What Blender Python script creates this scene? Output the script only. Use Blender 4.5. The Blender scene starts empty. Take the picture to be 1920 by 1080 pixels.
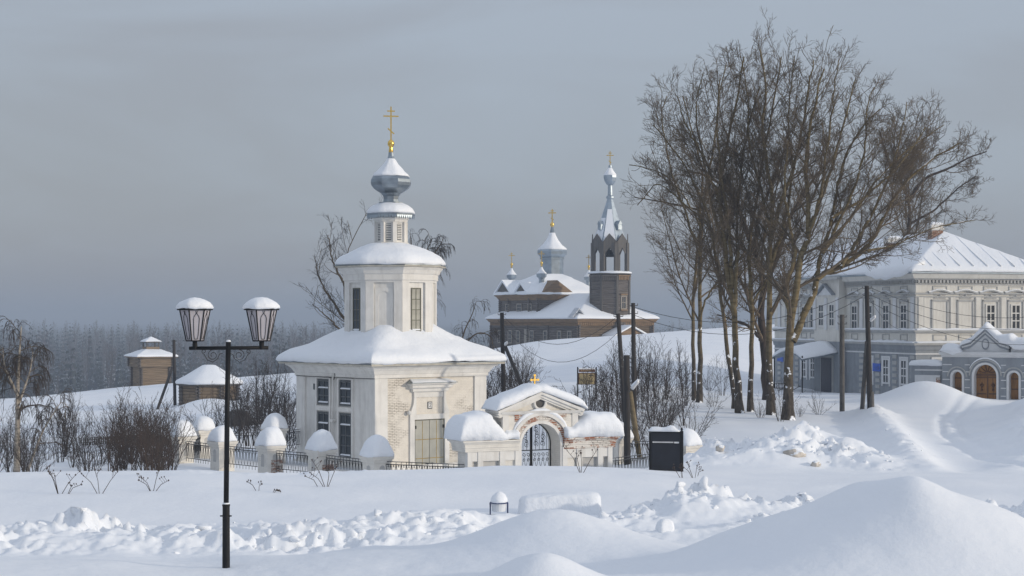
import bpy, bmesh, math, random
import numpy as np
from mathutils import Vector, Matrix, noise as mnoise

SC = bpy.context.scene
COL = SC.collection
R = math.radians
random.seed(7)
RNG = np.random.default_rng(11)
F = 3200.0            # focal length in photo pixels (1920 wide), horizon at photo row 600


def PX(px, py, Y):
    return Vector(((px - 960) / F * Y, Y, (600 - py) / F * Y))


# ------------------------------------------------------------------ camera
cam_d = bpy.data.cameras.new('camera')
cam_d.sensor_width = 36
cam_d.lens = 60
cam_d.shift_y = 60 / 1920
cam_d.clip_start = 0.5
cam_d.clip_end = 40000
cam = bpy.data.objects.new('camera', cam_d)
cam.rotation_euler = (R(90), 0, 0)
COL.objects.link(cam)
SC.camera = cam

# ------------------------------------------------------------------ sun, sky, exposure
SUN_AZ = R(112)       # clockwise from +Y
SUN_EL = R(13)
sdir = Vector((math.sin(SUN_AZ) * math.cos(SUN_EL), math.cos(SUN_AZ) * math.cos(SUN_EL), math.sin(SUN_EL)))
sun_d = bpy.data.lights.new('sun', 'SUN')
sun_d.energy = 2.1
sun_d.angle = R(1.2)
sun_d.color = (1.0, 0.89, 0.74)
sun = bpy.data.objects.new('sun', sun_d)
sun.rotation_euler = (-sdir).to_track_quat('-Z', 'Y').to_euler()
COL.objects.link(sun)

world = bpy.data.worlds.new('World')
SC.world = world
world.use_nodes = True
nt = world.node_tree
nt.nodes.clear()
w_out = nt.nodes.new('ShaderNodeOutputWorld')
sky = nt.nodes.new('ShaderNodeTexSky')
sky.sky_type = 'NISHITA'
sky.sun_disc = False
sky.sun_elevation = SUN_EL
sky.sun_rotation = SUN_AZ
sky.air_density = 1.0
sky.dust_density = 2.0
sky.ozone_density = 1.0
bg = nt.nodes.new('ShaderNodeBackground')
bg.inputs[1].default_value = 0.12
nt.links.new(sky.outputs[0], bg.inputs[0])
# high even overcast veil of a hazy winter day: brighter overhead than at the horizon, faint soft streaks
tc = nt.nodes.new('ShaderNodeTexCoord')
mp = nt.nodes.new('ShaderNodeMapping')
mp.inputs['Scale'].default_value = (1.0, 1.0, 3.2)
nz = nt.nodes.new('ShaderNodeTexNoise')
nz.inputs['Scale'].default_value = 4.2
nz.inputs['Detail'].default_value = 4
nz.inputs['Distortion'].default_value = 0.6
cr = nt.nodes.new('ShaderNodeValToRGB')
cr.color_ramp.elements[0].position = 0.38
cr.color_ramp.elements[0].color = (0.292, 0.308, 0.350, 1)
cr.color_ramp.elements[1].position = 0.64
cr.color_ramp.elements[1].color = (0.335, 0.375, 0.440, 1)
sp = nt.nodes.new('ShaderNodeSeparateXYZ')
nt.links.new(tc.outputs['Generated'], sp.inputs[0])
gm = nt.nodes.new('ShaderNodeMath')
gm.operation = 'MULTIPLY_ADD'
gm.inputs[1].default_value = 1.35
gm.inputs[2].default_value = 0.98
cl = nt.nodes.new('ShaderNodeMath')
cl.operation = 'MAXIMUM'
cl.inputs[1].default_value = 0.0
nt.links.new(sp.outputs[2], cl.inputs[0])
nt.links.new(cl.outputs[0], gm.inputs[0])
bg2 = nt.nodes.new('ShaderNodeBackground')
nt.links.new(gm.outputs[0], bg2.inputs[1])
mx = nt.nodes.new('ShaderNodeMixShader')
mx.inputs[0].default_value = 0.80
nt.links.new(tc.outputs['Generated'], mp.inputs[0])
nt.links.new(mp.outputs[0], nz.inputs['Vector'])
nt.links.new(nz.outputs['Fac'], cr.inputs[0])
nt.links.new(cr.outputs[0], bg2.inputs[0])
nt.links.new(bg.outputs[0], mx.inputs[1])
nt.links.new(bg2.outputs[0], mx.inputs[2])
nt.links.new(mx.outputs[0], w_out.inputs[0])

SC.view_settings.view_transform = 'Standard'
SC.view_settings.look = 'None'
SC.view_settings.gamma = 1
SC.view_settings.use_curve_mapping = False
SC.view_settings.exposure = 0.08
SC.render.engine = 'CYCLES'
SC.cycles.use_denoising = True
SC.cycles.max_bounces = 8
SC.cycles.diffuse_bounces = 3
SC.cycles.volume_bounces = 1

# ------------------------------------------------------------------ materials


def new_mat(name):
    m = bpy.data.materials.new(name)
    m.use_nodes = True
    t = m.node_tree
    return m, t, t.nodes['Principled BSDF']


def ramp(t, fac, stops):
    n = t.nodes.new('ShaderNodeValToRGB')
    e = n.color_ramp.elements
    while len(e) < len(stops):
        e.new(0.5)
    for k, (p, c) in enumerate(stops):
        e[k].position = p
        e[k].color = (*c, 1) if len(c) == 3 else c
    t.links.new(fac, n.inputs[0])
    return n.outputs[0]


def noise_tex(t, scale, detail=4, stretch=None, coord='Object', rough=0.55):
    c = t.nodes.new('ShaderNodeTexCoord')
    n = t.nodes.new('ShaderNodeTexNoise')
    n.inputs['Scale'].default_value = scale
    n.inputs['Detail'].default_value = detail
    n.inputs['Roughness'].default_value = rough
    if stretch:
        mpn = t.nodes.new('ShaderNodeMapping')
        mpn.inputs['Scale'].default_value = stretch
        t.links.new(c.outputs[coord], mpn.inputs[0])
        t.links.new(mpn.outputs[0], n.inputs['Vector'])
    else:
        t.links.new(c.outputs[coord], n.inputs['Vector'])
    return n.outputs['Fac']


def bump(t, b, h, strength, dist):
    n = t.nodes.new('ShaderNodeBump')
    n.inputs['Strength'].default_value = strength
    n.inputs['Distance'].default_value = dist
    t.links.new(h, n.inputs['Height'])
    t.links.new(n.outputs[0], b.inputs['Normal'])
    return n


def mixc(t, fac, a, b):
    n = t.nodes.new('ShaderNodeMix')
    n.data_type = 'RGBA'
    for i, v in ((0, fac), (6, a), (7, b)):
        if hasattr(v, 'links'):
            t.links.new(v, n.inputs[i])
        elif i == 0:
            n.inputs[0].default_value = v
        else:
            n.inputs[i].default_value = (*v, 1)
    return n.outputs[2]


SNOW_C = (0.83, 0.86, 0.90)


def simple(name, c, rough=0.7, metallic=0.0, var=0.18, scale=3.0, stretch=None, bmp=0.0, bscale=30, dist=0.01, snow=0.0, spec=None, streak=0.0):
    """plain procedural surface: colour with mottled variation, fine bump, optional snow lying on upward faces"""
    m, t, b = new_mat(name)
    lo = tuple(x * (1 - var) for x in c)
    hi = tuple(min(1, x * (1 + var)) for x in c)
    col = ramp(t, noise_tex(t, scale, 5, stretch), [(0.3, lo), (0.7, hi)])
    if streak > 0:
        sf_ = ramp(t, noise_tex(t, 1.0, 6, (2.6, 2.6, 0.35), rough=0.7), [(0.50, (0, 0, 0)), (0.72, (streak, streak, streak))])
        col = mixc(t, sf_, col, (c[0] * 0.45, c[1] * 0.42, c[2] * 0.38))
    if snow > 0:
        g = t.nodes.new('ShaderNodeNewGeometry')
        s = t.nodes.new('ShaderNodeSeparateXYZ')
        t.links.new(g.outputs['Normal'], s.inputs[0])
        nn = noise_tex(t, 2.3, 3)
        ad = t.nodes.new('ShaderNodeMath')
        ad.operation = 'MULTIPLY_ADD'
        t.links.new(nn, ad.inputs[0])
        ad.inputs[1].default_value = 0.9
        t.links.new(s.outputs[2], ad.inputs[2])
        mr = t.nodes.new('ShaderNodeMapRange')
        mr.inputs[1].default_value = 1.45 - snow
        mr.inputs[2].default_value = 1.55 - snow
        t.links.new(ad.outputs[0], mr.inputs[0])
        col = mixc(t, mr.outputs[0], col, SNOW_C)
    t.links.new(col, b.inputs['Base Color'])
    b.inputs['Roughness'].default_value = rough
    b.inputs['Metallic'].default_value = metallic
    if spec is not None:
        b.inputs['Specular IOR Level'].default_value = spec
    if bmp > 0:
        bump(t, b, noise_tex(t, bscale, 4, stretch), bmp, dist)
    return m


def snow_mat(name, bscale=6.0, strength=0.35, dist=0.05, fine=60.0):
    m, t, b = new_mat(name)
    col = ramp(t, noise_tex(t, 0.35, 4), [(0.3, (0.80, 0.835, 0.885)), (0.7, (0.86, 0.885, 0.92))])
    t.links.new(col, b.inputs['Base Color'])
    b.inputs['Roughness'].default_value = 0.75
    b.inputs['Specular IOR Level'].default_value = 0.2
    n1 = noise_tex(t, bscale, 4)
    n2 = noise_tex(t, fine, 2)
    a = t.nodes.new('ShaderNodeMath')
    a.operation = 'MULTIPLY_ADD'
    t.links.new(n2, a.inputs[0])
    a.inputs[1].default_value = 0.12
    t.links.new(n1, a.inputs[2])
    bump(t, b, a.outputs[0], strength, dist)
    return m


def plaster_brick(name, c, brick_c, mortar_c, reveal, peel, bw=0.27, bh=0.08, axis='XZ', scale=0.55, soft=0.12):
    """painted masonry: brick courses show faintly; where the noise passes `reveal` the joints open dark;
    where it passes `peel` the paint is gone and the red brick shows"""
    m, t, b = new_mat(name)
    tcn = t.nodes.new('ShaderNodeTexCoord')
    sep = t.nodes.new('ShaderNodeSeparateXYZ')
    cmb = t.nodes.new('ShaderNodeCombineXYZ')
    t.links.new(tcn.outputs['Object'], sep.inputs[0])
    add = t.nodes.new('ShaderNodeMath')
    t.links.new(sep.outputs[0], add.inputs[0])
    t.links.new(sep.outputs[1], add.inputs[1])
    t.links.new(add.outputs[0], cmb.inputs[0])
    t.links.new(sep.outputs[2], cmb.inputs[1])
    br = t.nodes.new('ShaderNodeTexBrick')
    br.inputs['Scale'].default_value = 1.0
    br.inputs['Brick Width'].default_value = bw
    br.inputs['Row Height'].default_value = bh
    br.inputs['Mortar Size'].default_value = 0.014
    br.inputs['Mortar Smooth'].default_value = 0.3
    br.inputs['Color1'].default_value = (*brick_c, 1)
    br.inputs['Color2'].default_value = (brick_c[0] * 0.6, brick_c[1] * 0.55, brick_c[2] * 0.5, 1)
    br.inputs['Mortar'].default_value = (*mortar_c, 1)
    t.links.new(cmb.outputs[0], br.inputs['Vector'])
    n1 = noise_tex(t, scale, 5, (1, 1, 1.6), rough=0.65)
    n2 = noise_tex(t, 3.1, 4)
    base = ramp(t, n2, [(0.25, tuple(x * 0.86 for x in c)), (0.6, c)])
    mr = t.nodes.new('ShaderNodeMapRange')
    mr.inputs[1].default_value = reveal
    mr.inputs[2].default_value = reveal + soft
    t.links.new(n1, mr.inputs[0])
    jm = t.nodes.new('ShaderNodeMath')
    jm.operation = 'MULTIPLY'
    t.links.new(br.outputs['Fac'], jm.inputs[0])
    t.links.new(mr.outputs[0], jm.inputs[1])
    c1 = mixc(t, jm.outputs[0], base, (c[0] * 0.30, c[1] * 0.27, c[2] * 0.24))
    mr2 = t.nodes.new('ShaderNodeMapRange')
    mr2.inputs[1].default_value = peel
    mr2.inputs[2].default_value = peel + 0.03
    n3 = noise_tex(t, 1.3, 6, (1, 1, 2.2), rough=0.7)
    t.links.new(n3, mr2.inputs[0])
    c2 = mixc(t, mr2.outputs[0], c1, br.outputs['Color'])
    t.links.new(c2, b.inputs['Base Color'])
    b.inputs['Roughness'].default_value = 0.85
    b.inputs['Specular IOR Level'].default_value = 0.2
    h = t.nodes.new('ShaderNodeMath')
    h.operation = 'MULTIPLY_ADD'
    t.links.new(br.outputs['Fac'], h.inputs[0])
    h.inputs[1].default_value = -0.6
    t.links.new(n2, h.inputs[2])
    bump(t, b, h.outputs[0], 0.45, 0.02)
    return m


M = {}
M['snow'] = snow_mat('snow_ground')
M['snow_roof'] = snow_mat('snow_roof', 5.0, 0.5, 0.07, 22)
M['plaster'] = plaster_brick('chapel_masonry', (0.73, 0.685, 0.61), (0.55, 0.47, 0.38), (0.6, 0.55, 0.48), 0.50, 0.93)
M['plaster_smooth'] = simple('white_plaster', (0.72, 0.705, 0.67), 0.85, var=0.08, scale=1.6, bmp=0.3, bscale=14, dist=0.015, spec=0.2, streak=0.30)
M['gate_plaster'] = plaster_brick('peeling_masonry', (0.75, 0.72, 0.66), (0.34, 0.12, 0.055), (0.5, 0.45, 0.4), 0.64, 0.72)
M['gate_worn'] = plaster_brick('worn_masonry', (0.74, 0.70, 0.64), (0.36, 0.13, 0.06), (0.5, 0.45, 0.4), 0.42, 0.50)
M['pillar'] = plaster_brick('pillar_masonry', (0.74, 0.71, 0.65), (0.34, 0.12, 0.055), (0.5, 0.45, 0.4), 0.66, 0.76)
M['pillar_brick'] = plaster_brick('pillar_bare_brick', (0.66, 0.6, 0.55), (0.32, 0.11, 0.05), (0.5, 0.45, 0.4), 0.3, 0.44)
M['gate_recess'] = simple('shaded_recess_plaster', (0.47, 0.46, 0.44), 0.9, var=0.1, bmp=0.2)  # plaster colour darkened to put the shade of recessed panels and niches in
M['zinc'] = simple('dark_zinc', (0.27, 0.31, 0.345), 0.34, 0.85, 0.25, 2.0)
M['zinc_light'] = simple('pale_zinc', (0.34, 0.40, 0.455), 0.38, 0.75, 0.18, 1.5)
M['eave_metal'] = simple('eave_sheet_metal', (0.52, 0.49, 0.42), 0.6, 0.2, 0.2, 3)
M['gold'] = simple('gilded_metal', (0.83, 0.56, 0.14), 0.28, 1.0, 0.08, 5)
M['iron'] = simple('black_iron', (0.007, 0.0075, 0.009), 0.55, 0.0, 0.3, 8, spec=0.25)
M['iron_snow'] = simple('wrought_iron', (0.02, 0.02, 0.022), 0.6, 0.0, 0.3, 8, snow=0.05)
M['frosted'] = simple('frosted_glass', (0.43, 0.41, 0.44), 0.35, 0, 0.06, 4)
M['glass'] = simple('dark_window_glass', (0.035, 0.045, 0.055), 0.12, 0, 0.3, 1.0)
M['glass_pale'] = simple('pale_window_glass', (0.34, 0.34, 0.30), 0.2, 0, 0.25, 1.4)
M['frame_dark'] = simple('dark_window_frame', (0.075, 0.085, 0.09), 0.6, 0, 0.2)
M['frame_olive'] = simple('olive_window_frame', (0.10, 0.10, 0.07), 0.6, 0, 0.2)
M['white_wood'] = simple('white_painted_wood', (0.62, 0.61, 0.58), 0.6, 0, 0.1)
M['door_grey'] = simple('grey_green_door', (0.37, 0.365, 0.32), 0.6, 0, 0.1, 2)
M['door_seam'] = simple('rusty_seam', (0.30, 0.21, 0.06), 0.7, 0, 0.3, 6)
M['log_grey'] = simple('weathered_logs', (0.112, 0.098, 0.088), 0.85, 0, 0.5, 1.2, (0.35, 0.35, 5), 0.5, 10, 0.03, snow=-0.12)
M['log_tower'] = simple('tower_logs', (0.20, 0.15, 0.10), 0.85, 0, 0.4, 1.2, (0.35, 0.35, 5), 0.5, 10, 0.03, snow=-0.05)
M['log_brown'] = simple('brown_logs', (0.120, 0.088, 0.056), 0.85, 0, 0.45, 1.2, (0.35, 0.35, 5), 0.5, 10, 0.03)
M['board_dark'] = simple('dark_boards', (0.095, 0.088, 0.08), 0.85, 0, 0.35, 1.5, (5, 5, 0.35), 0.4, 12, 0.02)
M['eave_wood'] = simple('orange_eave_boards', (0.195, 0.125, 0.066), 0.75, 0, 0.3, 2, (0.5, 0.5, 3), 0.3, 12, 0.02)
M['pale_wood'] = simple('pale_window_trim', (0.30, 0.27, 0.23), 0.8, 0, 0.2, 3)
M['mans_cream'] = simple('cream_stucco', (0.66, 0.645, 0.60), 0.85, 0, 0.08, 1.2, None, 0.2, 12, 0.01, streak=0.35)
M['mans_trim'] = simple('stone_grey_trim', (0.42, 0.425, 0.42), 0.85, 0, 0.10, 2)
M['mans_blue'] = simple('blue_grey_stucco', (0.27, 0.295, 0.325), 0.85, 0, 0.12, 1.2, None, 0.2, 12, 0.01, streak=0.4)
M['mans_white'] = simple('white_stucco_trim', (0.66, 0.67, 0.68), 0.85, 0, 0.07, 2)
M['oak'] = simple('varnished_wood', (0.30, 0.135, 0.03), 0.5, 0, 0.35, 2, (6, 6, 0.6), 0.3, 10, 0.02)
M['oak_dark'] = simple('dark_varnished_wood', (0.12, 0.05, 0.015), 0.5, 0, 0.3, 3)
M['navy'] = simple('navy_steel_door', (0.02, 0.025, 0.045), 0.5, 0, 0.2)
M['blue_sign'] = simple('blue_enamel', (0.02, 0.10, 0.50), 0.4, 0, 0.06)
M['sign_white'] = simple('white_enamel', (0.7, 0.7, 0.7), 0.4, 0, 0.04)
M['brick_red'] = plaster_brick('chimney_brick', (0.55, 0.5, 0.45), (0.34, 0.13, 0.06), (0.5, 0.45, 0.4), 0.3, 0.45)
M['pole_wood'] = simple('tarred_pole', (0.030, 0.026, 0.024), 0.85, 0, 0.4, 3, (4, 4, 0.4), 0.4, 20, 0.01, snow=-0.05)
M['pole_conc'] = simple('grey_pole', (0.10, 0.095, 0.09), 0.9, 0, 0.3, 3, None, 0.3, 20, 0.01, snow=-0.05)
M['bark'] = simple('olive_bark', (0.165, 0.130, 0.075), 0.9, 0, 0.45, 1.6, (1.5, 1.5, 2.2), 0.5, 9, 0.03, snow=0.02)
M['bark_low'] = simple('furrowed_dark_bark', (0.105, 0.088, 0.066), 0.95, 0, 0.6, 2.2, (3, 3, 1.0), 0.8, 9, 0.05, snow=0.18)
M['bark_dark'] = simple('dark_old_bark', (0.050, 0.036, 0.027), 0.95, 0, 0.5, 2, (2, 2, 0.6), 0.7, 8, 0.05, snow=0.02)
M['branch'] = simple('branch_bark', (0.115, 0.088, 0.058), 0.9, 0, 0.4, 1.2, snow=-0.16)
M['twig'] = simple('twig_bark', (0.110, 0.082, 0.052), 0.9, 0, 0.4, 0.6)
M['shrub'] = simple('shrub_stems', (0.048, 0.038, 0.033), 0.9, 0, 0.45, 0.7, snow=-0.10)
M['shrub_red'] = simple('reddish_shrub_stems', (0.062, 0.042, 0.032), 0.9, 0, 0.45, 0.7)
M['birch'] = simple('birch_bark', (0.33, 0.29, 0.24), 0.85, 0, 0.5, 2.2, (1, 1, 4), 0.3, 12, 0.02)
M['map_paper'] = simple('faded_map_print', (0.42, 0.33, 0.17), 0.7, 0, 0.25, 3)
M['map_ink'] = simple('map_ink', (0.10, 0.08, 0.05), 0.7, 0, 0.25, 3)
M['rust_red'] = simple('red_brown_panel', (0.13, 0.05, 0.03), 0.7, 0, 0.25, 3)
M['board_black'] = simple('blue_black_panel', (0.006, 0.008, 0.015), 0.5, 0, 0.4, 2)
M['bin_blue'] = simple('blue_painted_steel', (0.012, 0.03, 0.12), 0.45, 0, 0.2)
M['bin_grey'] = simple('snow_dusted_steel', (0.62, 0.64, 0.67), 0.7, 0, 0.2)
M['dirty_snow'] = simple('dirty_snow', (0.52, 0.48, 0.43), 0.9, 0, 0.4, 2.5, None, 0.6, 12, 0.05, snow=0.55)

# ------------------------------------------------------------------ object helpers


def link(o, parent=None):
    COL.objects.link(o)
    if parent is not None:
        o.parent = parent
    return o


def tag(o, label=None, cat=None, group=None, kind=None):
    if label:
        o['label'] = label
    if cat:
        o['category'] = cat
    if group:
        o['group'] = group
    if kind:
        o['kind'] = kind
    return o


def thing(name, label, cat, loc=(0, 0, 0), rz=0.0, group=None):
    o = bpy.data.objects.new(name, None)
    o.empty_display_size = 0.2
    o.location = loc
    o.rotation_euler = (0, 0, rz)
    COL.objects.link(o)
    return tag(o, label, cat, group)


def copy_tree(o, parent=None):
    c = o.copy()
    COL.objects.link(c)
    if parent is not None:
        c.parent = parent
    for ch in list(o.children):
        copy_tree(ch, c)
    return c


class MB:
    """collects simple shapes into one mesh"""

    def __init__(self):
        self.v, self.f = [], []

    def add(self, vs, fs):
        n = len(self.v)
        self.v.extend([tuple(p) for p in vs])
        self.f.extend([tuple(i + n for i in q) for q in fs])
        return self

    def box(self, x0, x1, y0, y1, z0, z1):
        vs = [(x0, y0, z0), (x1, y0, z0), (x1, y1, z0), (x0, y1, z0), (x0, y0, z1), (x1, y0, z1), (x1, y1, z1), (x0, y1, z1)]
        return self.add(vs, [(0, 3, 2, 1), (4, 5, 6, 7), (0, 1, 5, 4), (1, 2, 6, 5), (2, 3, 7, 6), (3, 0, 4, 7)])

    def obox(self, c, ax, ay, az):
        """oriented box: centre and three half-axis vectors"""
        c, ax, ay, az = Vector(c), Vector(ax), Vector(ay), Vector(az)
        vs = [c + ax * i + ay * j + az * k for k in (-1, 1) for (i, j) in ((-1, -1), (1, -1), (1, 1), (-1, 1))]
        return self.add(vs, [(0, 3, 2, 1), (4, 5, 6, 7), (0, 1, 5, 4), (1, 2, 6, 5), (2, 3, 7, 6), (3, 0, 4, 7)])

    def extrude(self, pts, y0, y1):
        """polygon in XZ, extruded along y"""
        n = len(pts)
        vs = [(x, y0, z) for x, z in pts] + [(x, y1, z) for x, z in pts]
        fs = [tuple(range(n)), tuple(range(2 * n - 1, n - 1, -1))]
        fs += [(i, i + n, (i + 1) % n + n, (i + 1) % n) for i in range(n)]
        return self.add(vs, fs)

    def loft(self, rings, cap0=True, cap1=True, closed=True):
        n = len(rings[0])
        vs = [p for r in rings for p in r]
        fs = []
        for k in range(len(rings) - 1):
            for i in range(n if closed else n - 1):
                j = (i + 1) % n
                fs.append((k * n + i, k * n + j, (k + 1) * n + j, (k + 1) * n + i))
        if cap0:
            fs.append(tuple(range(n - 1, -1, -1)))
        if cap1:
            fs.append(tuple((len(rings) - 1) * n + i for i in range(n)))
        return self.add(vs, fs)

    def lathe(self, prof, n, rot=0.0, c=(0, 0)):
        rings = [[(c[0] + r * math.cos(rot + 2 * math.pi * i / n), c[1] + r * math.sin(rot + 2 * math.pi * i / n), z) for i in range(n)] for r, z in prof]
        return self.loft(rings)

    def tube(self, pts, r, n=6, r1=None):
        pts = [Vector(p) for p in pts]
        rings = []
        K = len(pts)
        for k, p in enumerate(pts):
            t = (pts[min(k + 1, K - 1)] - pts[max(k - 1, 0)]).normalized()
            a = t.cross(Vector((0, 0, 1)))
            if a.length < 0.05:
                a = t.cross(Vector((0, 1, 0)))
            a.normalize()
            b = t.cross(a).normalized()
            rr = r if r1 is None else r + (r1 - r) * k / max(1, K - 1)
            rings.append([p + (a * math.cos(2 * math.pi * i / n) + b * math.sin(2 * math.pi * i / n)) * rr for i in range(n)])
        return self.loft(rings)

    def build(self, name, mat, parent=None, smooth=False, recalc=True, bevel=0.0, noise=None, loc=None):
        me = bpy.data.meshes.new(name)
        me.from_pydata(self.v, [], self.f)
        if recalc or noise or bevel:
            bm = bmesh.new()
            bm.from_mesh(me)
            bmesh.ops.recalc_face_normals(bm, faces=bm.faces)
            if bevel > 0:
                bmesh.ops.bevel(bm, geom=list(bm.edges), offset=bevel, segments=1, affect='EDGES', clamp_overlap=True)
            if noise:
                amp, sc, seed = noise
                bm.normal_update()
                for v in bm.verts:
                    q = v.co * sc + Vector((seed * 7.3, seed * 3.1, seed))
                    v.co += v.normal * (amp * (mnoise.noise(q) + 0.5 * mnoise.noise(q * 2.3) + 0.28 * mnoise.noise(q * 5.7)))
            bm.to_mesh(me)
            bm.free()
        me.materials.append(mat)
        if smooth:
            me.polygons.foreach_set('use_smooth', [True] * len(me.polygons))
        o = bpy.data.objects.new(name, me)
        if loc is not None:
            o.location = loc
        return link(o, parent)


def bx(name, mat, parent, *a, **k):
    return MB().box(*a).build(name, mat, parent, recalc=False, **k)


def rrect(hx, hy, z, r=0.0, n=8, cx=0.0, cy=0.0):
    """rounded rectangle ring, n points per side plus rounded corners"""
    hx, hy = max(hx, 0.01), max(hy, 0.01)
    r = min(r, hx * 0.98, hy * 0.98)
    pts = []
    for (sx, sy, a0) in ((1, -1, -90), (1, 1, 0), (-1, 1, 90), (-1, -1, 180)):
        ccx, ccy = sx * (hx - r), sy * (hy - r)
        for k in range(4):
            a = R(a0 + 30 * k)
            pts.append((ccx + r * math.cos(a), ccy + r * math.sin(a)))
        # straight run toward the next corner
        nx = {(1, -1): (hx, hy - r), (1, 1): (-(hx - r), hy), (-1, 1): (-hx, -(hy - r)), (-1, -1): (hx - r, -hy)}[(sx, sy)]
        p0 = pts[-1]
        for k in range(1, n):
            f = k / n
            pts.append((p0[0] + (nx[0] - p0[0]) * f, p0[1] + (nx[1] - p0[1]) * f))
    return [(cx + x, cy + y, z) for x, y in pts]


def poly_ring(n, r, z, rot, sub=1, c=(0, 0), soft=0.0):
    vs = [(math.cos(rot + 2 * math.pi * i / n) * r, math.sin(rot + 2 * math.pi * i / n) * r) for i in range(n)]
    out = []
    for i in range(n):
        a, b = vs[i], vs[(i + 1) % n]
        for k in range(sub):
            f = k / sub
            x, y = a[0] + (b[0] - a[0]) * f, a[1] + (b[1] - a[1]) * f
            L = math.hypot(x, y)
            rr = L + (r * 0.97 - L) * soft
            out.append((c[0] + x / max(L, 1e-6) * rr, c[1] + y / max(L, 1e-6) * rr, z))
    return out


def orthodox_cross(mat, parent, name, c, h, w1, w2, th, rz=0.0, low=True):
    """three bar cross, centre base c, height h"""
    m = MB()
    ca, sa = math.cos(rz), math.sin(rz)

    def B(dx0, dz0, dx1, dz1, t):
        p0 = Vector((c[0] + dx0 * ca, c[1] + dx0 * sa, c[2] + dz0))
        p1 = Vector((c[0] + dx1 * ca, c[1] + dx1 * sa, c[2] + dz1))
        d = (p1 - p0)
        ax = d * 0.5
        dn = d.normalized()
        side = Vector((-sa, ca, 0))
        up = dn.cross(side).normalized()
        m.obox((p0 + p1) / 2, ax, side * t, up * t)
    B(0, 0, 0, h, th)
    B(-w1 / 2, h * 0.72, w1 / 2, h * 0.72, th * 0.96)
    B(-w2 / 2, h * 0.87, w2 / 2, h * 0.87, th * 0.92)
    if low:
        B(-w2 * 0.42, h * 0.36, w2 * 0.42, h * 0.20, th * 0.88)
    return m.build(name, mat, parent)


def log_walls(poly, z0, z1, course, depth=0.07, hole=None):
    """closed wall whose outside is a stack of round log courses (poly: list of (x, y), counter-clockwise)"""
    cx = sum(p[0] for p in poly) / len(poly)
    cy = sum(p[1] for p in poly) / len(poly)
    nc = max(1, int(round((z1 - z0) / course)))
    h = (z1 - z0) / nc
    rings = []
    for k in range(nc):
        for f, o in ((0.0, 0.0), (0.25, 0.85), (0.6, 1.0), (0.85, 0.7), (0.97, 0.0)):
            e = o * depth
            ring = []
            for x, y in poly:
                L = math.hypot(x - cx, y - cy)
                s = 1 + e / L
                ring.append((cx + (x - cx) * s, cy + (y - cy) * s, z0 + (k + f) * h))
            rings.append(ring)
    return MB().loft(rings)


def window(parent, T, w, h, nx, ny, frame_m, glass_m, fw=0.05, bar=0.03, depth=0.06, panes=True, name='window', snow=0, proud=0.0):
    """window in a local frame: x right, y into the wall, z up from the sill centre; T places it"""
    m = MB()
    y0 = -proud
    m.box(-w / 2, -w / 2 + fw, y0, depth, 0, h)
    m.box(w / 2 - fw, w / 2, y0, depth, 0, h)
    m.box(-w / 2 + fw, w / 2 - fw, y0, depth, 0, fw)
    m.box(-w / 2 + fw, w / 2 - fw, y0, depth, h - fw, h)
    iw, ih = w - 2 * fw, h - 2 * fw
    for i in range(1, nx):
        x = -w / 2 + fw + iw * i / nx
        m.box(x - bar / 2, x + bar / 2, y0 + 0.012, depth - 0.005, fw, h - fw)
    for j in range(1, ny):
        z = fw + ih * j / ny
        m.box(-w / 2 + fw, w / 2 - fw, y0 + 0.016, depth - 0.008, z - bar / 2, z + bar / 2)
    o = m.build(name, frame_m, parent, recalc=False)
    o.matrix_local = T
    yg = depth * 0.55
    if panes:
        me = None
        pw, ph = iw / nx - bar, ih / ny - bar
        for i in range(nx):
            for j in range(ny):
                x = -w / 2 + fw + iw * (i + 0.5) / nx
                z = fw + ih * (j + 0.5) / ny
                if me is None:
                    p = MB().box(-pw / 2 - 0.012, pw / 2 + 0.012, 0, 0.006, -ph / 2 - 0.012, ph / 2 + 0.012).build('pane', glass_m, o, recalc=False)
                    me = p.data
                else:
                    p = link(bpy.data.objects.new('pane', me), o)
                p.location = (x, yg, z)
                p.rotation_euler = (random.uniform(-0.012, 0.012), 0, random.uniform(-0.012, 0.012))
    else:
        MB().box(-w / 2 + 0.01, w / 2 - 0.01, yg, yg + 0.006, 0.01, h - 0.01).build('pane', glass_m, o, recalc=False)
    if snow:
        for j in snow:
            s = MB()
            z = fw + ih * j / ny if j else fw
            s.loft([rrect(iw / 2 * 0.97, 0.05, z + q, 0.03, 2, 0, y0 + 0.02) for q in (0.012, 0.05)] + [rrect(iw / 2 * 0.88, 0.02, z + 0.085, 0.02, 2, 0, y0 + 0.03)])
            s.build('sill_snow', M['snow_roof'], o, smooth=True)
    return o


def face_T(origin, right, inward):
    """matrix with x along right, y along inward, z up"""
    r, i = Vector(right).normalized(), Vector(inward).normalized()
    u = Vector((0, 0, 1))
    mt = Matrix(((r.x, i.x, u.x, origin[0]), (r.y, i.y, u.y, origin[1]), (r.z, i.z, u.z, origin[2]), (0, 0, 0, 1)))
    return mt
# ------------------------------------------------------------------ terrain
_cp = []


def cp(px, py, Y):
    p = PX(px, py, Y)
    _cp.append((p.x, p.y, p.z))


def cz(px, Y, z):
    _cp.append(((px - 960) / F * Y, Y, z))


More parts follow.
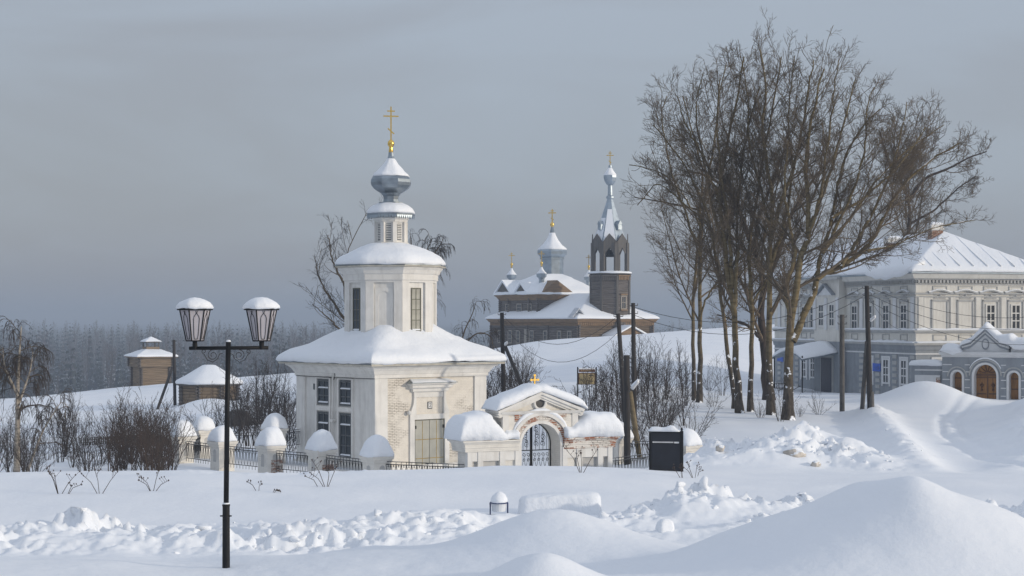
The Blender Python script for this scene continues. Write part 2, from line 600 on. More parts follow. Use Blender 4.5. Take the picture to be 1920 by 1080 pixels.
for a in [(-300, 1060, 28), (0, 1085, 28), (0, 1052, 32), (200, 1046, 32.3), (424, 1062, 31), (470, 1038, 32.5), (700, 1020, 32.6),
          (300, 1120, 25), (600, 1105, 27), (850, 1082, 27), (1100, 1075, 25.5), (1350, 1060, 26), (1650, 1080, 26), (2000, 1080, 26)]:
    cp(*a)
for px in (-400, 0, 400, 900, 1400, 1920, 2400):
    cz(px, 12, -3.6)
    cz(px, 7, -3.4)
for px, z in ((0, -4.82), (300, -4.85), (600, -4.85), (900, -4.8), (1200, -4.7), (1500, -4.6), (1920, -4.6)):
    cz(px, 34.6, z)
for px in (-300, 100, 500, 900, 1300, 1600, 1920, 2200):
    cz(px, 40, -4.80)
    cz(px, 46, -4.80)
for a in [(-200, 893, 54), (0, 890, 54), (350, 884, 54), (700, 882, 55), (850, 877, 56), (960, 871, 56), (1050, 871, 56),
          (1150, 875, 56), (1280, 884, 56), (1400, 891, 57), (1700, 890, 57), (1920, 892, 57), (2200, 892, 57)]:
    cp(*a)
for px, Y, z in [(0, 75, -6.7), (300, 76, -6.7), (345, 80, -6.62), (420, 76.5, -6.75), (600, 71, -6.9), (700, 67, -6.8), (-300, 75, -6.8),
                 (100, 110, -7.5), (250, 110, -7.2), (400, 110, -7.1), (553, 88, -7.3), (700, 82, -7.35), (920, 88, -7.1), (740, 98, -7.2),
                 (860, 66, -6.6), (1150, 69, -6.5), (1150, 80, -6.6), (1250, 80, -6.2), (1200, 73, -6.7), (1100, 95, -5.6), (1250, 95, -5.3)]:
    cz(px, Y, z)
for a in [(1080, 737, 108), (950, 737, 115), (960, 693, 150), (1100, 668, 165), (1250, 662, 150), (930, 655, 195), (1000, 640, 200),
          (1100, 633, 205), (1220, 625, 205), (1300, 619, 205), (1420, 615, 205), (1550, 613, 210), (1420, 622, 235), (1600, 620, 240),
          (-300, 772, 185), (0, 749, 190), (100, 740, 190), (240, 725, 192), (330, 718, 192), (450, 708, 195), (545, 701, 195), (700, 685, 195),
          (830, 669, 195), (-300, 800, 232), (0, 785, 232), (100, 778, 232), (240, 765, 232), (330, 757, 232), (450, 745, 232), (545, 738, 232), (700, 722, 232), (200, 782, 140), (330, 770, 135), (390, 758, 150), (545, 735, 150),
          (1303, 747, 108), (1383, 775, 96), (1478, 788, 92), (1540, 772, 98), (1580, 772, 98), (1632, 784, 95), (1560, 835, 75), (1600, 886, 60),
          (1800, 746, 110), (1845, 746, 110), (1920, 742, 112), (1560, 740, 116), (1450, 737, 120), (2100, 740, 110), (2100, 840, 75)]:
    cp(*a)
for px, Y, z in [(1850, 66, -5.85), (1800, 80, -5.75), (1800, 95, -5.6), (1700, 150, -5.5), (2100, 150, -5.5), (1700, 200, -4.0), (1400, 140, -4.4),
                 (1750, 80, -5.75), (1400, 64, -5.4), (1550, 64, -5.4), (1400, 74, -5.5), (1550, 78, -5.5)]:
    cz(px, Y, z)
for px in (-500, 0, 500, 900, 1300, 1700, 2400):
    cz(px, 290, -19 if px < 900 else -10)
    for Y in (480, 900, 2500, 7000, 16000):
        cz(px, Y, -37)


def _warp(x, y):
    return np.stack([x / y * 9.0, np.log(y) * 5.0], -1)


_P = np.array(_cp)
_W = _warp(_P[:, 0], _P[:, 1])


def _U(d2):
    return np.where(d2 > 1e-12, d2 * np.log(d2 + 1e-12), 0.0)


_n = len(_P)
_A = np.zeros((_n + 3, _n + 3))
_A[:_n, :_n] = _U(((_W[:, None] - _W[None]) ** 2).sum(-1)) + np.eye(_n) * 0.02
_A[:_n, _n] = 1
_A[:_n, _n + 1:] = _W
_A[_n:, :_n] = _A[:_n, _n:].T
_b = np.zeros(_n + 3)
_b[:_n] = _P[:, 2]
_C = np.linalg.solve(_A, _b)


def tps(x, y):
    x, y = np.atleast_1d(np.asarray(x, float)), np.atleast_1d(np.asarray(y, float))
    sh = x.shape
    x, y = x.ravel(), y.ravel()
    out = np.empty_like(x)
    for s in range(0, len(x), 20000):
        w = _warp(x[s:s + 20000], y[s:s + 20000])
        out[s:s + 20000] = _U(((w[:, None] - _W[None]) ** 2).sum(-1)) @ _C[:_n] + _C[_n] + w @ _C[_n + 1:]
    return out.reshape(sh)


# vectorised value noise
_perm = RNG.random((256, 256))


def vnoise(x, y):
    xi, yi = np.floor(x).astype(int), np.floor(y).astype(int)
    fx, fy = x - xi, y - yi
    fx, fy = fx * fx * (3 - 2 * fx), fy * fy * (3 - 2 * fy)
    g = lambda a, b: _perm[a & 255, b & 255]
    return (g(xi, yi) * (1 - fx) + g(xi + 1, yi) * fx) * (1 - fy) + (g(xi, yi + 1) * (1 - fx) + g(xi + 1, yi + 1) * fx) * fy - 0.5


def fbm(x, y, o=4):
    s, a = 0.0, 1.0
    for k in range(o):
        s = s + a * vnoise(x * 2 ** k + 17.3 * k, y * 2 ** k + 9.1 * k)
        a *= 0.5
    return s


# mounds: (px, py of the top, depth Y, radius x, radius y, exponent)
_bumps = []


def mound(px, py, Y, rx, ry, p=1.0, ang=0.0):
    c = PX(px, py, Y)
    h = c.z - float(ground(c.x, c.y, False)[0])
    _bumps.append((c.x, c.y, h, rx, ry, p, math.cos(ang), math.sin(ang)))


# ploughed banks: polylines in the world with a rough lumpy section (x, y, height, half width)
_banks = []


def seg_dist(x, y, pts):
    """distance to polyline and interpolated height, width"""
    best = np.full(x.shape, 1e9)
    hh = np.zeros(x.shape)
    ww = np.ones(x.shape)
    for (x0, y0, h0, w0), (x1, y1, h1, w1) in zip(pts[:-1], pts[1:]):
        dx, dy = x1 - x0, y1 - y0
        t = np.clip(((x - x0) * dx + (y - y0) * dy) / (dx * dx + dy * dy), 0, 1)
        d = np.hypot(x - x0 - t * dx, y - y0 - t * dy)
        m = d < best
        best = np.where(m, d, best)
        hh = np.where(m, h0 + (h1 - h0) * t, hh)
        ww = np.where(m, w0 + (w1 - w0) * t, ww)
    return best, hh, ww


def ground(x, y, detail=True):
    x, y = np.atleast_1d(np.asarray(x, float)), np.atleast_1d(np.asarray(y, float))
    z = tps(x, y)
    for cx, cy, h, rx, ry, p, ca, sa in _bumps:
        dx, dy = x - cx, y - cy
        q = ((dx * ca + dy * sa) / rx) ** 2 + ((-dx * sa + dy * ca) / ry) ** 2
        z = z + h * np.exp(-0.5 * q ** p)
    if detail:
        near = np.clip((420 - y) / 100, 0, 1)
        z = z + near * (0.10 * fbm(x * 0.21, y * 0.13, 3) + 0.022 * fbm(x * 0.9, y * 0.55, 3))
        z = z + np.clip((40 - y) / 10, 0, 1) * (0.012 * fbm(x * 3.1 + y * 0.9, y * 1.3, 3) + 0.010 * np.abs(fbm(x * 1.3 - y * 0.7, y * 2.4, 2)))
        for pts, amp, sc, asym in _banks:
            d, h, w = seg_dist(x, y, pts)
            m = d < w * 4
            if not m.any():
                continue
            prof = np.exp(-0.5 * (d[m] / w[m]) ** 2)
            calm = np.clip(0.75 + 1.5 * fbm(x[m] * 0.33 + 3, y[m] * 0.5 + 8, 2), 0.25, 1.35)
            lump = fbm(x[m] * sc, y[m] * sc, 4) * calm
            lump2 = np.abs(fbm(x[m] * sc * 1.7 + 5, y[m] * sc * 1.7, 3)) * calm
            z[m] += h[m] * prof * (0.85 + amp * lump) + h[m] * prof * amp * 0.5 * (0.22 - lump2)
            z[m] += np.minimum(h[m], 0.6) * prof * calm * amp * 0.22 * (0.3 - 2.2 * np.abs(fbm(x[m] * 4.1, y[m] * 4.1, 3)))
    return z


def gz(x, y):
    return float(ground(x, y)[0])


def on_ground(px, Y):
    x = (px - 960) / F * Y
    return Vector((x, Y, gz(x, Y)))


# foreground mounds
mound(1765, 958, 23.8, 1.55, 1.4)
mound(1860, 950, 23.9, 0.6, 0.9)
mound(1410, 1003, 26.0, 1.0, 1.1)
mound(1505, 962, 25.2, 0.75, 1.0)
mound(1608, 914, 24.7, 0.42, 0.8, 0.9)
mound(1716, 896, 24.0, 0.34, 0.7, 0.85)
mound(1050, 964, 30.5, 1.15, 1.2)
mound(930, 985, 31.2, 1.0, 1.1)
mound(1215, 1012, 29.0, 1.1, 0.9)
mound(960, 1066, 23.2, 0.9, 0.9)
mound(1025, 1032, 22.6, 0.50, 0.7, 0.9)
# hump by the mansion gate, heaps near its porch
mound(1728, 728, 106, 2.3, 3.0)
mound(1742, 714, 106, 1.7, 2.2)
mound(1690, 742, 104, 1.4, 2.2)
mound(1915, 760, 97, 1.8, 3.0)
mound(1600, 752, 108, 1.6, 2.2)
mound(385, 748, 138, 1.7, 2.5)
# ploughed bank across the foreground (left run), right run, far right run


def pl(*a):
    return [((px - 960) / F * Y, Y, h, w) for px, Y, h, w in a]


_banks.append((pl((-300, 37.2, 0.45, 1.0), (0, 37.2, 0.33, 1.1), (150, 37.6, 0.40, 1.0), (350, 37.4, 0.30, 1.1), (600, 38.0, 0.36, 1.0), (850, 39.0, 0.48, 0.8), (930, 39.5, 0.26, 0.7)), 1.5, 1.9, 0))
_banks.append((pl((-300, 35.7, 0.25, 0.5), (150, 35.8, 0.22, 0.5), (500, 36.3, 0.26, 0.5), (900, 37.2, 0.2, 0.5)), 2.0, 2.3, 0))
_banks.append((pl((1130, 39.0, 0.25, 0.7), (1220, 40.0, 0.45, 0.8), (1290, 40.4, 0.78, 0.8), (1380, 40.8, 0.55, 0.9), (1480, 41.5, 0.38, 0.8), (1560, 41.8, 0.40, 0.8)), 1.5, 2.0, 0))
_banks.append((pl((1200, 36.2, 0.28, 0.7), (1330, 36.2, 0.25, 0.8), (1500, 38.2, 0.35, 0.8), (1700, 40.0, 0.35, 0.9), (1850, 40.0, 0.38, 1.0), (2150, 40.5, 0.38, 1.0)), 1.2, 1.7, 0))
# heap of cleared snow by the side road, and the ridge along that road
_banks.append((pl((1275, 66, 0.5, 1.0), (1345, 66, 1.05, 1.1), (1430, 65, 0.85, 1.1), (1525, 66, 1.2, 1.5), (1600, 65, 0.75, 1.2), (1660, 63, 0.3, 0.8)), 1.0, 1.15, 0))
_banks.append((pl((1300, 63, 0.35, 0.9), (1440, 63, 0.55, 0.9), (1560, 63.5, 0.55, 0.9), (1660, 61.5, 0.3, 0.7)), 1.2, 1.5, 0))
_banks.append((pl((1636, 97, 0.7, 0.8), (1655, 88, 0.75, 0.75), (1692, 75, 0.7, 0.7), (1722, 66, 0.6, 0.6), (1745, 61, 0.25, 0.5)), 0.4, 1.3, 0))
_banks.append((pl((1880, 62, 0.2, 0.8), (1960, 72, 0.7, 1.2), (1930, 84, 0.9, 1.3), (1960, 96, 0.8, 1.3)), 0.5, 0.9, 0))
# wheel ruts on the snowed side road
_banks.append((pl((2050, 62, -0.10, 0.14), (1880, 72, -0.12, 0.16), (1800, 86, -0.12, 0.16), (1790, 96, -0.10, 0.18), (1835, 105, -0.06, 0.2)), 0.6, 2.0, 0))
_banks.append((pl((1985, 60, -0.10, 0.14), (1835, 72, -0.12, 0.16), (1765, 86, -0.12, 0.16), (1762, 96, -0.10, 0.18), (1815, 107, -0.06, 0.2)), 0.6, 2.0, 0))
# traces along the crest of the field on the left
_banks.append((pl((-200, 53.6, 0.05, 0.25), (150, 53.4, 0.06, 0.25), (420, 52.8, 0.05, 0.25), (800, 53.3, 0.03, 0.25)), 2.5, 2.6, 0))

NU = 560
us = np.linspace(-0.47, 0.47, NU)
rows = np.concatenate([
    np.geomspace(6, 19, 34, endpoint=False), np.linspace(19, 33, 130, endpoint=False), np.linspace(33, 44, 170, endpoint=False),
    np.linspace(44, 58, 60, endpoint=False), np.linspace(58, 72, 90, endpoint=False), np.linspace(72, 120, 120, endpoint=False), np.geomspace(120, 420, 90, endpoint=False),
    np.geomspace(420, 16000, 40)])
XX = us[None, :] * rows[:, None] * np.where(rows[:, None] < 20, 1.0 + (20 - rows[:, None]) * 0.06, 1.0)
YY = np.repeat(rows[:, None], NU, 1)
ZZ = ground(XX.ravel(), YY.ravel()).reshape(XX.shape)
co = np.stack([XX, YY, ZZ], -1).reshape(-1, 3)
ii = (np.arange(len(rows) - 1)[:, None] * NU + np.arange(NU - 1)[None]).ravel()
fc = np.stack([ii, ii + 1, ii + NU + 1, ii + NU], -1)


def np_mesh(name, verts, faces, mat, parent=None, smooth=True):
    me = bpy.data.meshes.new(name)
    k = faces.shape[1]
    me.vertices.add(len(verts))
    me.vertices.foreach_set('co', np.asarray(verts, np.float32).ravel())
    me.loops.add(faces.size)
    me.loops.foreach_set('vertex_index', faces.astype(np.int32).ravel())
    me.polygons.add(len(faces))
    me.polygons.foreach_set('loop_start', np.arange(0, faces.size, k, dtype=np.int32))
    me.polygons.foreach_set('use_smooth', np.full(len(faces), smooth))
    me.update(calc_edges=True)
    me.validate()
    me.materials.append(mat)
    return link(bpy.data.objects.new(name, me), parent)


# far valley ground lies under forest: the material turns to dark forest floor beyond the hill
mg, tg, bg_ = new_mat('snow_and_forest_floor')
csn = ramp(tg, noise_tex(tg, 0.35, 4), [(0.3, (0.80, 0.835, 0.885)), (0.7, (0.86, 0.885, 0.92))])
tcg = tg.nodes.new('ShaderNodeTexCoord')
spg = tg.nodes.new('ShaderNodeSeparateXYZ')
tg.links.new(tcg.outputs['Object'], spg.inputs[0])
mrg = tg.nodes.new('ShaderNodeMapRange')
mrg.inputs[1].default_value = -18
mrg.inputs[2].default_value = -28
tg.links.new(spg.outputs[2], mrg.inputs[0])
cfl = ramp(tg, noise_tex(tg, 0.012, 5, (1, 1, 1)), [(0.35, (0.035, 0.045, 0.045)), (0.65, (0.11, 0.12, 0.125))])
tg.links.new(mixc(tg, mrg.outputs[0], csn, cfl), bg_.inputs['Base Color'])
bg_.inputs['Roughness'].default_value = 0.8
bg_.inputs['Specular IOR Level'].default_value = 0.15
n1 = noise_tex(tg, 5.0, 4)
n2 = noise_tex(tg, 45.0, 2)
am = tg.nodes.new('ShaderNodeMath')
am.operation = 'MULTIPLY_ADD'
tg.links.new(n2, am.inputs[0])
am.inputs[1].default_value = 0.12
tg.links.new(n1, am.inputs[2])
bump(tg, bg_, am.outputs[0], 0.3, 0.05)
tag(np_mesh('snow_ground', co, fc, mg), kind='structure')

# loose chunks thrown up by the plough: real lumps lying on the banks
base = bmesh.new()
bmesh.ops.create_icosphere(base, subdivisions=2, radius=1)
bv = np.array([v.co[:] for v in base.verts])
bf = np.array([[v.index for v in f.verts] for f in base.faces])
base.free()
CV, CF, nb = [], [], 0


def chunks(pts, n, rmin, rmax, spread, power=3.2):
    global nb
    seg = np.array(pts)
    L = np.hypot(*(seg[1:, :2] - seg[:-1, :2]).T)
    cum = np.concatenate([[0], np.cumsum(L)])
    for _ in range(n):
        s = RNG.random() * cum[-1]
        k = min(np.searchsorted(cum, s) - 1, len(L) - 1)
        k = max(k, 0)
        f = (s - cum[k]) / L[k]
        p = seg[k] + (seg[k + 1] - seg[k]) * f
        off = RNG.normal(0, 1, 2) * p[3] * spread
        x, y = p[0] + off[0], p[1] + off[1]
        if RNG.random() > np.clip(0.55 + 1.8 * fbm(np.array([x * 0.33 + 3]), np.array([y * 0.5 + 8]), 2)[0], 0.12, 1):
            continue
        r = rmin + (rmax - rmin) * RNG.random() ** power
        sc = np.array([1, RNG.uniform(0.7, 1.2), RNG.uniform(0.5, 0.95)]) * r
        a = RNG.uniform(0, 6.28)
        v = bv.copy()
        ph = RNG.uniform(0, 50, 3)
        d = 0.22 * np.sin(v[:, 0] * 2.7 + ph[0]) + 0.2 * np.sin(v[:, 1] * 3.1 + ph[1]) + 0.17 * np.sin(v[:, 2] * 3.7 + ph[2])
        v = v * (1 + d)[:, None]
        # break flat faces into it
        for _q in range(6):
            nrm = RNG.normal(0, 1, 3)
            nrm /= np.linalg.norm(nrm)
            ex = np.clip(v @ nrm - RNG.uniform(0.35, 0.8), 0, None)
            v = v - ex[:, None] * nrm * 0.92
        v = v * sc
        v = np.stack([v[:, 0] * math.cos(a) - v[:, 1] * math.sin(a), v[:, 0] * math.sin(a) + v[:, 1] * math.cos(a), v[:, 2]], -1)
        CV.append((v, x, y, sc[2]))
        CF.append(bf + nb)
        nb += len(bv)



for bi, n, r0, r1 in ((0, 260, 0.03, 0.22), (1, 170, 0.025, 0.16), (2, 230, 0.03, 0.22), (3, 200, 0.03, 0.20), (4, 420, 0.04, 0.19), (5, 260, 0.03, 0.16), (6, 60, 0.03, 0.12)):
    chunks(_banks[bi][0], n, r0, r1, 0.85)
gx = np.array([c[1] for c in CV])
gy = np.array([c[2] for c in CV])
gzv = ground(gx, gy)
allv = np.concatenate([c[0] + np.array([c[1], c[2], gzv[i] - c[3] * 0.30]) for i, c in enumerate(CV)])
o = np_mesh('snow_chunks', allv, np.concatenate(CF), M['snow'])
tag(o, 'broken lumps of ploughed snow strewn along the banks', kind='stuff')

# two dirty frozen boulders of snow in the cleared heap
for k, (px, py, Y, r) in enumerate(((1490, 850, 62.5, 0.34), (1530, 868, 61.5, 0.17), (1350, 838, 64, 0.18))):
    x = (px - 960) / F * Y
    bm = bmesh.new()
    bmesh.ops.create_icosphere(bm, subdivisions=3, radius=r)
    for v in bm.verts:
        v.co *= 1 + 0.45 * mnoise.noise(v.co * (1.6 / r) + Vector((k * 9, 2, 1)))
        v.co.z *= 0.75
    me = bpy.data.meshes.new('snow_boulder')
    bm.to_mesh(me)
    bm.free()
    me.polygons.foreach_set('use_smooth', [True] * len(me.polygons))
    me.materials.append(M['dirty_snow'])
    ob = link(bpy.data.objects.new('snow_boulder', me))
    ob.location = (x, Y, max(gz(x, Y) + r * 0.15, (600 - py) / F * Y - r * 0.2))
    tag(ob, ('largest dirty grey frozen snow lump in the front of the cleared heap', 'small brownish frozen lump low on the heap below the dirty boulder',
             'frozen lump with dirty side at the left end of the cleared heap')[k], 'snow lump', 'dirty frozen lumps in the snow heap')
# ------------------------------------------------------------------ white chapel
CH = thing('white_chapel', 'tall white chapel with grey onion dome and gold cross behind the walled gate', 'chapel', (-6.23, 87.85, -7.3), R(40))
CO = CH


def build_chapel():
    W = 3.5
    z_eave = 5.12
    # body: four corner pilasters and recessed walls
    w = MB()
    w.box(-W + 0.10, W - 0.10, -W + 0.10, W - 0.10, -1.2, z_eave - 0.3)
    w.build('wall', M['plaster_smooth'], CH, recalc=False)
    bx('brick_facing', M['plaster'], CH, -W + 0.78, W - 0.78, -W + 0.094, -W + 0.12, -1.2, z_eave - 0.62)
    p = MB()
    for sx in (-1, 1):
        for sy in (-1, 1):
            x0, x1 = sorted((sx * W, sx * (W - 0.78)))
            y0, y1 = sorted((sy * W, sy * (W - 0.78)))
            MB().box(x0, x1, y0, y1, -1.2, z_eave - 0.42).build('corner_pilaster', M['plaster_smooth'], CH, recalc=False, bevel=0.015)
    # plinth and stepped cornice
    bx('plinth', M['plaster_smooth'], CH, -W - 0.12, W + 0.12, -W - 0.12, W + 0.12, -1.2, 0.12)
    c = MB()
    c.loft([rrect(W + e, W + e, z, 0, 2) for e, z in ((0.02, 4.46), (0.06, 4.46), (0.06, 4.62), (0.10, 4.64), (0.18, 4.80), (0.30, 4.93), (0.42, 4.99), (0.42, 5.05))])
    c.build('cornice', M['plaster_smooth'], CH)
    e = MB()
    e.loft([rrect(W + q, W + q, z, 0, 2) for q, z in ((0.40, 5.05), (0.66, 5.06), (0.68, 5.11), (0.66, 5.15), (0.3, 5.2))])
    e.build('eave', M['eave_metal'], CH)
    # dark drip edge of the roof sheet
    e = MB()
    e.loft([rrect(W + q, W + q, z, 0, 2) for q, z in ((0.60, 5.152), (0.705, 5.155), (0.705, 5.185), (0.6, 5.19))])
    e.build('roof_edge', M['zinc'], CH)
    # thick snow on the hip roof, rounded at the eave, drifting up to the drum
    E = W + 0.70
    prof = [(0.0, 5.19), (-0.06, 5.25), (-0.05, 5.36), (0.03, 5.50), (0.18, 5.62), (0.42, 5.76)]
    d = 0.42
    while d < 2.35:
        d += 0.16
        prof.append((d, 5.76 + (d - 0.42) * 0.52 + 0.06 * (d - 0.42) ** 2))
    s = MB()
    s.loft([rrect(E - q, E - q, z, 0.05 + 0.45 * min(1, max(q, 0) * 0.6) * (1 if q > 0.1 else 0.5), 22) for q, z in prof])
    s.build('roof_snow', M['snow_roof'], CH, smooth=True, noise=(0.085, 0.9, 3))
    # ---- left face: window columns (t measured from the near corner towards the far one)
    L = lambda t, z, push=0.0: face_T((-W + push, -W + t, z), (0, -1, 0), (1, 0, 0))
    for t, rows in ((2.58, ((3.02, 1.28, (2, 3)), (0.45, 2.2, (2, 4)))), (4.55, ((3.02, 1.28, (2, 3)), (0.45, 2.2, (2, 4))))):
        for z0, h, (nx, ny) in rows:
            window(CH, L(t, z0, 0.055), 1.06, h, nx, ny, M['frame_dark'], M['glass'], 0.09, 0.06, 0.05, proud=0.02, snow=(0, ny - 1))
        # raised surround
        for (a, b_, z0, z1) in ((-0.68, -0.56, 0.3, 4.4), (0.56, 0.68, 0.3, 4.4), (-0.56, 0.56, 2.72, 2.96), (-0.56, 0.56, 4.34, 4.44)):
            MB().box(-W - 0.01, -W + 0.1, -W + t + a, -W + t + b_, z0, z1).build('window_surround', M['plaster_smooth'], CH, recalc=False)
    pp = MB()
    pp.tube([(-W - 0.06, -W + 3.55, 4.9), (-W - 0.06, -W + 3.55, 3.2), (-W - 0.05, -W + 3.62, 3.0), (-W - 0.05, -W + 3.62, 0.3)], 0.05, 8)
    pp.build('downpipe', M['plaster_smooth'], CH, smooth=True)
    cb = MB()
    cb.tube([(-W - 0.03, -W - 0.02, 4.44), (-W - 0.03, 0.2, 4.40), (-W - 0.03, W, 4.43)], 0.014, 4)
    cb.tube([(-W - 0.12, -W + 3.35, 4.98), (-W - 0.07, -W + 3.35, 4.5), (-W - 0.03, -W + 3.5, 4.3)], 0.02, 4)
    cb.build('cable', M['iron'], CH)
    bx('vent_grille', M['frame_dark'], CH, -W + 0.085, -W + 0.11, -W + 5.35, -W + 5.55, 3.75, 4.05)
    bx('lamp_bracket', M['plaster_smooth'], CH, -W - 0.14, -W + 0.1, -W + 3.45, -W + 3.72, 2.2, 2.32)
    # ---- right face: door with its hood
    D0 = -W + 3.36
    yf = -W + 0.10
    fr = MB()
    fr.box(D0 - 1.22, D0 - 0.94, yf - 0.10, yf, -0.6, 2.62)
    fr.box(D0 + 0.94, D0 + 1.22, yf - 0.10, yf, -0.6, 2.62)
    fr.box(D0 - 0.94, D0 + 0.94, yf - 0.10, yf, 2.36, 2.62)
    fr.build('door_surround', M['plaster_smooth'], CH, recalc=False)
    # scrolled cheeks beside the panel over the door
    for s_ in (-1, 1):
        q = MB()
        pts = [(0.86, 2.62), (1.22, 2.62), (1.16, 2.85), (1.04, 3.10), (0.99, 3.45), (1.00, 3.72), (0.86, 3.72)]
        q.extrude([(D0 + s_ * x, z) for x, z in pts], yf - 0.13, yf)
        q.build('scrolled_cheek', M['plaster_smooth'], CH)
    q = MB()
    q.box(D0 - 0.86, D0 + 0.86, yf - 0.06, yf, 3.46, 3.72)
    q.build('panel_frieze', M['plaster_smooth'], CH, recalc=False)
    h = MB()
    h.loft([[(D0 - a, yf - b_, z), (D0 + a, yf - b_, z), (D0 + a, yf + 0.02, z), (D0 - a, yf + 0.02, z)] for a, b_, z in
            ((1.02, 0.12, 3.72), (1.10, 0.18, 3.76), (1.12, 0.2, 3.88), (1.25, 0.34, 3.95), (1.27, 0.36, 4.06), (1.38, 0.50, 4.12), (1.38, 0.50, 4.17))])
    h.build('door_hood', M['plaster_smooth'], CH)
    h = MB()
    h.loft([[(D0 - a, yf - b_, z), (D0 + a, yf - b_, z), (D0 + a2, yf + 0.02, z2), (D0 - a2, yf + 0.02, z2)] for a, b_, z, a2, z2 in
            ((1.43, 0.56, 4.17, 1.43, 4.17), (1.43, 0.56, 4.195, 1.2, 4.34))])
    h.build('hood_roof', M['zinc'], CH)
    h = MB()
    h.loft([[(D0 - a, yf - b_, z), (D0 + a, yf - b_, z), (D0 + a2, yf - 0.01, z2), (D0 - a2, yf - 0.01, z2)] for a, b_, z, a2, z2 in
            ((1.36, 0.50, 4.215, 1.2, 4.35), (1.34, 0.48, 4.25, 1.16, 4.38))])
    h.build('hood_snow', M['snow_roof'], CH)
    # door leaves with seams
    dr = MB()
    dr.box(D0 - 0.94, D0 + 0.94, yf - 0.035, yf, -0.6, 2.36)
    dr.build('door_frame', M['frame_olive'], CH, recalc=False)
    for s_ in (-1, 1):
        lf = bx('door_leaf', M['door_grey'], CH, min(0, s_ * 0.88) + D0 + (0.015 if s_ > 0 else 0), max(0, s_ * 0.88) + D0 - (0.015 if s_ < 0 else 0), yf - 0.055, yf - 0.03, -0.6, 2.30)
        sm = MB()
        for z in (0.42, 1.36):
            sm.box(D0 + min(0, s_ * 0.88) + 0.02, D0 + max(0, s_ * 0.88) - 0.02, yf - 0.062, yf - 0.05, z - 0.018, z + 0.018)
        x = D0 + s_ * 0.44
        sm.box(x - 0.014, x + 0.014, yf - 0.0625, yf - 0.05, -0.6, 2.28)
        sm.build('seam', M['door_seam'], lf, recalc=False)
        rg = MB()
        rg.tube([(D0 + s_ * 0.16 + 0.085 * math.cos(a), yf - 0.085, 0.08 + 0.095 * math.sin(a)) for a in np.linspace(0, 2 * math.pi, 15)], 0.02, 6)
        rg.build('ring_handle', M['iron'], lf, smooth=True)
        hg = MB()
        hg.box(D0 + s_ * 0.88 - 0.06, D0 + s_ * 0.88 + 0.06, yf - 0.075, yf - 0.05, 1.9, 2.06)
        hg.build('hinge', M['iron'], lf, recalc=False)
    # wall lamp left of the door
    MB().lathe([(0.03, -0.11), (0.11, -0.06), (0.12, 0.05), (0.04, 0.12)], 10, 0, (0, 0)).build('wall_lamp', M['white_wood'], CH, smooth=True, loc=(D0 - 1.33, yf - 0.16, 2.72))
    # ---- octagonal drum on the roof
    rot8 = R(22.5)
    RC = 2.225 / math.cos(R(22.5))
    zb, zt = 6.55, 9.95
    d = MB()
    d.loft([poly_ring(8, RC - 0.1, zb, rot8), poly_ring(8, RC - 0.1, zt - 0.3, rot8)])
    d.build('drum_wall', M['plaster_smooth'], CH)
    for k in range(8):
        a = rot8 + k * R(45)
        for s_ in (-1, 1):
            am = a + s_ * R(22.5)
            nrm = Vector((math.cos(am), math.sin(am), 0))
            tg_ = Vector((-nrm.y, nrm.x, 0))
            ctr = nrm * 2.225 + tg_ * (-s_ * (0.92 - 0.20))
            MB().obox((ctr.x - nrm.x * 0.06, ctr.y - nrm.y * 0.06, (zb + zt) / 2 - 0.16), tg_ * 0.205, nrm * 0.09, (0, 0, (zt - zb) / 2 - 0.28)).build('drum_pilaster', M['plaster_smooth'], CH)
    cc = MB()
    k8 = 1 / math.cos(R(22.5))
    cc.loft([poly_ring(8, (2.225 + e) * k8, z, rot8) for e, z in ((-0.05, 9.20), (0.03, 9.20), (0.04, 9.30), (0.10, 9.32), (0.10, 9.60), (0.16, 9.64), (0.24, 9.82), (0.34, 9.93), (0.34, 9.97))])
    cc.build('drum_cornice', M['plaster_smooth'], CH)
    cc = MB()
    cc.loft([poly_ring(8, (2.225 + e) * k8, z, rot8) for e, z in ((0.30, 9.97), (0.47, 9.985), (0.49, 10.03), (0.47, 10.06), (0.2, 10.1))])
    cc.build('drum_eave', M['eave_metal'], CH)
    cc = MB()
    cc.loft([poly_ring(8, (2.225 + e) * k8, z, rot8) for e, z in ((0.40, 10.062), (0.515, 10.065), (0.515, 10.09), (0.4, 10.1))])
    cc.build('drum_roof_edge', M['zinc'], CH)
    bsm = MB()
    bsm.loft([poly_ring(8, (2.225 + e) * k8, z, rot8) for e, z in ((0.0, 6.2), (0.10, 6.2), (0.10, 6.62), (0.0, 6.66))])
    bsm.build('drum_base', M['gate_plaster'], CH)
    for k in range(8):
        am = k * R(45)
        nrm = Vector((math.cos(am), math.sin(am), 0))
        rgt = Vector((-nrm.y, nrm.x, 0))
        T = lambda z, push: face_T((nrm.x * (2.13 - push), nrm.y * (2.13 - push), z), rgt, -nrm)
        if k % 2 == 0:
            window(CH, T(6.72, -0.045), 0.62, 2.2, 2, 4, M['frame_olive'], M['glass_pale'] if k in (6, 0) else M['glass'], 0.05, 0.035, 0.05, name='drum_window', snow=(0,))
        else:
            n_ = MB()
            zz0, hh = 0.0, 1.95
            arc = [(0.30 * math.cos(a), 1.72 + 0.30 * math.sin(a)) for a in np.linspace(0, math.pi, 13)]
            out = [(-0.46, 0.0), (-0.46, 2.2), (0.46, 2.2), (0.46, 0.0), (0.30, 0.0)] + arc + [(-0.30, 0.0)]
            n_.extrude(out, -0.03, 0.05)
            o = n_.build('niche_surround', M['plaster_smooth'], CH)
            o.matrix_local = T(6.72, 0.0)
    # snow on the drum roof
    rs = MB()
    pr = [(2.72, 10.09), (2.78, 10.16), (2.77, 10.26), (2.68, 10.40), (2.5, 10.55)]
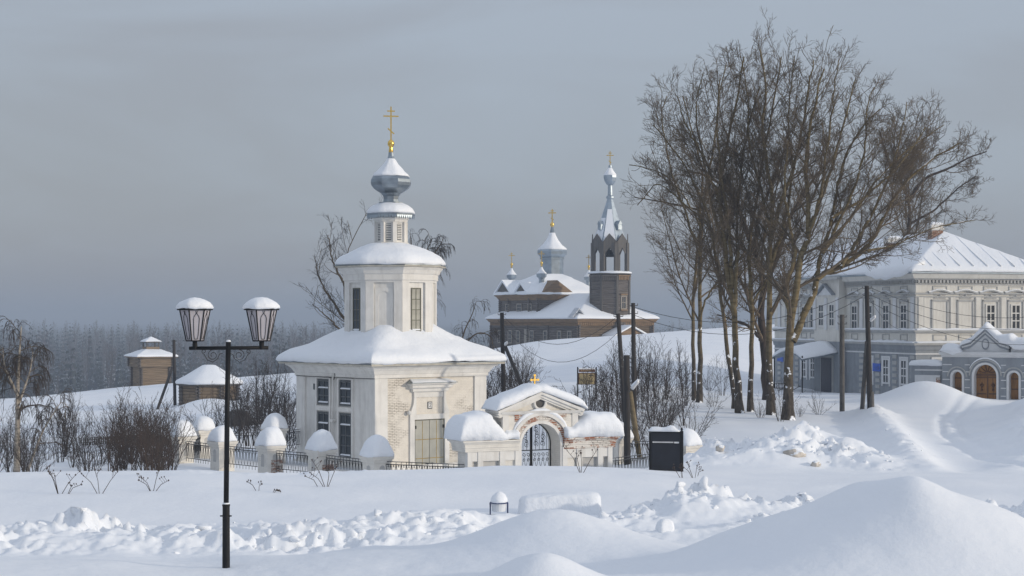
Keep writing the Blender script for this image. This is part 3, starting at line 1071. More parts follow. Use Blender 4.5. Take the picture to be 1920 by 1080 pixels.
    for f in np.linspace(0.08, 1, 12):
        pr.append((2.5 - f * 1.72, 10.55 + 0.70 * f + 0.09 * math.sin(f * 3.0)))
    rs.loft([poly_ring(8, r * k8 * 0.985, z, rot8, 6, soft=0.15 + 0.5 * max(0, i - 4) / 12) for i, (r, z) in enumerate(pr)])
    rs.build('drum_snow', M['snow_roof'], CH, smooth=True, noise=(0.06, 1.2, 5))
    # small lantern turret
    lt = MB()
    lt.loft([poly_ring(8, (0.80 + e) * k8, z, rot8) for e, z in ((0.12, 11.0), (0.12, 11.22), (0.04, 11.28), (-0.08, 11.3), (-0.08, 12.28), (0.0, 12.33), (0.03, 12.45), (0.10, 12.49), (0.10, 12.57))])
    lt.build('turret_wall', M['plaster_smooth'], CH)
    for k in range(8):
        a = rot8 + k * R(45)
        n_ = Vector((math.cos(a), math.sin(a), 0))
        tgn = Vector((-n_.y, n_.x, 0))
        MB().obox((n_.x * 0.79, n_.y * 0.79, 11.80), tgn * 0.10, n_ * 0.075, (0, 0, 0.52)).build('turret_pilaster', M['plaster_smooth'], CH)
        am = k * R(45)
        nrm = Vector((math.cos(am), math.sin(am), 0))
        rgt = Vector((-nrm.y, nrm.x, 0))
        lv = MB()
        lv.obox((nrm.x * 0.722, nrm.y * 0.722, 11.80), rgt * 0.13, nrm * 0.008, (0, 0, 0.42))
        fr_ = lv.build('louvre', M['frame_dark'], CH)
        sl = MB()
        for q in range(9):
            sl.obox((nrm.x * 0.74, nrm.y * 0.74, 11.46 + q * 0.088), rgt * 0.125, nrm * 0.012, (0, 0, 0.022))
        sl.build('slats', M['plaster_smooth'], fr_)
    ec = MB()
    ec.loft([poly_ring(8, r * k8, z, rot8) for r, z in ((0.9, 12.53), (1.17, 12.65), (1.18, 12.73), (1.14, 12.78), (0.6, 12.93))])
    ec.build('turret_eave', M['zinc'], CH)
    vl = MB()
    for k in range(8):
        am = k * R(45)
        nrm = Vector((math.cos(am), math.sin(am), 0))
        rgt = Vector((-nrm.y, nrm.x, 0))
        for q in range(7):
            c0 = nrm * 1.165 + rgt * ((q - 3) * 0.137)
            vl.add([(c0 + rgt * 0.068 + nrm * y_)[:2] + (12.66,) for y_ in (0, 0.012)] + [(c0 - rgt * 0.068 + nrm * y_)[:2] + (12.66,) for y_ in (0.012, 0)] + [(c0 + nrm * y_)[:2] + (12.49,) for y_ in (0, 0.012)],
                   [(0, 1, 2, 3), (0, 3, 4), (1, 5, 2), (0, 4, 5, 1), (3, 2, 5, 4)])
    vl.build('valance', M['zinc_light'], CH)
    ts = MB()
    pr = [(1.14, 12.76), (1.19, 12.81), (1.17, 12.9), (1.05, 13.06), (0.88, 13.19), (0.70, 13.27), (0.55, 13.33)]
    ts.loft([poly_ring(8, r * k8, z, rot8, 4, soft=0.3) for r, z in pr])
    ts.build('turret_snow', M['snow_roof'], CH, smooth=True, noise=(0.03, 2.5, 8))
    # onion dome (eight sided), its snow, gilded neck, ball and cross
    on = MB()
    pr = [(0.66, 13.29), (0.66, 13.35), (0.42, 13.37), (0.40, 13.50), (0.42, 13.66), (0.55, 13.82), (0.76, 13.94), (0.95, 14.06), (1.06, 14.20), (1.10, 14.36), (1.07, 14.52),
          (0.96, 14.70), (0.80, 14.84), (0.60, 15.02), (0.37, 15.26), (0.22, 15.53), (0.15, 15.73), (0.12, 15.97)]
    on.loft([poly_ring(8, r, z, rot8 + R(6)) for r, z in pr])
    on.build('onion_dome', M['zinc'], CH)
    sn = MB()
    pr2 = [(0.985, 14.67), (1.00, 14.72), (0.93, 14.80), (0.80, 14.91), (0.62, 15.08), (0.42, 15.29), (0.28, 15.50), (0.2, 15.62)]
    sn.loft([poly_ring(8, r, z, rot8 + R(6), 4, soft=0.12) for r, z in pr2])
    sn.build('dome_snow', M['snow_roof'], CH, smooth=True, noise=(0.035, 3.0, 2))
    MB().lathe([(0.1, 15.88), (0.125, 15.93), (0.10, 16.18), (0.09, 16.23)], 12).build('gilded_neck', M['gold'], CH, smooth=True)
    MB().lathe([(0.02, 16.18), (0.11, 16.21), (0.165, 16.29), (0.18, 16.39), (0.15, 16.49), (0.08, 16.56), (0.03, 16.59)], 14).build('gilded_ball', M['gold'], CH, smooth=True)
    orthodox_cross(M['gold'], CH, 'cross', (0, 0, 16.53), 1.75, 0.78, 0.40, 0.032, R(-28))


build_chapel()
# the small framed number plate over the door hangs on the wall
yfp = -3.4 - 0.065
T = CH.matrix_basis
plate = thing('number_plate', 'small white plate with a dark rim and the figure 2 above the chapel door', 'number plate')
cosz, sinz = math.cos(R(40)), math.sin(R(40))
pl_l = Vector((-3.5 + 3.36 + 0.05, -3.405, 3.05))
plate.location = (CH.location.x + cosz * pl_l.x - sinz * pl_l.y, CH.location.y + sinz * pl_l.x + cosz * pl_l.y, CH.location.z + pl_l.z)
plate.rotation_euler = (0, 0, R(40))
bx('rim', M['frame_dark'], plate, -0.14, 0.14, -0.03, 0.0, -0.18, 0.18)
bx('face', M['sign_white'], plate, -0.095, 0.095, -0.036, -0.029, -0.135, 0.135)
fc2 = MB()
fc2.tube([(-0.045, -0.042, 0.05), (-0.03, -0.042, 0.085), (0.01, -0.042, 0.095), (0.045, -0.042, 0.06), (0.03, -0.042, 0.01), (-0.02, -0.042, -0.05), (-0.05, -0.042, -0.08), (0.055, -0.042, -0.08)], 0.014, 5)
fc2.build('figure', M['iron'], plate)
# ------------------------------------------------------------------ masonry gate in the churchyard wall
GA = thing('masonry_gate', 'white masonry gateway with snow laden pediment and peeling red brick', 'gateway', (-1.75, 66.0, -6.5), math.atan2(0.436, 0.9))


def build_gate():
    Wd, Dp = 6.40, 1.05
    zc = 1.52          # underside of the wing cornice
    cx = 3.20
    r_in, zs = 0.88, 1.55
    # wing walls and the arch block in the middle
    for x0, x1, nm in ((0.0, cx - 1.55, 0), (cx + 1.55, Wd, 1)):
        bx('wing_wall', M['gate_plaster'], GA, x0 + 0.06, x1, 0.07, Dp - 0.06, -0.8, zc)
    # arch block front: solid with the arched opening cut
    arc = [(cx + r_in * math.cos(a), zs + r_in * math.sin(a)) for a in np.linspace(0, math.pi, 25)]
    bl = MB()
    outl = [(cx + r_in, -0.8)] + arc + [(cx - r_in, -0.8), (cx - 1.55, -0.8), (cx - 1.55, 2.72), (cx + 1.55, 2.72), (cx + 1.55, -0.8)]
    # split into strips so the faces stay convex
    vs_i = [(cx + r_in, -0.8)] + arc + [(cx - r_in, -0.8)]
    vs_o = [(cx + 1.55, -0.8)] + [(cx + 1.55 if a < 0.9 else (cx - 1.55 if a > math.pi - 0.9 else cx + 1.55 * (1 - (a - 0.9) / (math.pi - 1.8) * 2)), 2.72 if 0.6 < a < math.pi - 0.6 else zs + (2.72 - zs) * min(1, (a if a < 1.5 else math.pi - a) / 0.6)) for a in np.linspace(0, math.pi, 25)] + [(cx - 1.55, -0.8)]
    y0, y1 = 0.0, Dp
    n = len(vs_i)
    V = [(x, y0, z) for x, z in vs_i] + [(x, y0, z) for x, z in vs_o] + [(x, y1, z) for x, z in vs_i] + [(x, y1, z) for x, z in vs_o]
    Fc = []
    for i in range(n - 1):
        Fc += [(i, i + 1, n + i + 1, n + i), (2 * n + i, 3 * n + i, 3 * n + i + 1, 2 * n + i + 1), (i, 2 * n + i, 2 * n + i + 1, i + 1), (n + i, n + i + 1, 3 * n + i + 1, 3 * n + i)]
    bl.add(V, Fc)
    bl.build('arch_wall', M['gate_plaster'], GA)
    # archivolt: worn brick ring and raised outer moulding
    for (ra, rb, yy, mt, nm) in ((0.86, 0.98, -0.05, 'plaster_smooth', 'inner_arch_band'), (0.982, 1.17, -0.03, 'gate_worn', 'brick_arch_band'), (1.172, 1.30, -0.09, 'plaster_smooth', 'outer_arch_band')):
        a_ = np.linspace(-0.05 if ra < 1 else 0.28, math.pi + (0.05 if ra < 1 else -0.28), 33)
        q = MB()
        V = []
        for a in a_:
            for r_, y_ in ((ra, yy), (rb, yy), (rb, 0.02), (ra, 0.02)):
                V.append((cx + r_ * math.cos(a), y_, zs + r_ * math.sin(a)))
        Fc = []
        for i in range(len(a_) - 1):
            for j in range(4):
                Fc.append((i * 4 + j, i * 4 + (j + 1) % 4, i * 4 + 4 + (j + 1) % 4, i * 4 + 4 + j))
        Fc += [(0, 1, 2, 3), tuple(len(V) - 4 + i for i in range(4))]
        q.add(V, Fc)
        q.build(nm, M[mt], GA)
    for s_ in (-1, 1):
        bx('arch_pier', M['plaster_smooth'], GA, *sorted((cx + s_ * 0.86, cx + s_ * 0.98)), -0.05, 0.02, -0.8, zs - 0.05)
    # pilasters and blind panels along the front
    def pil(x0, x1, nm='front_pilaster', y=0.0):
        bx(nm, M['plaster_smooth'], GA, x0, x1, y - 0.09, 0.12, -0.8, zc)
    for x0, x1 in ((0.0, 0.20), (0.44, 0.66), (1.38, 1.62), (2.05, 2.26), (4.14, 4.36), (4.78, 5.02), (5.74, 5.96), (6.2, 6.40)):
        pil(x0, x1)
    for x0, x1 in ((0.20, 0.44), (0.66, 1.38), (1.62, 2.05), (4.36, 4.78), (5.02, 5.74), (5.96, 6.20)):
        bx('blind_panel', M['gate_recess'], GA, x0, x1, 0.055, 0.10, -0.8, 1.02)
        bx('panel_lintel', M['plaster_smooth'], GA, x0, x1, -0.06, 0.10, 1.02, zc)
        if x1 - x0 < 0.5:
            q = MB()
            for z in np.arange(-0.7, 0.95, 0.082):
                q.box(x0 + 0.02, x1 - 0.02, 0.046, 0.058, z, z + 0.066)
            q.build('panel_boards', M['gate_recess'], GA, recalc=False)
    # wing cornices
    for x0, x1, lft in ((0.0, cx - 1.0, True), (cx + 1.0, Wd, False)):
        q = MB()
        rings = []
        for e, z in ((0.095, zc - 0.14), (0.11, zc - 0.12), (0.11, zc), (0.13, zc + 0.02), (0.14, zc + 0.14), (0.20, zc + 0.22), (0.26, zc + 0.25), (0.26, zc + 0.31)):
            a0 = x0 - e if lft else x0
            a1 = x1 if lft else x1 + e
            rings.append([(a0, -e, z), (a1, -e, z), (a1, Dp + e, z), (a0, Dp + e, z)])
        q.loft(rings)
        q.build('wing_cornice', M['gate_worn'] if not lft else M['gate_plaster'], GA)
    # upper block and pediment
    ub = MB().box(cx - 1.62, cx + 1.62, 0.03, Dp - 0.03, 2.50, 2.85)
    ub.build('attic_wall', M['gate_plaster'], GA, recalc=False)
    for s_ in (-1, 1):
        bx('attic_pilaster', M['plaster_smooth'], GA, *sorted((cx + s_ * 1.66, cx + s_ * 1.40)), -0.03, 0.1, zc + 0.31, 2.78)
    bx('attic_band', M['gate_worn'], GA, cx - 1.14, cx + 1.14, -0.01, 0.05, 2.52, 2.78)
    q = MB()
    q.loft([[(cx - 1.66 - e, -0.03 - e, z), (cx + 1.66 + e, -0.03 - e, z), (cx + 1.66 + e, Dp + e, z), (cx - 1.66 - e, Dp + e, z)] for e, z in ((0.0, 2.78), (0.05, 2.80), (0.10, 2.88), (0.12, 2.92))])
    q.build('pediment_cornice', M['plaster_smooth'], GA)
    zp = 2.92
    tri = [(cx - 1.78, zp), (cx + 1.78, zp), (cx, zp + 0.82)]
    MB().extrude([(cx - 1.6, zp), (cx + 1.6, zp), (cx, zp + 0.58)], 0.10, Dp - 0.05).build('pediment_wall', M['gate_plaster'], GA)
    for s_ in (-1, 1):
        for (d0, d1, yy) in ((0.0, 0.10, -0.14), (0.10, 0.20, -0.07), (0.20, 0.27, -0.02)):
            L_ = math.hypot(1.9, 0.73)
            nx_, nz_ = 0.87 / L_, 1.9 / L_
            a = (cx + s_ * 1.92, zp + 0.02)
            b_ = (cx, zp + 0.75)
            quad = [(a[0], a[1] - d0), (b_[0], b_[1] - d0 * 1.1), (b_[0], b_[1] - d1 * 1.1), (a[0] - s_ * d1 * 0.5, a[1] - d1)]
            MB().extrude(quad, yy, Dp + 0.06).build('raking_moulding', M['plaster_smooth'], GA)
    # round niche in the pediment
    q = MB()
    V, Fc = [], []
    for i in range(25):
        a = i / 24 * 2 * math.pi
        for r_, y_ in ((0.20, 0.03), (0.27, -0.01), (0.31, 0.03), (0.31, 0.12)):
            V.append((cx + r_ * math.cos(a), y_, zp + 0.31 + r_ * math.sin(a)))
    for i in range(24):
        for j in range(3):
            Fc.append((i * 4 + j, i * 4 + j + 1, i * 4 + 5 + j, i * 4 + 4 + j))
    q.add(V, Fc).build('round_frame', M['plaster_smooth'], GA, smooth=True)
    q = MB()
    q.loft([[(cx + 0.2 * math.cos(a), y_, zp + 0.31 + 0.2 * math.sin(a)) for a in np.linspace(0, 2 * math.pi, 20, endpoint=False)] for y_ in (0.095, 0.11)])
    q.build('round_niche', M['pole_conc'], GA)
    # ---- snow: pediment slopes and the swollen wing caps
    def roof_snow(s_):
        rings = []
        for f in np.linspace(0, 1, 18):
            x = cx + s_ * 2.02 * (1 - f)
            zr = zp + 0.06 + 0.72 * f
            th = 0.35 * (1 - max(0, 1 - f * 9) ** 2) ** 0.5 + 0.03
            if f > 0.9:
                th -= 0.12 * (f - 0.9) / 0.1
            ring = []
            for a in np.linspace(0, math.pi, 13):
                y = Dp / 2 - (Dp / 2 + 0.22) * math.copysign(abs(math.cos(a)) ** 0.6, math.cos(a))
                ring.append((x, y, zr + th * math.sin(a) ** 0.6))
            ring += [(x, Dp + 0.1, zr - 0.01), (x, -0.1, zr - 0.01)]
            rings.append(ring)
        return rings
    a = roof_snow(-1)
    b_ = roof_snow(1)[::-1][1:]
    MB().loft(a + b_).build('pediment_snow', M['snow_roof'], GA, smooth=True, noise=(0.045, 1.7, 4))

    def wing_snow(x0, x1, hfun, seed):
        rings = []
        for x in np.linspace(x0, x1, 40):
            th = hfun(x)
            ring = []
            for aa in np.linspace(0, math.pi, 15):
                cc_ = math.cos(aa)
                y = Dp / 2 - (Dp / 2 + 0.30 + 0.10 * math.sin(aa)) * math.copysign(abs(cc_) ** 0.55, cc_)
                ring.append((x, y, zc + 0.31 + th * max(0, math.sin(aa)) ** 0.5))
            ring += [(x, Dp + 0.2, zc + 0.312), (x, -0.2, zc + 0.312)]
            rings.append(ring)
        MB().loft(rings).build('wing_snow', M['snow_roof'], GA, smooth=True, noise=(0.07, 1.5, seed))
    def hl(x):
        t = (x + 0.42) / 2.75
        end = math.sqrt(max(0.0, 1 - max(0, 1 - t / 0.16) ** 2))
        base_ = 0.92 + 0.18 * math.exp(-((t - 0.42) / 0.22) ** 2) if t < 0.55 else 0.92 - 0.62 * min(1, (t - 0.55) / 0.18)
        return max(0.03, end * base_ + (0.10 if t > 0.75 else 0))
    wing_snow(-0.42, cx - 1.05, hl, 6)

    def hr(x):
        t = (x - (cx + 1.05)) / (Wd + 0.42 - cx - 1.05)
        end = math.sqrt(max(0.0, 1 - max(0, 1 - (1 - t) / 0.2) ** 2))
        base_ = 0.42 + 0.55 * min(1, max(0, (t - 0.12) / 0.3))
        return max(0.03, end * base_)
    wing_snow(cx + 1.05, Wd + 0.42, hr, 9)
    # snow on the arch ring
    rings = []
    for a in np.linspace(R(22), R(158), 24):
        e = math.sin((a - R(22)) / R(136) * math.pi) ** 0.5
        ring = []
        for bb in np.linspace(0, 2 * math.pi, 10, endpoint=False):
            rr = 1.30 + 0.07 * e + 0.10 * e * math.cos(bb)
            ring.append((cx + rr * math.cos(a), -0.02 - 0.10 * e * math.sin(bb) , zs + rr * math.sin(a)))
        rings.append(ring)
    MB().loft(rings).build('arch_snow', M['snow_roof'], GA, smooth=True, noise=(0.02, 4, 3))
    # ---- wrought iron gate leaves
    yg = Dp * 0.80
    for s_ in (-1, 1):
        lf = MB()
        lf.tube([(cx + s_ * 0.03, yg, -0.7), (cx + s_ * 0.03, yg, zs + r_in - 0.03)], 0.03, 6)
        lf.tube([(cx + s_ * (r_in - 0.02), yg, -0.7), (cx + s_ * (r_in - 0.02), yg, zs)], 0.025, 6)
        for z in (0.62, 1.30):
            lf.tube([(cx, yg, z), (cx + s_ * r_in, yg, z)], 0.022, 6)
        lf.tube([(cx + s_ * (r_in - 0.02) * math.cos(a), yg, zs + (r_in - 0.02) * math.sin(a)) for a in np.linspace(0, math.pi / 2, 10)], 0.022, 6)
        o = lf.build('gate_leaf', M['iron'], GA)
        br_ = MB()
        for k in range(1, 5):
            x = s_ * (0.03 + (r_in - 0.05) * k / 5)
            zt = zs + math.sqrt(max(0, r_in ** 2 - x * x)) - 0.03
            br_.tube([(cx + x, yg, -0.7), (cx + x, yg, 0.62)], 0.012, 4)
            br_.tube([(cx + x, yg, 1.30), (cx + x, yg, zt)], 0.010, 4)
        br_.build('bars', M['iron'], o)['kind'] = 'stuff'
        scs = MB()
        def curl(px_, pz_, r0, turns, ang, dr):
            pts = []
            for q in np.linspace(0, 1, 16):
                rr = r0 * (1 - 0.75 * q)
                aa = ang + dr * q * turns * 2 * math.pi
                pts.append((px_ + rr * math.cos(aa), yg, pz_ + rr * math.sin(aa)))
            scs.tube(pts, 0.011, 4)
        for k in range(4):
            x = cx + s_ * (0.14 + 0.19 * k)
            for z in (0.45, 1.12):
                curl(x, z, 0.085, 1.2, R(-90), 1)
                curl(x, z - 0.20, 0.07, 1.2, R(90), -1)
            scs.tube([(x - 0.08, yg, -0.3), (x, yg, 0.3), (x + 0.08, yg, -0.3)], 0.010, 4)
            scs.tube([(x - 0.08, yg, 0.66), (x, yg, 1.0), (x + 0.08, yg, 0.66)], 0.010, 4)
        for k, (x, z) in enumerate(((0.2, 1.55), (0.5, 1.55), (0.25, 1.85), (0.52, 1.82), (0.2, 2.12))):
            curl(cx + s_ * x, z, 0.12, 1.3, R(-60), s_)
            curl(cx + s_ * x, z + 0.12, 0.08, 1.2, R(120), -s_)
        scs.build('scrolls', M['iron'], o)['kind'] = 'stuff'
    # small gilded cross on the ridge
    cr_ = MB()
    zz = zp + 0.86
    cr_.box(cx - 0.022, cx + 0.022, Dp / 2 - 0.02, Dp / 2 + 0.02, zz, zz + 0.52)
    for (xx, z2, rr) in ((0, zz + 0.52, 0.05), (-0.15, zz + 0.34, 0.05), (0.15, zz + 0.34, 0.05), (0, zz + 0.34, 0.06)):
        cr_.loft([[(cx + xx + rr * math.cos(a), y_, z2 + rr * math.sin(a)) for a in np.linspace(0, 2 * math.pi, 10, endpoint=False)] for y_ in (Dp / 2 - 0.025, Dp / 2 + 0.025)])
    cr_.box(cx - 0.16, cx + 0.16, Dp / 2 - 0.022, Dp / 2 + 0.022, zz + 0.32, zz + 0.36)
    cr_.build('gilded_cross', M['gold'], GA)


build_gate()

# ------------------------------------------------------------------ brick pillars with snow caps and iron railings
ZCAP = -5.42
PIL = {}


def pillar(key, px, Y, label, zc=ZCAP, hbrick=False, rz=R(40), w=0.78):
    x = (px - 960) / F * Y
    t = thing('brick_pillar', label, 'pillar', (x, Y, zc), rz, 'snow capped pillars of the churchyard fence')
    h = w / 2
    MB().box(-h, h, -h, h, -2.3, -0.22).build('shaft', M['pillar'], t, recalc=False)
    if hbrick:
        # the paint has fallen from the face towards the railing
        q = MB()
        rr = random.Random(int(px))
        for k in range(11):
            z = -1.5 + k * 0.082
            for j in range(3):
                if rr.random() < 0.85:
                    x0 = h - 0.02 - 0.26 * (3 - j) + 0.1 * (k % 2)
                    q.box(max(x0, -0.2), min(x0 + 0.24, h - 0.005), -h - 0.012 - 0.012 * rr.random(), -h + 0.02, z, z + 0.068)
                    q.box(h - 0.02, h + 0.012 + 0.012 * rr.random(), -h + 0.26 * j + 0.02, min(-h + 0.26 * j + 0.26, h), z, z + 0.068)
        q.build('bare_brick_patch', M['pillar_brick'], t, recalc=False)
    q = MB()
    q.loft([rrect(h + e, h + e, z, 0, 1) for e, z in ((0.0, -0.26), (0.05, -0.24), (0.06, -0.14), (0.10, -0.12), (0.12, -0.02), (0.12, 0.0))])
    q.build('cap_moulding', M['pillar'], t)
    # arched niches in the two faces that look at the road
    for (r_, i_) in (((1, 0, 0), (0, 1, 0)), ((0, -1, 0), (1, 0, 0))):
        n_ = MB()
        arc = [(0.13 * math.cos(a), 0.42 + 0.13 * math.sin(a)) for a in np.linspace(0, math.pi, 9)]
        n_.extrude([(0.13, 0)] + arc + [(-0.13, 0)], -0.004, 0.02)
        o = n_.build('niche', M['gate_recess'], t)  # flat plate; its darker colour stands for the shade inside the niche
        o.matrix_local = face_T((-i_[0] * h, -i_[1] * h, -0.90), r_, i_)
        n2 = MB()
        arc2 = [(0.17 * math.cos(a), 0.42 + 0.17 * math.sin(a)) for a in np.linspace(math.pi, 0, 9)]
        V, Fc = [], []
        pi_, po_ = [(0.13, 0)] + arc + [(-0.13, 0)], [(0.17, 0)] + arc2[::-1] + [(-0.17, 0)]
        for (a, b_) in zip(pi_, po_):
            V += [(a[0], -0.02, a[1]), (b_[0], -0.02, b_[1]), (b_[0], 0.01, b_[1]), (a[0], 0.01, a[1])]
        for k in range(len(pi_) - 1):
            for j in range(4):
                Fc.append((k * 4 + j, k * 4 + (j + 1) % 4, k * 4 + 4 + (j + 1) % 4, k * 4 + 4 + j))
        o2 = n2.add(V, Fc).build('niche_rim', M['plaster_smooth'], t)
        o2.matrix_local = o.matrix_local.copy()
    s = MB()
    rd = random.Random(int(px * 7))
    hh = 0.76 * rd.uniform(0.92, 1.12)
    e = h + 0.13
    lx, ly = rd.uniform(-0.05, 0.05), rd.uniform(-0.05, 0.05)
    pr = [(0.99, 0.0), (1.06, 0.05), (1.05, 0.22 * hh), (0.98, 0.45 * hh), (0.84, 0.70 * hh), (0.60, 0.88 * hh), (0.34, 0.97 * hh), (0.10, hh)]
    s.loft([rrect(e * f, e * f, z, e * f * min(0.95, 0.3 + z), 5, lx * z, ly * z) for f, z in pr])
    s.build('snow_cap', M['snow_roof'], t, smooth=True, noise=(0.075, 1.7, px * 0.01))
    t['kind'] = 'thing'
    PIL[key] = Vector((x, Y, zc))
    return t


pillar('a', 706, 68.0, 'snow capped pillar at the near corner of the fence, left of the gateway')
pillar('b', 602, 71.4, 'snow capped pillar in front of the chapel windows, second from the fence corner', hbrick=True)
pillar('c', 507, 73.8, 'snow capped pillar with bare red brick, just left of the chapel wall', hbrick=True)
pillar('d', 417, 76.4, 'snow capped pillar partly hidden by the street lamp pole')
pillar('e', 342, 79.6, 'snow capped pillar at the far left end of the fence')
pillar('f', 380, 84.2, 'snow capped pillar behind the leftmost pillar of the fence')
pillar('g', 515, 85.4, 'snow capped pillar at the back, tucked close to the chapel corner')
pillar('h', 1159, 78.8, 'snow capped pillar showing behind the right end of the gateway')
pillar('i', 1286, 74.0, 'pillar half hidden behind the black notice board')


def railing(p0, p1, label, ztop=-0.20, zbot=-0.98, trim0=0.42, trim1=0.42):
    d = Vector((p1.x - p0.x, p1.y - p0.y, 0))
    L = d.length
    d.normalize()
    t = thing('iron_railing', label, 'railing', (p0.x + d.x * trim0, p0.y + d.y * trim0, ZCAP), math.atan2(d.y, d.x), 'wrought iron panels of the churchyard fence')
    n = L - trim0 - trim1
    for z in (ztop, ztop - 0.11, zbot):
        MB().box(0, n, -0.015, 0.015, z - 0.014, z + 0.014).build('rail', M['iron_snow'], t, recalc=False)
    k = max(4, int(round(n / 0.235)))
    u = n / k
    b, s, f = MB(), MB(), MB()
    for i in range(k + 1):
        b.tube([(i * u, 0, zbot - 0.16), (i * u, 0, ztop)], 0.011, 4)
        f.lathe([(0.0, 0), (0.03, 0.05), (0.0, 0.12)], 5, 0, (i * u, 0))
    for i in range(k):
        x = (i + 0.5) * u
        s.tube([(x - u * 0.42, 0, ztop - 0.16), (x, 0, zbot)], 0.010, 4)
        s.tube([(x + u * 0.42, 0, ztop - 0.16), (x, 0, zbot)], 0.010, 4)
        for q in (-1, 1):
            s.tube([(x + q * (u * 0.24 + 0.055 * math.cos(a)), 0, ztop - 0.17 + 0.055 * math.sin(a)) for a in np.linspace(-0.5, 4.2, 9)], 0.010, 4)
    b.build('bars', M['iron'], t)['kind'] = 'stuff'
    s.build('scrollwork', M['iron'], t)['kind'] = 'stuff'
    t['kind'] = 'thing'
    return t


railing(PIL['a'], PIL['b'], 'iron railing between the corner pillar and the second pillar')
railing(PIL['b'], PIL['c'], 'iron railing below the chapel windows, left of the second pillar')
railing(PIL['c'], PIL['d'], 'iron railing just right of the street lamp pole')
railing(PIL['d'], PIL['e'], 'iron railing left of the street lamp pole, at the low snow bank')
railing(PIL['e'], PIL['f'], 'short iron railing turning back between the two leftmost pillars')
railing(PIL['f'], PIL['g'], 'long iron railing along the back, behind the street lamp pole')
railing(PIL['g'], Vector((-10.6, 88.9, ZCAP)), 'iron railing from the back pillar to the chapel wall', trim1=0.0)
gl = Vector((GA.location.x, GA.location.y, 0))
gd = Vector((0.9, 0.436, 0))
railing(PIL['a'], gl + Vector((-0.10, 0.35, 0)), 'light iron railing in front of the chapel door, left of the gateway', trim1=0.0)
railing(gl + gd * 6.4 + Vector((-0.1, 0.4, 0)), PIL['i'], 'iron railing between the gateway and the black notice board', trim0=0.05)
railing(PIL['h'], PIL['h'] + Vector((4.2, 0.6, 0)), 'rear iron railing right of the pillar behind the gateway')
# ------------------------------------------------------------------ wooden church on the hill
WC = thing('wooden_church', 'weathered log church with shining zinc cupolas and a belfry on the hill', 'church', (8.98, 230.0, -4.2), math.atan2(0.53, 0.85))
K8 = 1 / math.cos(R(22.5))


def snow_hip(name, parent, hx, hy, z0, rise, cx=0, cy=0, thick=0.35, top=None, n=14, noise=0.06, seed=1, ridge=0.02, sub=12):
    """snow covered hip roof over a rectangle"""
    m = MB()
    hm = min(hx, hy)
    top = hm if top is None else top
    rings = [rrect(hx, hy, z0, 0.02, sub, cx, cy), rrect(hx + 0.05, hy + 0.05, z0 + thick * 0.4, 0.1, sub, cx, cy), rrect(hx - 0.02, hy - 0.02, z0 + thick * 0.8, 0.2, sub, cx, cy)]
    for f in np.linspace(0.06, 1, n):
        dd = top * f
        rings.append(rrect(hx - dd + ridge, hy - dd + ridge, z0 + thick + rise * f, 0.25 * (1 - f), sub, cx, cy))
    m.loft(rings)
    return m.build(name, M['snow_roof'], parent, smooth=True, noise=(noise, 0.5, seed))


def gable_box(x0, x1, y0, y1, z0, rise, along='x'):
    """triangular prism roof"""
    m = MB()
    if along == 'x':
        ym = (y0 + y1) / 2
        m.add([(x0, y0, z0), (x0, y1, z0), (x0, ym, z0 + rise), (x1, y0, z0), (x1, y1, z0), (x1, ym, z0 + rise)],
              [(0, 2, 1), (3, 4, 5), (0, 3, 5, 2), (1, 2, 5, 4), (0, 1, 4, 3)])
    else:
        xm = (x0 + x1) / 2
        m.add([(x0, y0, z0), (x1, y0, z0), (xm, y0, z0 + rise), (x0, y1, z0), (x1, y1, z0), (xm, y1, z0 + rise)],
              [(0, 1, 2), (3, 5, 4), (0, 2, 5, 3), (1, 4, 5, 2), (0, 3, 4, 1)])
    return m


def cupola(parent, c, s, snow_col='snow_roof', rot=R(10), name='small_cupola'):
    """small zinc cupola: neck, bulb, snow, gilded ball and cross; c is the base centre"""
    m = MB()
    m.loft([poly_ring(8, r * s, c[2] + z * s, rot, c=c[:2]) for r, z in ((0.42, 0), (0.42, 0.75), (0.5, 0.8), (0.46, 0.86), (0.5, 0.95), (0.76, 1.15), (0.80, 1.5), (0.72, 1.72), (0.45, 1.95), (0.22, 2.35), (0.12, 2.8))])
    o = m.build(name, M['zinc_light'], parent)
    q = MB()
    q.loft([poly_ring(8, r * s, c[2] + z * s, rot, 2, c=c[:2]) for r, z in ((0.80, 1.62), (0.79, 1.70), (0.5, 1.97), (0.26, 2.35), (0.15, 2.65))])
    q.build('cupola_snow', M['snow_roof'], o, smooth=True)
    MB().lathe([(0.10 * s, c[2] + 2.7 * s), (0.16 * s, c[2] + 2.8 * s), (0.12 * s, c[2] + 3.0 * s), (0.22 * s, c[2] + 3.2 * s), (0.2 * s, c[2] + 3.4 * s), (0.06 * s, c[2] + 3.52 * s)], 10, 0, c[:2]).build('gilded_ball', M['gold'], o, smooth=True)
    orthodox_cross(M['gold'], o, 'cross', (c[0], c[1], c[2] + 3.45 * s), 1.7 * s, 0.95 * s, 0.4 * s, 0.05 * s, R(-30), low=False)
    return o


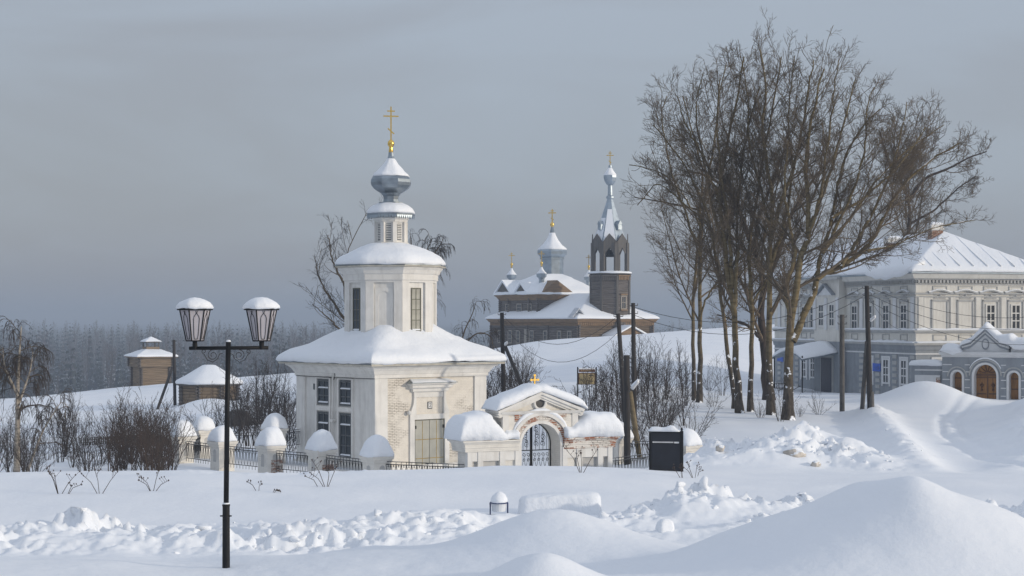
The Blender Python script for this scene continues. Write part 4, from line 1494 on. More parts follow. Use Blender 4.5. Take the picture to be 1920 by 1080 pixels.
def build_church():
    LX, LY = 12.3, 22.5
    z0, ze = -1.5, 4.35
    # lower log body, local x along the lit front, y along the shaded side
    log_walls([(0.1, 0.1), (LX - 0.1, 0.1), (LX - 0.1, LY - 0.1), (0.1, LY - 0.1)], z0, ze - 0.9, 0.30, 0.09).build('log_wall', M['log_brown'], WC)
    # long side has greyer logs than the front: a separate facing of the same courses
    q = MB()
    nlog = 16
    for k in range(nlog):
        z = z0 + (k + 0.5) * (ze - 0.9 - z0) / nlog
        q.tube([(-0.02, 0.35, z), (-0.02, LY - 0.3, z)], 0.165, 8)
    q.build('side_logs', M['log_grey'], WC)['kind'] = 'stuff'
    # log ends at the corners
    for (x, y) in ((0, 0), (LX, 0), (0, LY), (0, 7.2), (0, 12.5)):
        q = MB()
        for k in range(nlog):
            z = z0 + (k + 0.5) * (ze - 0.9 - z0) / nlog
            q.tube([(x - 0.34, y, z), (x + 0.2, y, z)], 0.15, 7)
            q.tube([(x, y - 0.34, z + 0.15), (x, y + 0.2, z + 0.15)], 0.15, 7)
        q.build('corner_log_ends', M['log_grey'], WC)
    q = MB()
    q.loft([[(-e, -e, z), (LX + e, -e, z), (LX + e, LY + e, z), (-e, LY + e, z)] for e, z in ((0.12, ze - 0.95), (0.2, ze - 0.9), (0.22, ze - 0.5), (0.35, ze - 0.45), (0.55, ze - 0.12), (0.62, ze - 0.1), (0.62, ze))])
    q.build('eave_boards', M['eave_wood'], WC)
    q = MB()
    for k in range(36):
        x = 0.1 + k * LX / 36
        q.box(x, x + 0.2, -0.30, -0.24, ze - 0.82, ze - 0.5)
    for k in range(64):
        y = 0.1 + k * LY / 64
        q.box(-0.30, -0.24, y, y + 0.2, ze - 0.82, ze - 0.5)
    q.build('carved_fringe', M['eave_wood'], WC, recalc=False)['kind'] = 'stuff'
    snow_hip('lower_roof_snow', WC, LX / 2 + 0.75, LY / 2 + 0.75, ze + 0.01, 3.3, LX / 2, LY / 2, 0.30, seed=2)
    # windows of the long side
    T = lambda y, z: face_T((-0.27, y, z), (0, -1, 0), (1, 0, 0))
    for y in (1.9, 4.4, 7.9, 11.4, 15.0, 17.2, 20.0):
        window(WC, T(y, 0.85), 1.0, 1.9, 2, 3, M['pale_wood'], M['glass'], 0.14, 0.06, 0.10, panes=False)
    bx('board_panel', M['pale_wood'], WC, -0.22, -0.10, 12.3, 13.4, -1.0, 2.9)
    # porch on the lit front
    px0, px1, pd = 4.3, 9.2, 2.6
    bx('porch_wall', M['log_brown'], WC, px0 + 0.4, px1 - 0.4, -pd + 0.3, -0.1, -1.2, 1.85)
    for x in (px0 + 0.3, 6.0, 7.5, px1 - 0.3):
        bx('porch_post', M['eave_wood'], WC, x - 0.1, x + 0.1, -pd, -pd + 0.2, -1.2, 1.85)
    bx('porch_beam', M['eave_wood'], WC, px0, px1, -pd - 0.1, 0.0, 1.85, 2.1)
    gable_box(px0 + 0.1, px1 - 0.1, -pd - 0.05, 0.0, 2.1, 1.15, 'y').build('porch_gable', M['eave_wood'], WC)
    q = MB()
    xm = (px0 + px1) / 2
    for s_ in (-1, 1):
        a, b_ = (xm + s_ * 2.9, 1.98), (xm, 3.32)
        q.add([(a[0], y, a[1] + d) for d in (0, 0.22) for y in (-pd - 0.35, 0.0)] + [(b_[0], y, b_[1] + d) for d in (0, 0.22) for y in (-pd - 0.35, 0.0)],
              [(0, 1, 3, 2), (4, 6, 7, 5), (0, 4, 5, 1), (2, 3, 7, 6), (0, 2, 6, 4), (1, 5, 7, 3)])
    q.build('porch_snow', M['snow_roof'], WC)
    # upper two storey block
    ux0, ux1, uy0, uy1 = 1.0, 11.0, 11.5, 21.7
    log_walls([(ux0, uy0), (ux1, uy0), (ux1, uy1), (ux0, uy1)], 4.0, 7.35, 0.30, 0.09).build('upper_log_wall', M['log_grey'], WC)
    for (x, y) in ((ux0, uy0), (ux0, uy1), (ux0, uy0 + 2.2), (ux0, uy1 - 2.4)):
        q = MB()
        for k in range(11):
            q.tube([(x - 0.32, y, 4.2 + k * 0.3), (x + 0.2, y, 4.2 + k * 0.3)], 0.14, 7)
            q.tube([(x, y - 0.32, 4.35 + k * 0.3), (x, y + 0.2, 4.35 + k * 0.3)], 0.14, 7)
        q.build('upper_log_ends', M['log_grey'], WC)
    q = MB()
    q.loft([[(ux0 - e, uy0 - e, z), (ux1 + e, uy0 - e, z), (ux1 + e, uy1 + e, z), (ux0 - e, uy1 + e, z)] for e, z in ((0.12, 7.0), (0.2, 7.1), (0.45, 7.5), (0.7, 7.72), (0.7, 7.82))])
    q.build('upper_eave', M['eave_wood'], WC)
    for y in (13.6, 16.4, 19.6):
        window(WC, face_T((ux0 - 0.2, y, 5.0), (0, -1, 0), (1, 0, 0)), 1.3 if y == 16.4 else 1.0, 1.55, 2, 3, M['pale_wood'], M['glass'], 0.14, 0.06, 0.10, panes=False, name='upper_window')
    snow_hip('upper_roof_snow', WC, 5.75, 5.85, 7.83, 2.7, 6.0, 16.6, 0.35, top=4.4, seed=5, noise=0.12)
    # boarded gables in the upper roof
    for (y0, y1, h) in ((13.6, 16.9, 1.45), (18.0, 22.3, 1.85)):
        gable_box(ux0 - 0.55, ux0 + 3.0, y0, y1, 7.84, h, 'x').build('roof_gable', M['board_dark'], WC)
        q = MB()
        ym = (y0 + y1) / 2
        for s_ in (-1, 1):
            a, b_ = (ym + s_ * ((y1 - y0) / 2 + 0.25), 7.80), (ym, 7.84 + h + 0.06)
            q.add([(x, a[0], a[1] + d) for d in (0, 0.28) for x in (ux0 - 0.75, ux0 + 3.2)] + [(x, b_[0], b_[1] + d) for d in (0, 0.28) for x in (ux0 - 0.75, ux0 + 3.2)],
                  [(0, 1, 3, 2), (4, 6, 7, 5), (0, 4, 5, 1), (2, 3, 7, 6), (0, 2, 6, 4), (1, 5, 7, 3)])
        q.build('gable_snow', M['snow_roof'], WC)
    gable_box(0.6, 6.8, uy0 - 0.72, uy0 + 3, 7.84, 2.0, 'y').build('roof_gable', M['eave_wood'], WC)
    # drum with bulb
    c = (7.1, 17.3)
    rot = R(8)
    m = MB()
    m.loft([poly_ring(8, r * K8, z, rot, c=c) for r, z in ((1.85, 9.2), (1.85, 9.9), (1.5, 10.05), (1.5, 13.0), (1.65, 13.05), (1.65, 13.25), (1.55, 13.3), (1.95, 13.75), (2.0, 14.2), (1.9, 14.45))])
    m.build('main_drum', M['zinc_light'], WC)
    m = MB()
    m.loft([poly_ring(8, r * K8, z, rot, 3, c=c) for r, z in ((1.96, 14.42), (1.93, 14.6), (1.35, 15.1), (0.85, 15.8), (0.5, 16.5), (0.38, 16.9))])
    m.build('dome_snow', M['snow_roof'], WC, smooth=True)
    m = MB()
    m.lathe([(0.42, 16.6), (0.30, 17.2), (0.16, 17.8)], 8, 0, c)
    m.build('dome_spike', M['zinc'], WC)
    MB().lathe([(0.14, 17.7), (0.2, 17.8), (0.34, 18.1), (0.2, 18.38), (0.05, 18.45)], 12, 0, c).build('gilded_ball', M['gold'], WC, smooth=True)
    orthodox_cross(M['gold'], WC, 'cross', (c[0], c[1], 18.35), 2.0, 1.15, 0.5, 0.075, R(-30))
    cupola(WC, (2.2, 20.6, 9.3), 0.92)
    cupola(WC, (2.6, 13.2, 9.3), 0.92)
    cupola(WC, (10.6, 13.0, 9.0), 0.9)
    # ---- belfry tower
    t = (6.8, 2.3)
    r8 = R(-90 + 17 - math.degrees(WC.rotation_euler.z) )
    zt0, zt1 = 5.2, 10.4
    ring = [p[:2] for p in poly_ring(8, 2.85, 0, r8, c=t)]
    log_walls(ring, zt0 - 1.9, zt1, 0.30, 0.06).build('tower_wall', M['log_grey'], WC)
    for k in range(8):
        x, y = ring[k]
        dx, dy = (x - t[0]) / 2.85, (y - t[1]) / 2.85
        MB().obox((x, y, (zt0 + zt1) / 2 - 0.95), (dx * 0.1, dy * 0.1, 0), (-dy * 0.16, dx * 0.16, 0), (0, 0, (zt1 - zt0) / 2 + 0.94)).build('tower_corner_board', M['board_dark'], WC)
    # carved lit face: panel, frieze and window
    def tface(k):
        a = r8 + (k + 0.5) * R(45)
        n_ = Vector((math.cos(a), math.sin(a), 0))
        return n_, Vector((-n_.y, n_.x, 0))
    for k in range(8):
        n_, rg_ = tface(k)
        dist = 2.85 * math.cos(R(22.5)) + 0.06
        q = MB()
        for j in range(7):
            q.obox(Vector((t[0], t[1], zt1 - 0.45)) + n_ * (dist + 0.06) + rg_ * ((j - 3) * 0.27), rg_ * 0.08, n_ * 0.06, (0, 0, 0.28))
        q.obox(Vector((t[0], t[1], zt1 - 0.12)) + n_ * (dist + 0.08), rg_ * 1.05, n_ * 0.10, (0, 0, 0.08))
        q.build('carved_frieze', M['eave_wood'] if n_.dot(Vector((0.5, -0.85, 0))) > 0.5 else M['log_grey'], WC)  # warm tone on sun-facing sides, grey elsewhere: lit and shaded look set by colour
    best = max(range(8), key=lambda k: tface(k)[0].dot(Vector((0.30, -0.95, 0))))
    n_, rg_ = tface(best)
    dist = 2.85 * math.cos(R(22.5)) + 0.10
    window(WC, face_T((t[0] + n_.x * (dist + 0.06), t[1] + n_.y * (dist + 0.06), zt0 + 0.45), rg_, -n_), 1.0, 1.9, 2, 2, M['pale_wood'], M['glass'], 0.16, 0.07, 0.12, panes=False, name='tower_window')
    q = MB()
    q.obox(Vector((t[0], t[1], zt0 + 2.5)) + n_ * (dist + 0.06), rg_ * 0.65, n_ * 0.16, (0, 0, 0.07))
    q.obox(Vector((t[0], t[1], zt0 + 0.35)) + n_ * (dist + 0.06), rg_ * 0.62, n_ * 0.16, (0, 0, 0.08))
    q.build('window_ledge', M['eave_wood'], WC)
    q = MB()
    q.loft([poly_ring(8, r, z, r8, c=t) for r, z in ((2.8, zt1), (3.2, zt1 + 0.12), (3.2, zt1 + 0.2), (2.6, zt1 + 0.4))])
    q.build('tower_ledge', M['board_dark'], WC)
    q = MB()
    q.loft([poly_ring(8, r, z, r8, 3, c=t) for r, z in ((3.2, zt1 + 0.201), (3.22, zt1 + 0.35), (2.7, zt1 + 0.52))])
    q.build('ledge_snow', M['snow_roof'], WC, smooth=True, noise=(0.08, 0.8, 3))
    # open bell stage: corner posts, arched heads, gables
    zb0, zb1 = zt1 + 0.3, zt1 + 4.4
    rb = 2.62
    ringb = poly_ring(8, rb, 0, r8, c=t)
    for k in range(8):
        x, y, _ = ringb[k]
        dx, dy = (x - t[0]) / rb, (y - t[1]) / rb
        MB().obox((x - dx * 0.1, y - dy * 0.1, (zb0 + zb1) / 2), (dx * 0.2, dy * 0.2, 0), (-dy * 0.32, dx * 0.32, 0), (0, 0, (zb1 - zb0) / 2)).build('belfry_post', M['board_dark'], WC)
        n_, rg_ = tface(k)
        ap = rb * math.cos(R(22.5))
        hw = rb * math.sin(R(22.5))
        g = MB()
        # gable board with a pointed opening below
        pts = [(-hw, 2.9), (-hw, 4.4), (-hw - 0.0, 4.55), (0, 5.65), (hw, 4.55), (hw, 2.9), (hw * 0.55, 2.9), (0, 3.75), (-hw * 0.55, 2.9)]
        V = [(x_, y_, z_) for y_ in (-0.06, 0.06) for x_, z_ in pts]
        L8 = [(0, 8, 7, 3), (7, 6, 5, 3), (0, 3, 1), (3, 5, 4)]
        Fc = [tuple(f) for f in L8] + [tuple(i + 9 for i in f[::-1]) for f in L8] + [(i, (i + 1) % 9, (i + 1) % 9 + 9, i + 9) for i in range(9)]
        o = g.add(V, Fc).build('belfry_gable', M['board_dark'], WC)
        o.matrix_local = face_T((t[0] + n_.x * ap, t[1] + n_.y * ap, zt1), rg_, -n_)
        q = MB()
        for s_ in (-1, 1):
            q.add([(s_ * (hw + 0.08), y_, 4.50 + d) for d in (0, 0.16) for y_ in (-0.22, 0.9)] + [(0, y_, 5.68 + d) for d in (0, 0.16) for y_ in (-0.22, 0.9)],
                  [(0, 1, 3, 2), (4, 6, 7, 5), (0, 4, 5, 1), (2, 3, 7, 6), (0, 2, 6, 4), (1, 5, 7, 3)])
        o2 = q.build('gable_snow', M['snow_roof'], WC)
        o2.matrix_local = o.matrix_local.copy()
        rl = bx('parapet', M['board_dark'], WC, -hw, hw, -0.04, 0.04, 0.25, 1.15)
        rl.matrix_local = o.matrix_local.copy()
    MB().lathe([(0.15, zb0 + 3.2), (0.4, zb0 + 3.1), (0.5, zb0 + 2.6), (0.75, zb0 + 2.2)], 12, 0, t).build('bell', M['iron'], WC, smooth=True)
    q = MB()
    q.loft([poly_ring(8, r, z, r8, c=t) for r, z in ((2.5, zb0 + 0.02), (2.5, zb0 + 0.1))])
    q.build('belfry_floor', M['board_dark'], WC)
    # tent spire
    sp0 = zt1 + 4.45
    m = MB()
    m.loft([poly_ring(8, r, z, r8, c=t) for r, z in ((2.45, sp0), (1.75, sp0 + 1.9), (0.42, sp0 + 6.0), (0.30, sp0 + 6.1))])
    m.build('tent_spire', M['zinc_light'], WC)
    m = MB()
    n8 = 8
    for k in range(8):
        am_ = r8 + (k + 0.5) * R(45)
        if math.cos(am_) * 0.62 + math.sin(am_) * -0.79 > 0.55:
            continue
        a0, a1 = r8 + k * R(45) + R(3), r8 + (k + 1) * R(45) - R(3)
        f = 1.03
        top = 4.6 if k % 2 else 3.4
        rt = 2.45 - 0.37 * min(top, 1.9) - 0.325 * max(0, top - 1.9)
        V = [(t[0] + r * math.cos(a) * f, t[1] + r * math.sin(a) * f, sp0 + z) for r, z in ((2.45, 0.05), (1.75, 1.9), (rt, top)) for a in (a0, a1)]
        V += [(t[0] + r * math.cos(a) * 0.98, t[1] + r * math.sin(a) * 0.98, sp0 + z) for r, z in ((2.45, 0.05), (1.75, 1.9), (rt, top)) for a in (a0, a1)]
        m.add(V, [(0, 1, 3, 2), (2, 3, 5, 4), (6, 8, 9, 7), (8, 10, 11, 9), (0, 2, 8, 6), (2, 4, 10, 8), (1, 7, 9, 3), (3, 9, 11, 5), (4, 5, 11, 10), (0, 6, 7, 1)])
    m.build('spire_snow', M['snow_roof'], WC)['kind'] = 'stuff'
    for k in range(0, 8, 2):
        n_, rg_ = tface(k)
        d0 = gable_box(-0.35, 0.35, -0.55, 0.4, 0.75, 0.5, 'y')
        d0.box(-0.3, 0.3, -0.45, 0.4, 0.0, 0.75)
        o = d0.build('spire_dormer', M['zinc_light'], WC)
        o.matrix_local = face_T((t[0] + n_.x * 1.55, t[1] + n_.y * 1.55, sp0 + 1.75), rg_, -n_)
    m = MB()
    m.loft([poly_ring(8, r, z, r8, c=t) for r, z in ((0.36, sp0 + 5.9), (0.55, sp0 + 6.15), (0.55, sp0 + 6.4), (0.34, sp0 + 6.55), (0.30, sp0 + 7.9), (0.5, sp0 + 8.05), (0.82, sp0 + 8.5), (0.95, sp0 + 9.0), (0.92, sp0 + 9.35), (0.5, sp0 + 9.9), (0.24, sp0 + 10.4), (0.2, sp0 + 10.7))])
    m.build('spire_onion', M['zinc_light'], WC)
    m = MB()
    m.loft([poly_ring(8, r, z, r8, 3, c=t) for r, z in ((0.94, sp0 + 9.3), (0.93, sp0 + 9.42), (0.55, sp0 + 9.9), (0.28, sp0 + 10.35))])
    m.build('onion_snow', M['snow_roof'], WC, smooth=True)
    orthodox_cross(M['gold'], WC, 'cross', (t[0], t[1], sp0 + 10.6), 2.05, 1.0, 0.45, 0.055, R(-30))


build_church()

# ------------------------------------------------------------------ log tower and log house on the left


def log_tower():
    x, Y = (283 - 960) / F * 200, 200.0
    z0 = gz(x, Y) - 0.6
    t = thing('log_watchtower', 'square log watchtower with overhanging top and snowy roof at the hill edge', 'log tower', (x, Y, z0), R(30))
    hw = 2.25
    t.scale = (0.74, 0.74, 0.70)
    log_walls([(-hw, -hw), (hw, -hw), (hw, hw), (-hw, hw)], -1, 4.3, 0.32, 0.09).build('lower_log_wall', M['log_tower'], t)
    h2 = hw + 0.42
    log_walls([(-h2, -h2), (h2, -h2), (h2, h2), (-h2, h2)], 4.3, 5.9, 0.32, 0.09).build('upper_log_wall', M['log_tower'], t)
    for sx in (-1, 1):
        for sy in (-1, 1):
            q = MB()
            for k in range(16):
                q.tube([(sx * hw, sy * (hw - 0.2), -0.8 + k * 0.32), (sx * hw, sy * (hw + 0.34), -0.8 + k * 0.32)], 0.14, 7)
                q.tube([(sx * (hw - 0.2), sy * hw, -0.64 + k * 0.32), (sx * (hw + 0.34), sy * hw, -0.64 + k * 0.32)], 0.14, 7)
            for k in range(5):
                q.tube([(sx * h2, sy * (h2 - 0.2), 4.4 + k * 0.32), (sx * h2, sy * (h2 + 0.3), 4.4 + k * 0.32)], 0.14, 7)
                q.tube([(sx * (h2 - 0.2), sy * h2, 4.5 + k * 0.32), (sx * (h2 + 0.3), sy * h2, 4.5 + k * 0.32)], 0.14, 7)
            q.build('corner_log_ends', M['log_grey'], t)
    q = MB()
    q.loft([rrect(h2 + e, h2 + e, z, 0, 2) for e, z in ((0.2, 5.9), (0.62, 5.85), (0.62, 5.98), (0.1, 6.2))])
    q.build('eave', M['log_tower'], t)
    snow_hip('roof_snow', t, h2 + 0.66, h2 + 0.66, 5.99, 0.95, thick=0.28, top=2.2, seed=3)
    for sx in (-1, 1):
        for sy in (-1, 1):
            bx('lantern_post', M['board_dark'], t, sx * 0.95 - 0.08, sx * 0.95 + 0.08, sy * 0.95 - 0.08, sy * 0.95 + 0.08, 7.0, 8.3)
    for a in range(4):
        o = bx('lantern_rail', M['log_tower'], t, -1.05, 1.05, -1.04, -0.94, 7.2, 7.6)
        o.rotation_euler = (0, 0, a * R(90))
    bx('lantern_beam', M['board_dark'], t, -1.15, 1.15, -1.15, 1.15, 8.3, 8.45)
    snow_hip('lantern_snow', t, 1.32, 1.32, 8.46, 0.75, thick=0.14, seed=4)


log_tower()


def log_house():
    x, Y = (392 - 960) / F * 150, 150.0
    z0 = gz(x, Y) - 0.3
    zb = (600 - 757) / F * Y
    t = thing('octagonal_log_house', 'low eight sided log house with a snow capped roof behind the street lamp', 'log house', (x, Y, min(z0, zb)), R(12))
    rr = 2.55
    zt = (600 - 720) / F * Y - min(z0, zb)
    ring = [p[:2] for p in poly_ring(8, rr, 0, R(22.5))]
    log_walls(ring, -1.2, zt, 0.27, 0.08).build('log_wall', M['log_tower'], t)
    for k in range(8):
        q = MB()
        a = R(22.5 + 45 * k)
        for j in range(int((zt + 1) / 0.27)):
            for da in (-0.4, 0.4):
                d = Vector((math.cos(a + da * 2.2), math.sin(a + da * 2.2), 0))
                p = Vector((rr * math.cos(a), rr * math.sin(a), -0.9 + j * 0.27 + (0.13 if da > 0 else 0)))
                q.tube([p - d * 0.1, p + d * 0.25], 0.115, 6)
        q.build('corner_log_ends', M['log_grey'], t)
    q = MB()
    q.loft([poly_ring(8, r, z, R(22.5)) for r, z in ((rr + 0.1, zt - 0.1), (rr + 0.55, zt - 0.04), (rr + 0.55, zt + 0.06), (rr, zt + 0.2))])
    q.build('eave', M['board_dark'], t)
    q = MB()
    q.loft([poly_ring(8, r, z, R(22.5), 3, soft=s) for r, z, s in ((rr + 0.58, zt + 0.061, 0), (rr + 0.6, zt + 0.2, 0.05), (rr + 0.5, zt + 0.34, 0.1), (rr - 0.3, zt + 0.72, 0.1), (rr - 1.2, zt + 1.22, 0.1), (0.6, zt + 1.66, 0.2), (0.35, zt + 1.7, 0.2))])
    q.build('roof_snow', M['snow_roof'], t, smooth=True, noise=(0.05, 0.9, 6))


log_house()

# dark shed with a barrel shaped front, half hidden by shrubs
shx, shY = (455 - 960) / F * 112, 112.0
sh = thing('dark_shed', 'dark plank shed with arched end hidden in shrubs left of the chapel', 'shed', (shx, shY, gz(shx, shY) - 0.2), R(25))
arc = [(0.95 * math.cos(a), 0.3 + 1.65 * math.sin(a)) for a in np.linspace(0, math.pi, 13)]
sh.scale = (0.72, 0.72, 0.62)
MB().extrude([(0.95, -0.5)] + arc + [(-0.95, -0.5)], 0, 2.6).build('arched_wall', M['board_dark'], sh)
MB().box(0.96, 4.4, 0.4, 3.4, -0.5, 0.4).build('lean_to_wall', M['board_dark'], sh, recalc=False)
MB().add([(0.96, 0.2, 0.6), (4.6, 0.2, 0.41), (4.6, 3.6, 0.41), (0.96, 3.6, 0.6), (0.96, 0.2, 0.72), (4.6, 0.2, 0.53), (4.6, 3.6, 0.53), (0.96, 3.6, 0.72)],
         [(0, 3, 2, 1), (4, 5, 6, 7), (0, 1, 5, 4), (1, 2, 6, 5), (2, 3, 7, 6), (3, 0, 4, 7)]).build('lean_to_roof', M['log_grey'], sh)
# ------------------------------------------------------------------ two storey stucco mansion on the right
MA = thing('stucco_mansion', 'two storey stucco mansion, cream upstairs and blue grey below, snowy hip roof', 'mansion', (26.5, 112.0, -5.3), math.atan2(0.25, 0.966))


def build_mansion():
    W, D = 9.08, 23.2
    zl, ze = 3.75, 8.30      # top of the ground floor, top of the wall
    bx('lower_wall', M['mans_blue'], MA, 0, W, 0, D, -1.0, zl)
    # upper wall: lit cream front, grey white on the long side
    bx('upper_wall', M['mans_cream'], MA, 0.001, W - 0.001, 0.001, D - 0.001, zl, ze)
    # plaster bands (both faces) as rings standing proud
    def band(nm, z0, z1, e0, e1, mt):
        MB().loft([[(-e, -e, z), (W + e, -e, z), (W + e, D + e, z), (-e, D + e, z)] for e, z in ((-0.02, z0), (e0, z0), (e1, z1), (-0.02, z1))]).build(nm, M[mt], MA)
    band('ground_belt', 3.02, 3.12, 0.05, 0.05, 'mans_white')
    band('belt_course', zl - 0.42, zl - 0.12, 0.06, 0.10, 'mans_blue')
    band('belt_ledge', zl - 0.12, zl + 0.03, 0.22, 0.26, 'mans_trim')
    band('panel_zone_top', 4.42, 4.52, 0.06, 0.10, 'mans_trim')
    band('sill_ledge', 4.52, 4.62, 0.18, 0.20, 'mans_trim')
    band('impost', 6.80, 6.88, 0.05, 0.07, 'mans_trim')
    band('frieze_bottom', 7.00, 7.10, 0.09, 0.11, 'mans_trim')
    band('frieze_top', 7.62, 7.70, 0.06, 0.07, 'mans_trim')
    band('cornice_lower', 7.93, 8.03, 0.12, 0.18, 'mans_trim')
    band('cornice', 8.03, 8.34, 0.30, 0.50, 'mans_cream')
    # snow lying on the two ledges and the moulded window heads
    for z, e, h, sd in ((zl + 0.03, 0.24, 0.17, 2), (4.62, 0.19, 0.18, 5)):
        q = MB()
        for side in (0, 1):
            L = W if side == 0 else D
            rings = []
            for k in range(int(L / 0.4) + 1):
                s = k * L / int(L / 0.4)
                hh = h * (0.55 + 0.9 * abs(mnoise.noise(Vector((s * 0.9, sd, side * 5)))))
                pr = [(e, z + 0.001), (e + 0.02, z + hh * 0.5), (e * 0.6, z + hh), (0.0, z + hh * 1.15), (0.0, z + 0.001)]
                rings.append([(s, -a, b_) if side == 0 else (-a, s, b_) for a, b_ in pr])
            q.loft(rings)
        q.build('ledge_snow', M['snow_roof'], MA, smooth=False)['kind'] = 'stuff'
    # dentils under the cornice, both faces
    q = MB()
    for k in range(int(W / 0.26)):
        x = 0.1 + k * 0.26
        q.box(x, x + 0.12, -0.16, 0.0, 7.74, 7.93)
    for k in range(int(D / 0.26)):
        y = 0.1 + k * 0.26
        q.box(-0.16, 0.0, y, y + 0.12, 7.74, 7.93)
    q.build('dentils', M['mans_trim'], MA, recalc=False)['kind'] = 'stuff'
    # bays -------------------------------------------------
    def bay(face, t, kind, low, pale=True):
        """t is the centre of the bay along the face"""
        r_, i_ = ((1, 0, 0), (0, 1, 0)) if face == 'front' else ((0, -1, 0), (1, 0, 0))
        T = lambda z, push=0.0: face_T((t, -push, z) if face == 'front' else (-push, t, z), r_, i_)
        tr = 'mans_trim'
        # moulded surround with a wavy head
        m = MB()
        m.box(-0.62, -0.50, -0.07, 0.0, 4.62, 6.62)
        m.box(0.50, 0.62, -0.07, 0.0, 4.62, 6.62)
        m.box(-0.62, 0.62, -0.07, 0.0, 6.52, 6.66)
        o = m.build('window_moulding', M[tr], MA, recalc=False)
        o.matrix_local = T(0.0)
        m = MB()
        pts = [(x, 7.05 + 0.16 * math.cos(min(1, abs(x) / 0.7) * math.pi / 2)) for x in np.linspace(-0.85, 0.85, 13)]
        rings = [[(x, -0.16, z), (x, -0.16, z + 0.09), (x, 0.0, z + 0.09), (x, 0.0, z)] for x, z in pts]
        m.loft(rings)
        o = m.build('wavy_head', M[tr], MA)
        o.matrix_local = T(0.0)
        m = MB()
        rings = [[(x, -0.165, z + 0.091), (x, -0.12, z + 0.15), (x, 0.0, z + 0.16), (x, 0.0, z + 0.091)] for x, z in pts]
        m.loft(rings)
        o = m.build('head_snow', M['snow_roof'], MA)
        o.matrix_local = T(0.0)
        m = MB()
        m.box(-0.42, 0.42, -0.05, 0.0, 6.72, 6.79)
        m.box(-0.42, 0.42, -0.05, 0.0, 6.93, 6.98)
        m.box(-0.30, 0.30, -0.08, 0.0, 6.80, 6.86)
        m.lathe([(0.02, 6.86), (0.10, 6.88), (0.08, 6.96), (0.02, 6.99)], 8, 0, (0, -0.03))
        o = m.build('stucco_ornament', M[tr], MA)
        o.matrix_local = T(0.0)
        # frieze panel above, apron panel below
        for (z0, z1, hw) in ((7.22, 7.54, 0.52), (3.93, 4.34, 0.5)):
            m = MB()
            for (a, b_, c_, d_) in ((-hw, hw, z0, z0 + 0.05), (-hw, hw, z1 - 0.05, z1), (-hw, -hw + 0.05, z0 + 0.05, z1 - 0.05), (hw - 0.05, hw, z0 + 0.05, z1 - 0.05)):
                m.box(a, b_, -0.045, 0.0, c_, d_)
            o = m.build('panel_moulding', M[tr], MA, recalc=False)
            o.matrix_local = T(0.0)
        if kind == 'blind':
            m = MB()
            m.box(-0.5, 0.5, -0.02, 0.0, 4.62, 6.52)
            o = m.build('blind_window', M['mans_cream'], MA, recalc=False)
            o.matrix_local = T(0.0)
        else:
            window(MA, T(4.64, 0.055), 0.74 if face == 'front' else 0.95, 1.72, 2, 3, M['white_wood'], M['glass'], 0.10, 0.07, 0.05, panes=False)
        if low:
            window(MA, T(0.95, 0.055), 0.92, 1.75, 2, 3, M['mans_white'], M['glass'], 0.12, 0.07, 0.05, panes=False, name='lower_window')
            m = MB()
            m.box(-0.62, -0.47, -0.05, 0.0, 0.8, 2.85)
            m.box(0.47, 0.62, -0.05, 0.0, 0.8, 2.85)
            m.box(-0.47, 0.47, -0.05, 0.0, 2.72, 2.85)
            o = m.build('lower_surround', M['mans_white'], MA, recalc=False)
            o.matrix_local = T(0.0)

    def pil(face, t, w=0.34, z0=4.62, z1=6.80, mt='mans_cream'):
        for (a, b_, e, mm) in ((-w / 2, w / 2, 0.07, mt),):
            if face == 'front':
                bx('pilaster', M[mm], MA, t + a, t + b_, -e, 0.0, z0, z1)
                bx('pilaster_side', M['mans_trim'], MA, t + a - 0.07, t + a, -0.045, 0.0, z0, z1)
                bx('pilaster_side', M['mans_trim'], MA, t + b_, t + b_ + 0.07, -0.045, 0.0, z0, z1)
            else:
                bx('pilaster', M[mm], MA, -e, 0.0, t + a, t + b_, z0, z1)
                bx('pilaster_side', M['mans_trim'], MA, -0.045, 0.0, t + a - 0.07, t + a, z0, z1)
                bx('pilaster_side', M['mans_trim'], MA, -0.045, 0.0, t + b_, t + b_ + 0.07, z0, z1)
    for k, t in enumerate((1.74, 3.61, 5.46, 7.33)):
        bay('front', t, 'blind' if k < 2 else 'window', True)
    for t in (0.35, 2.67, 4.53, 6.4, 8.6):
        pil('front', t)
    for t, k in ((1.63, 1), (4.2, 1), (6.67, 1), (9.0, 0), (16.0, 1), (17.6, 1), (20.4, 1)):
        bay('side', t, 'window', bool(k))
    for t in (0.4, 2.9, 5.4, 7.9, 15.2, 18.9, 22.2):
        pil('side', t, 0.45, mt='mans_white')
        # rusticated strips below
        q = MB()
        for z in np.arange(0.2, 2.9, 0.42):
            q.box(-0.06, 0.0, t - 0.3, t + 0.3, z, z + 0.24)
        q.build('rusticated_strip', M['mans_trim'], MA, recalc=False)
    # projecting centre bay of the long side with a pediment
    y0, y1 = 10.4, 14.6
    bx('centre_bay_wall', M['mans_cream'], MA, -0.55, -0.002, y0, y1, zl, 8.2)
    bx('centre_bay_base', M['mans_blue'], MA, -0.55, -0.002, y0, y1, -1.0, zl - 0.001)
    bx('centre_bay_cornice', M['mans_trim'], MA, -0.85, -0.0, y0 - 0.3, y1 + 0.3, 8.2, 8.42)
    for t in (11.6, 13.4):
        window(MA, face_T((-0.58, t, 4.7), (0, -1, 0), (1, 0, 0)), 1.15, 1.9, 2, 3, M['white_wood'], M['glass'], 0.22, 0.08, 0.05, panes=False, name='centre_window')
    for t in (10.6, 12.5, 14.4):
        bx('centre_pilaster', M['mans_white'], MA, -0.64, -0.55, t - 0.2, t + 0.2, 4.6, 6.9)
    q = MB()
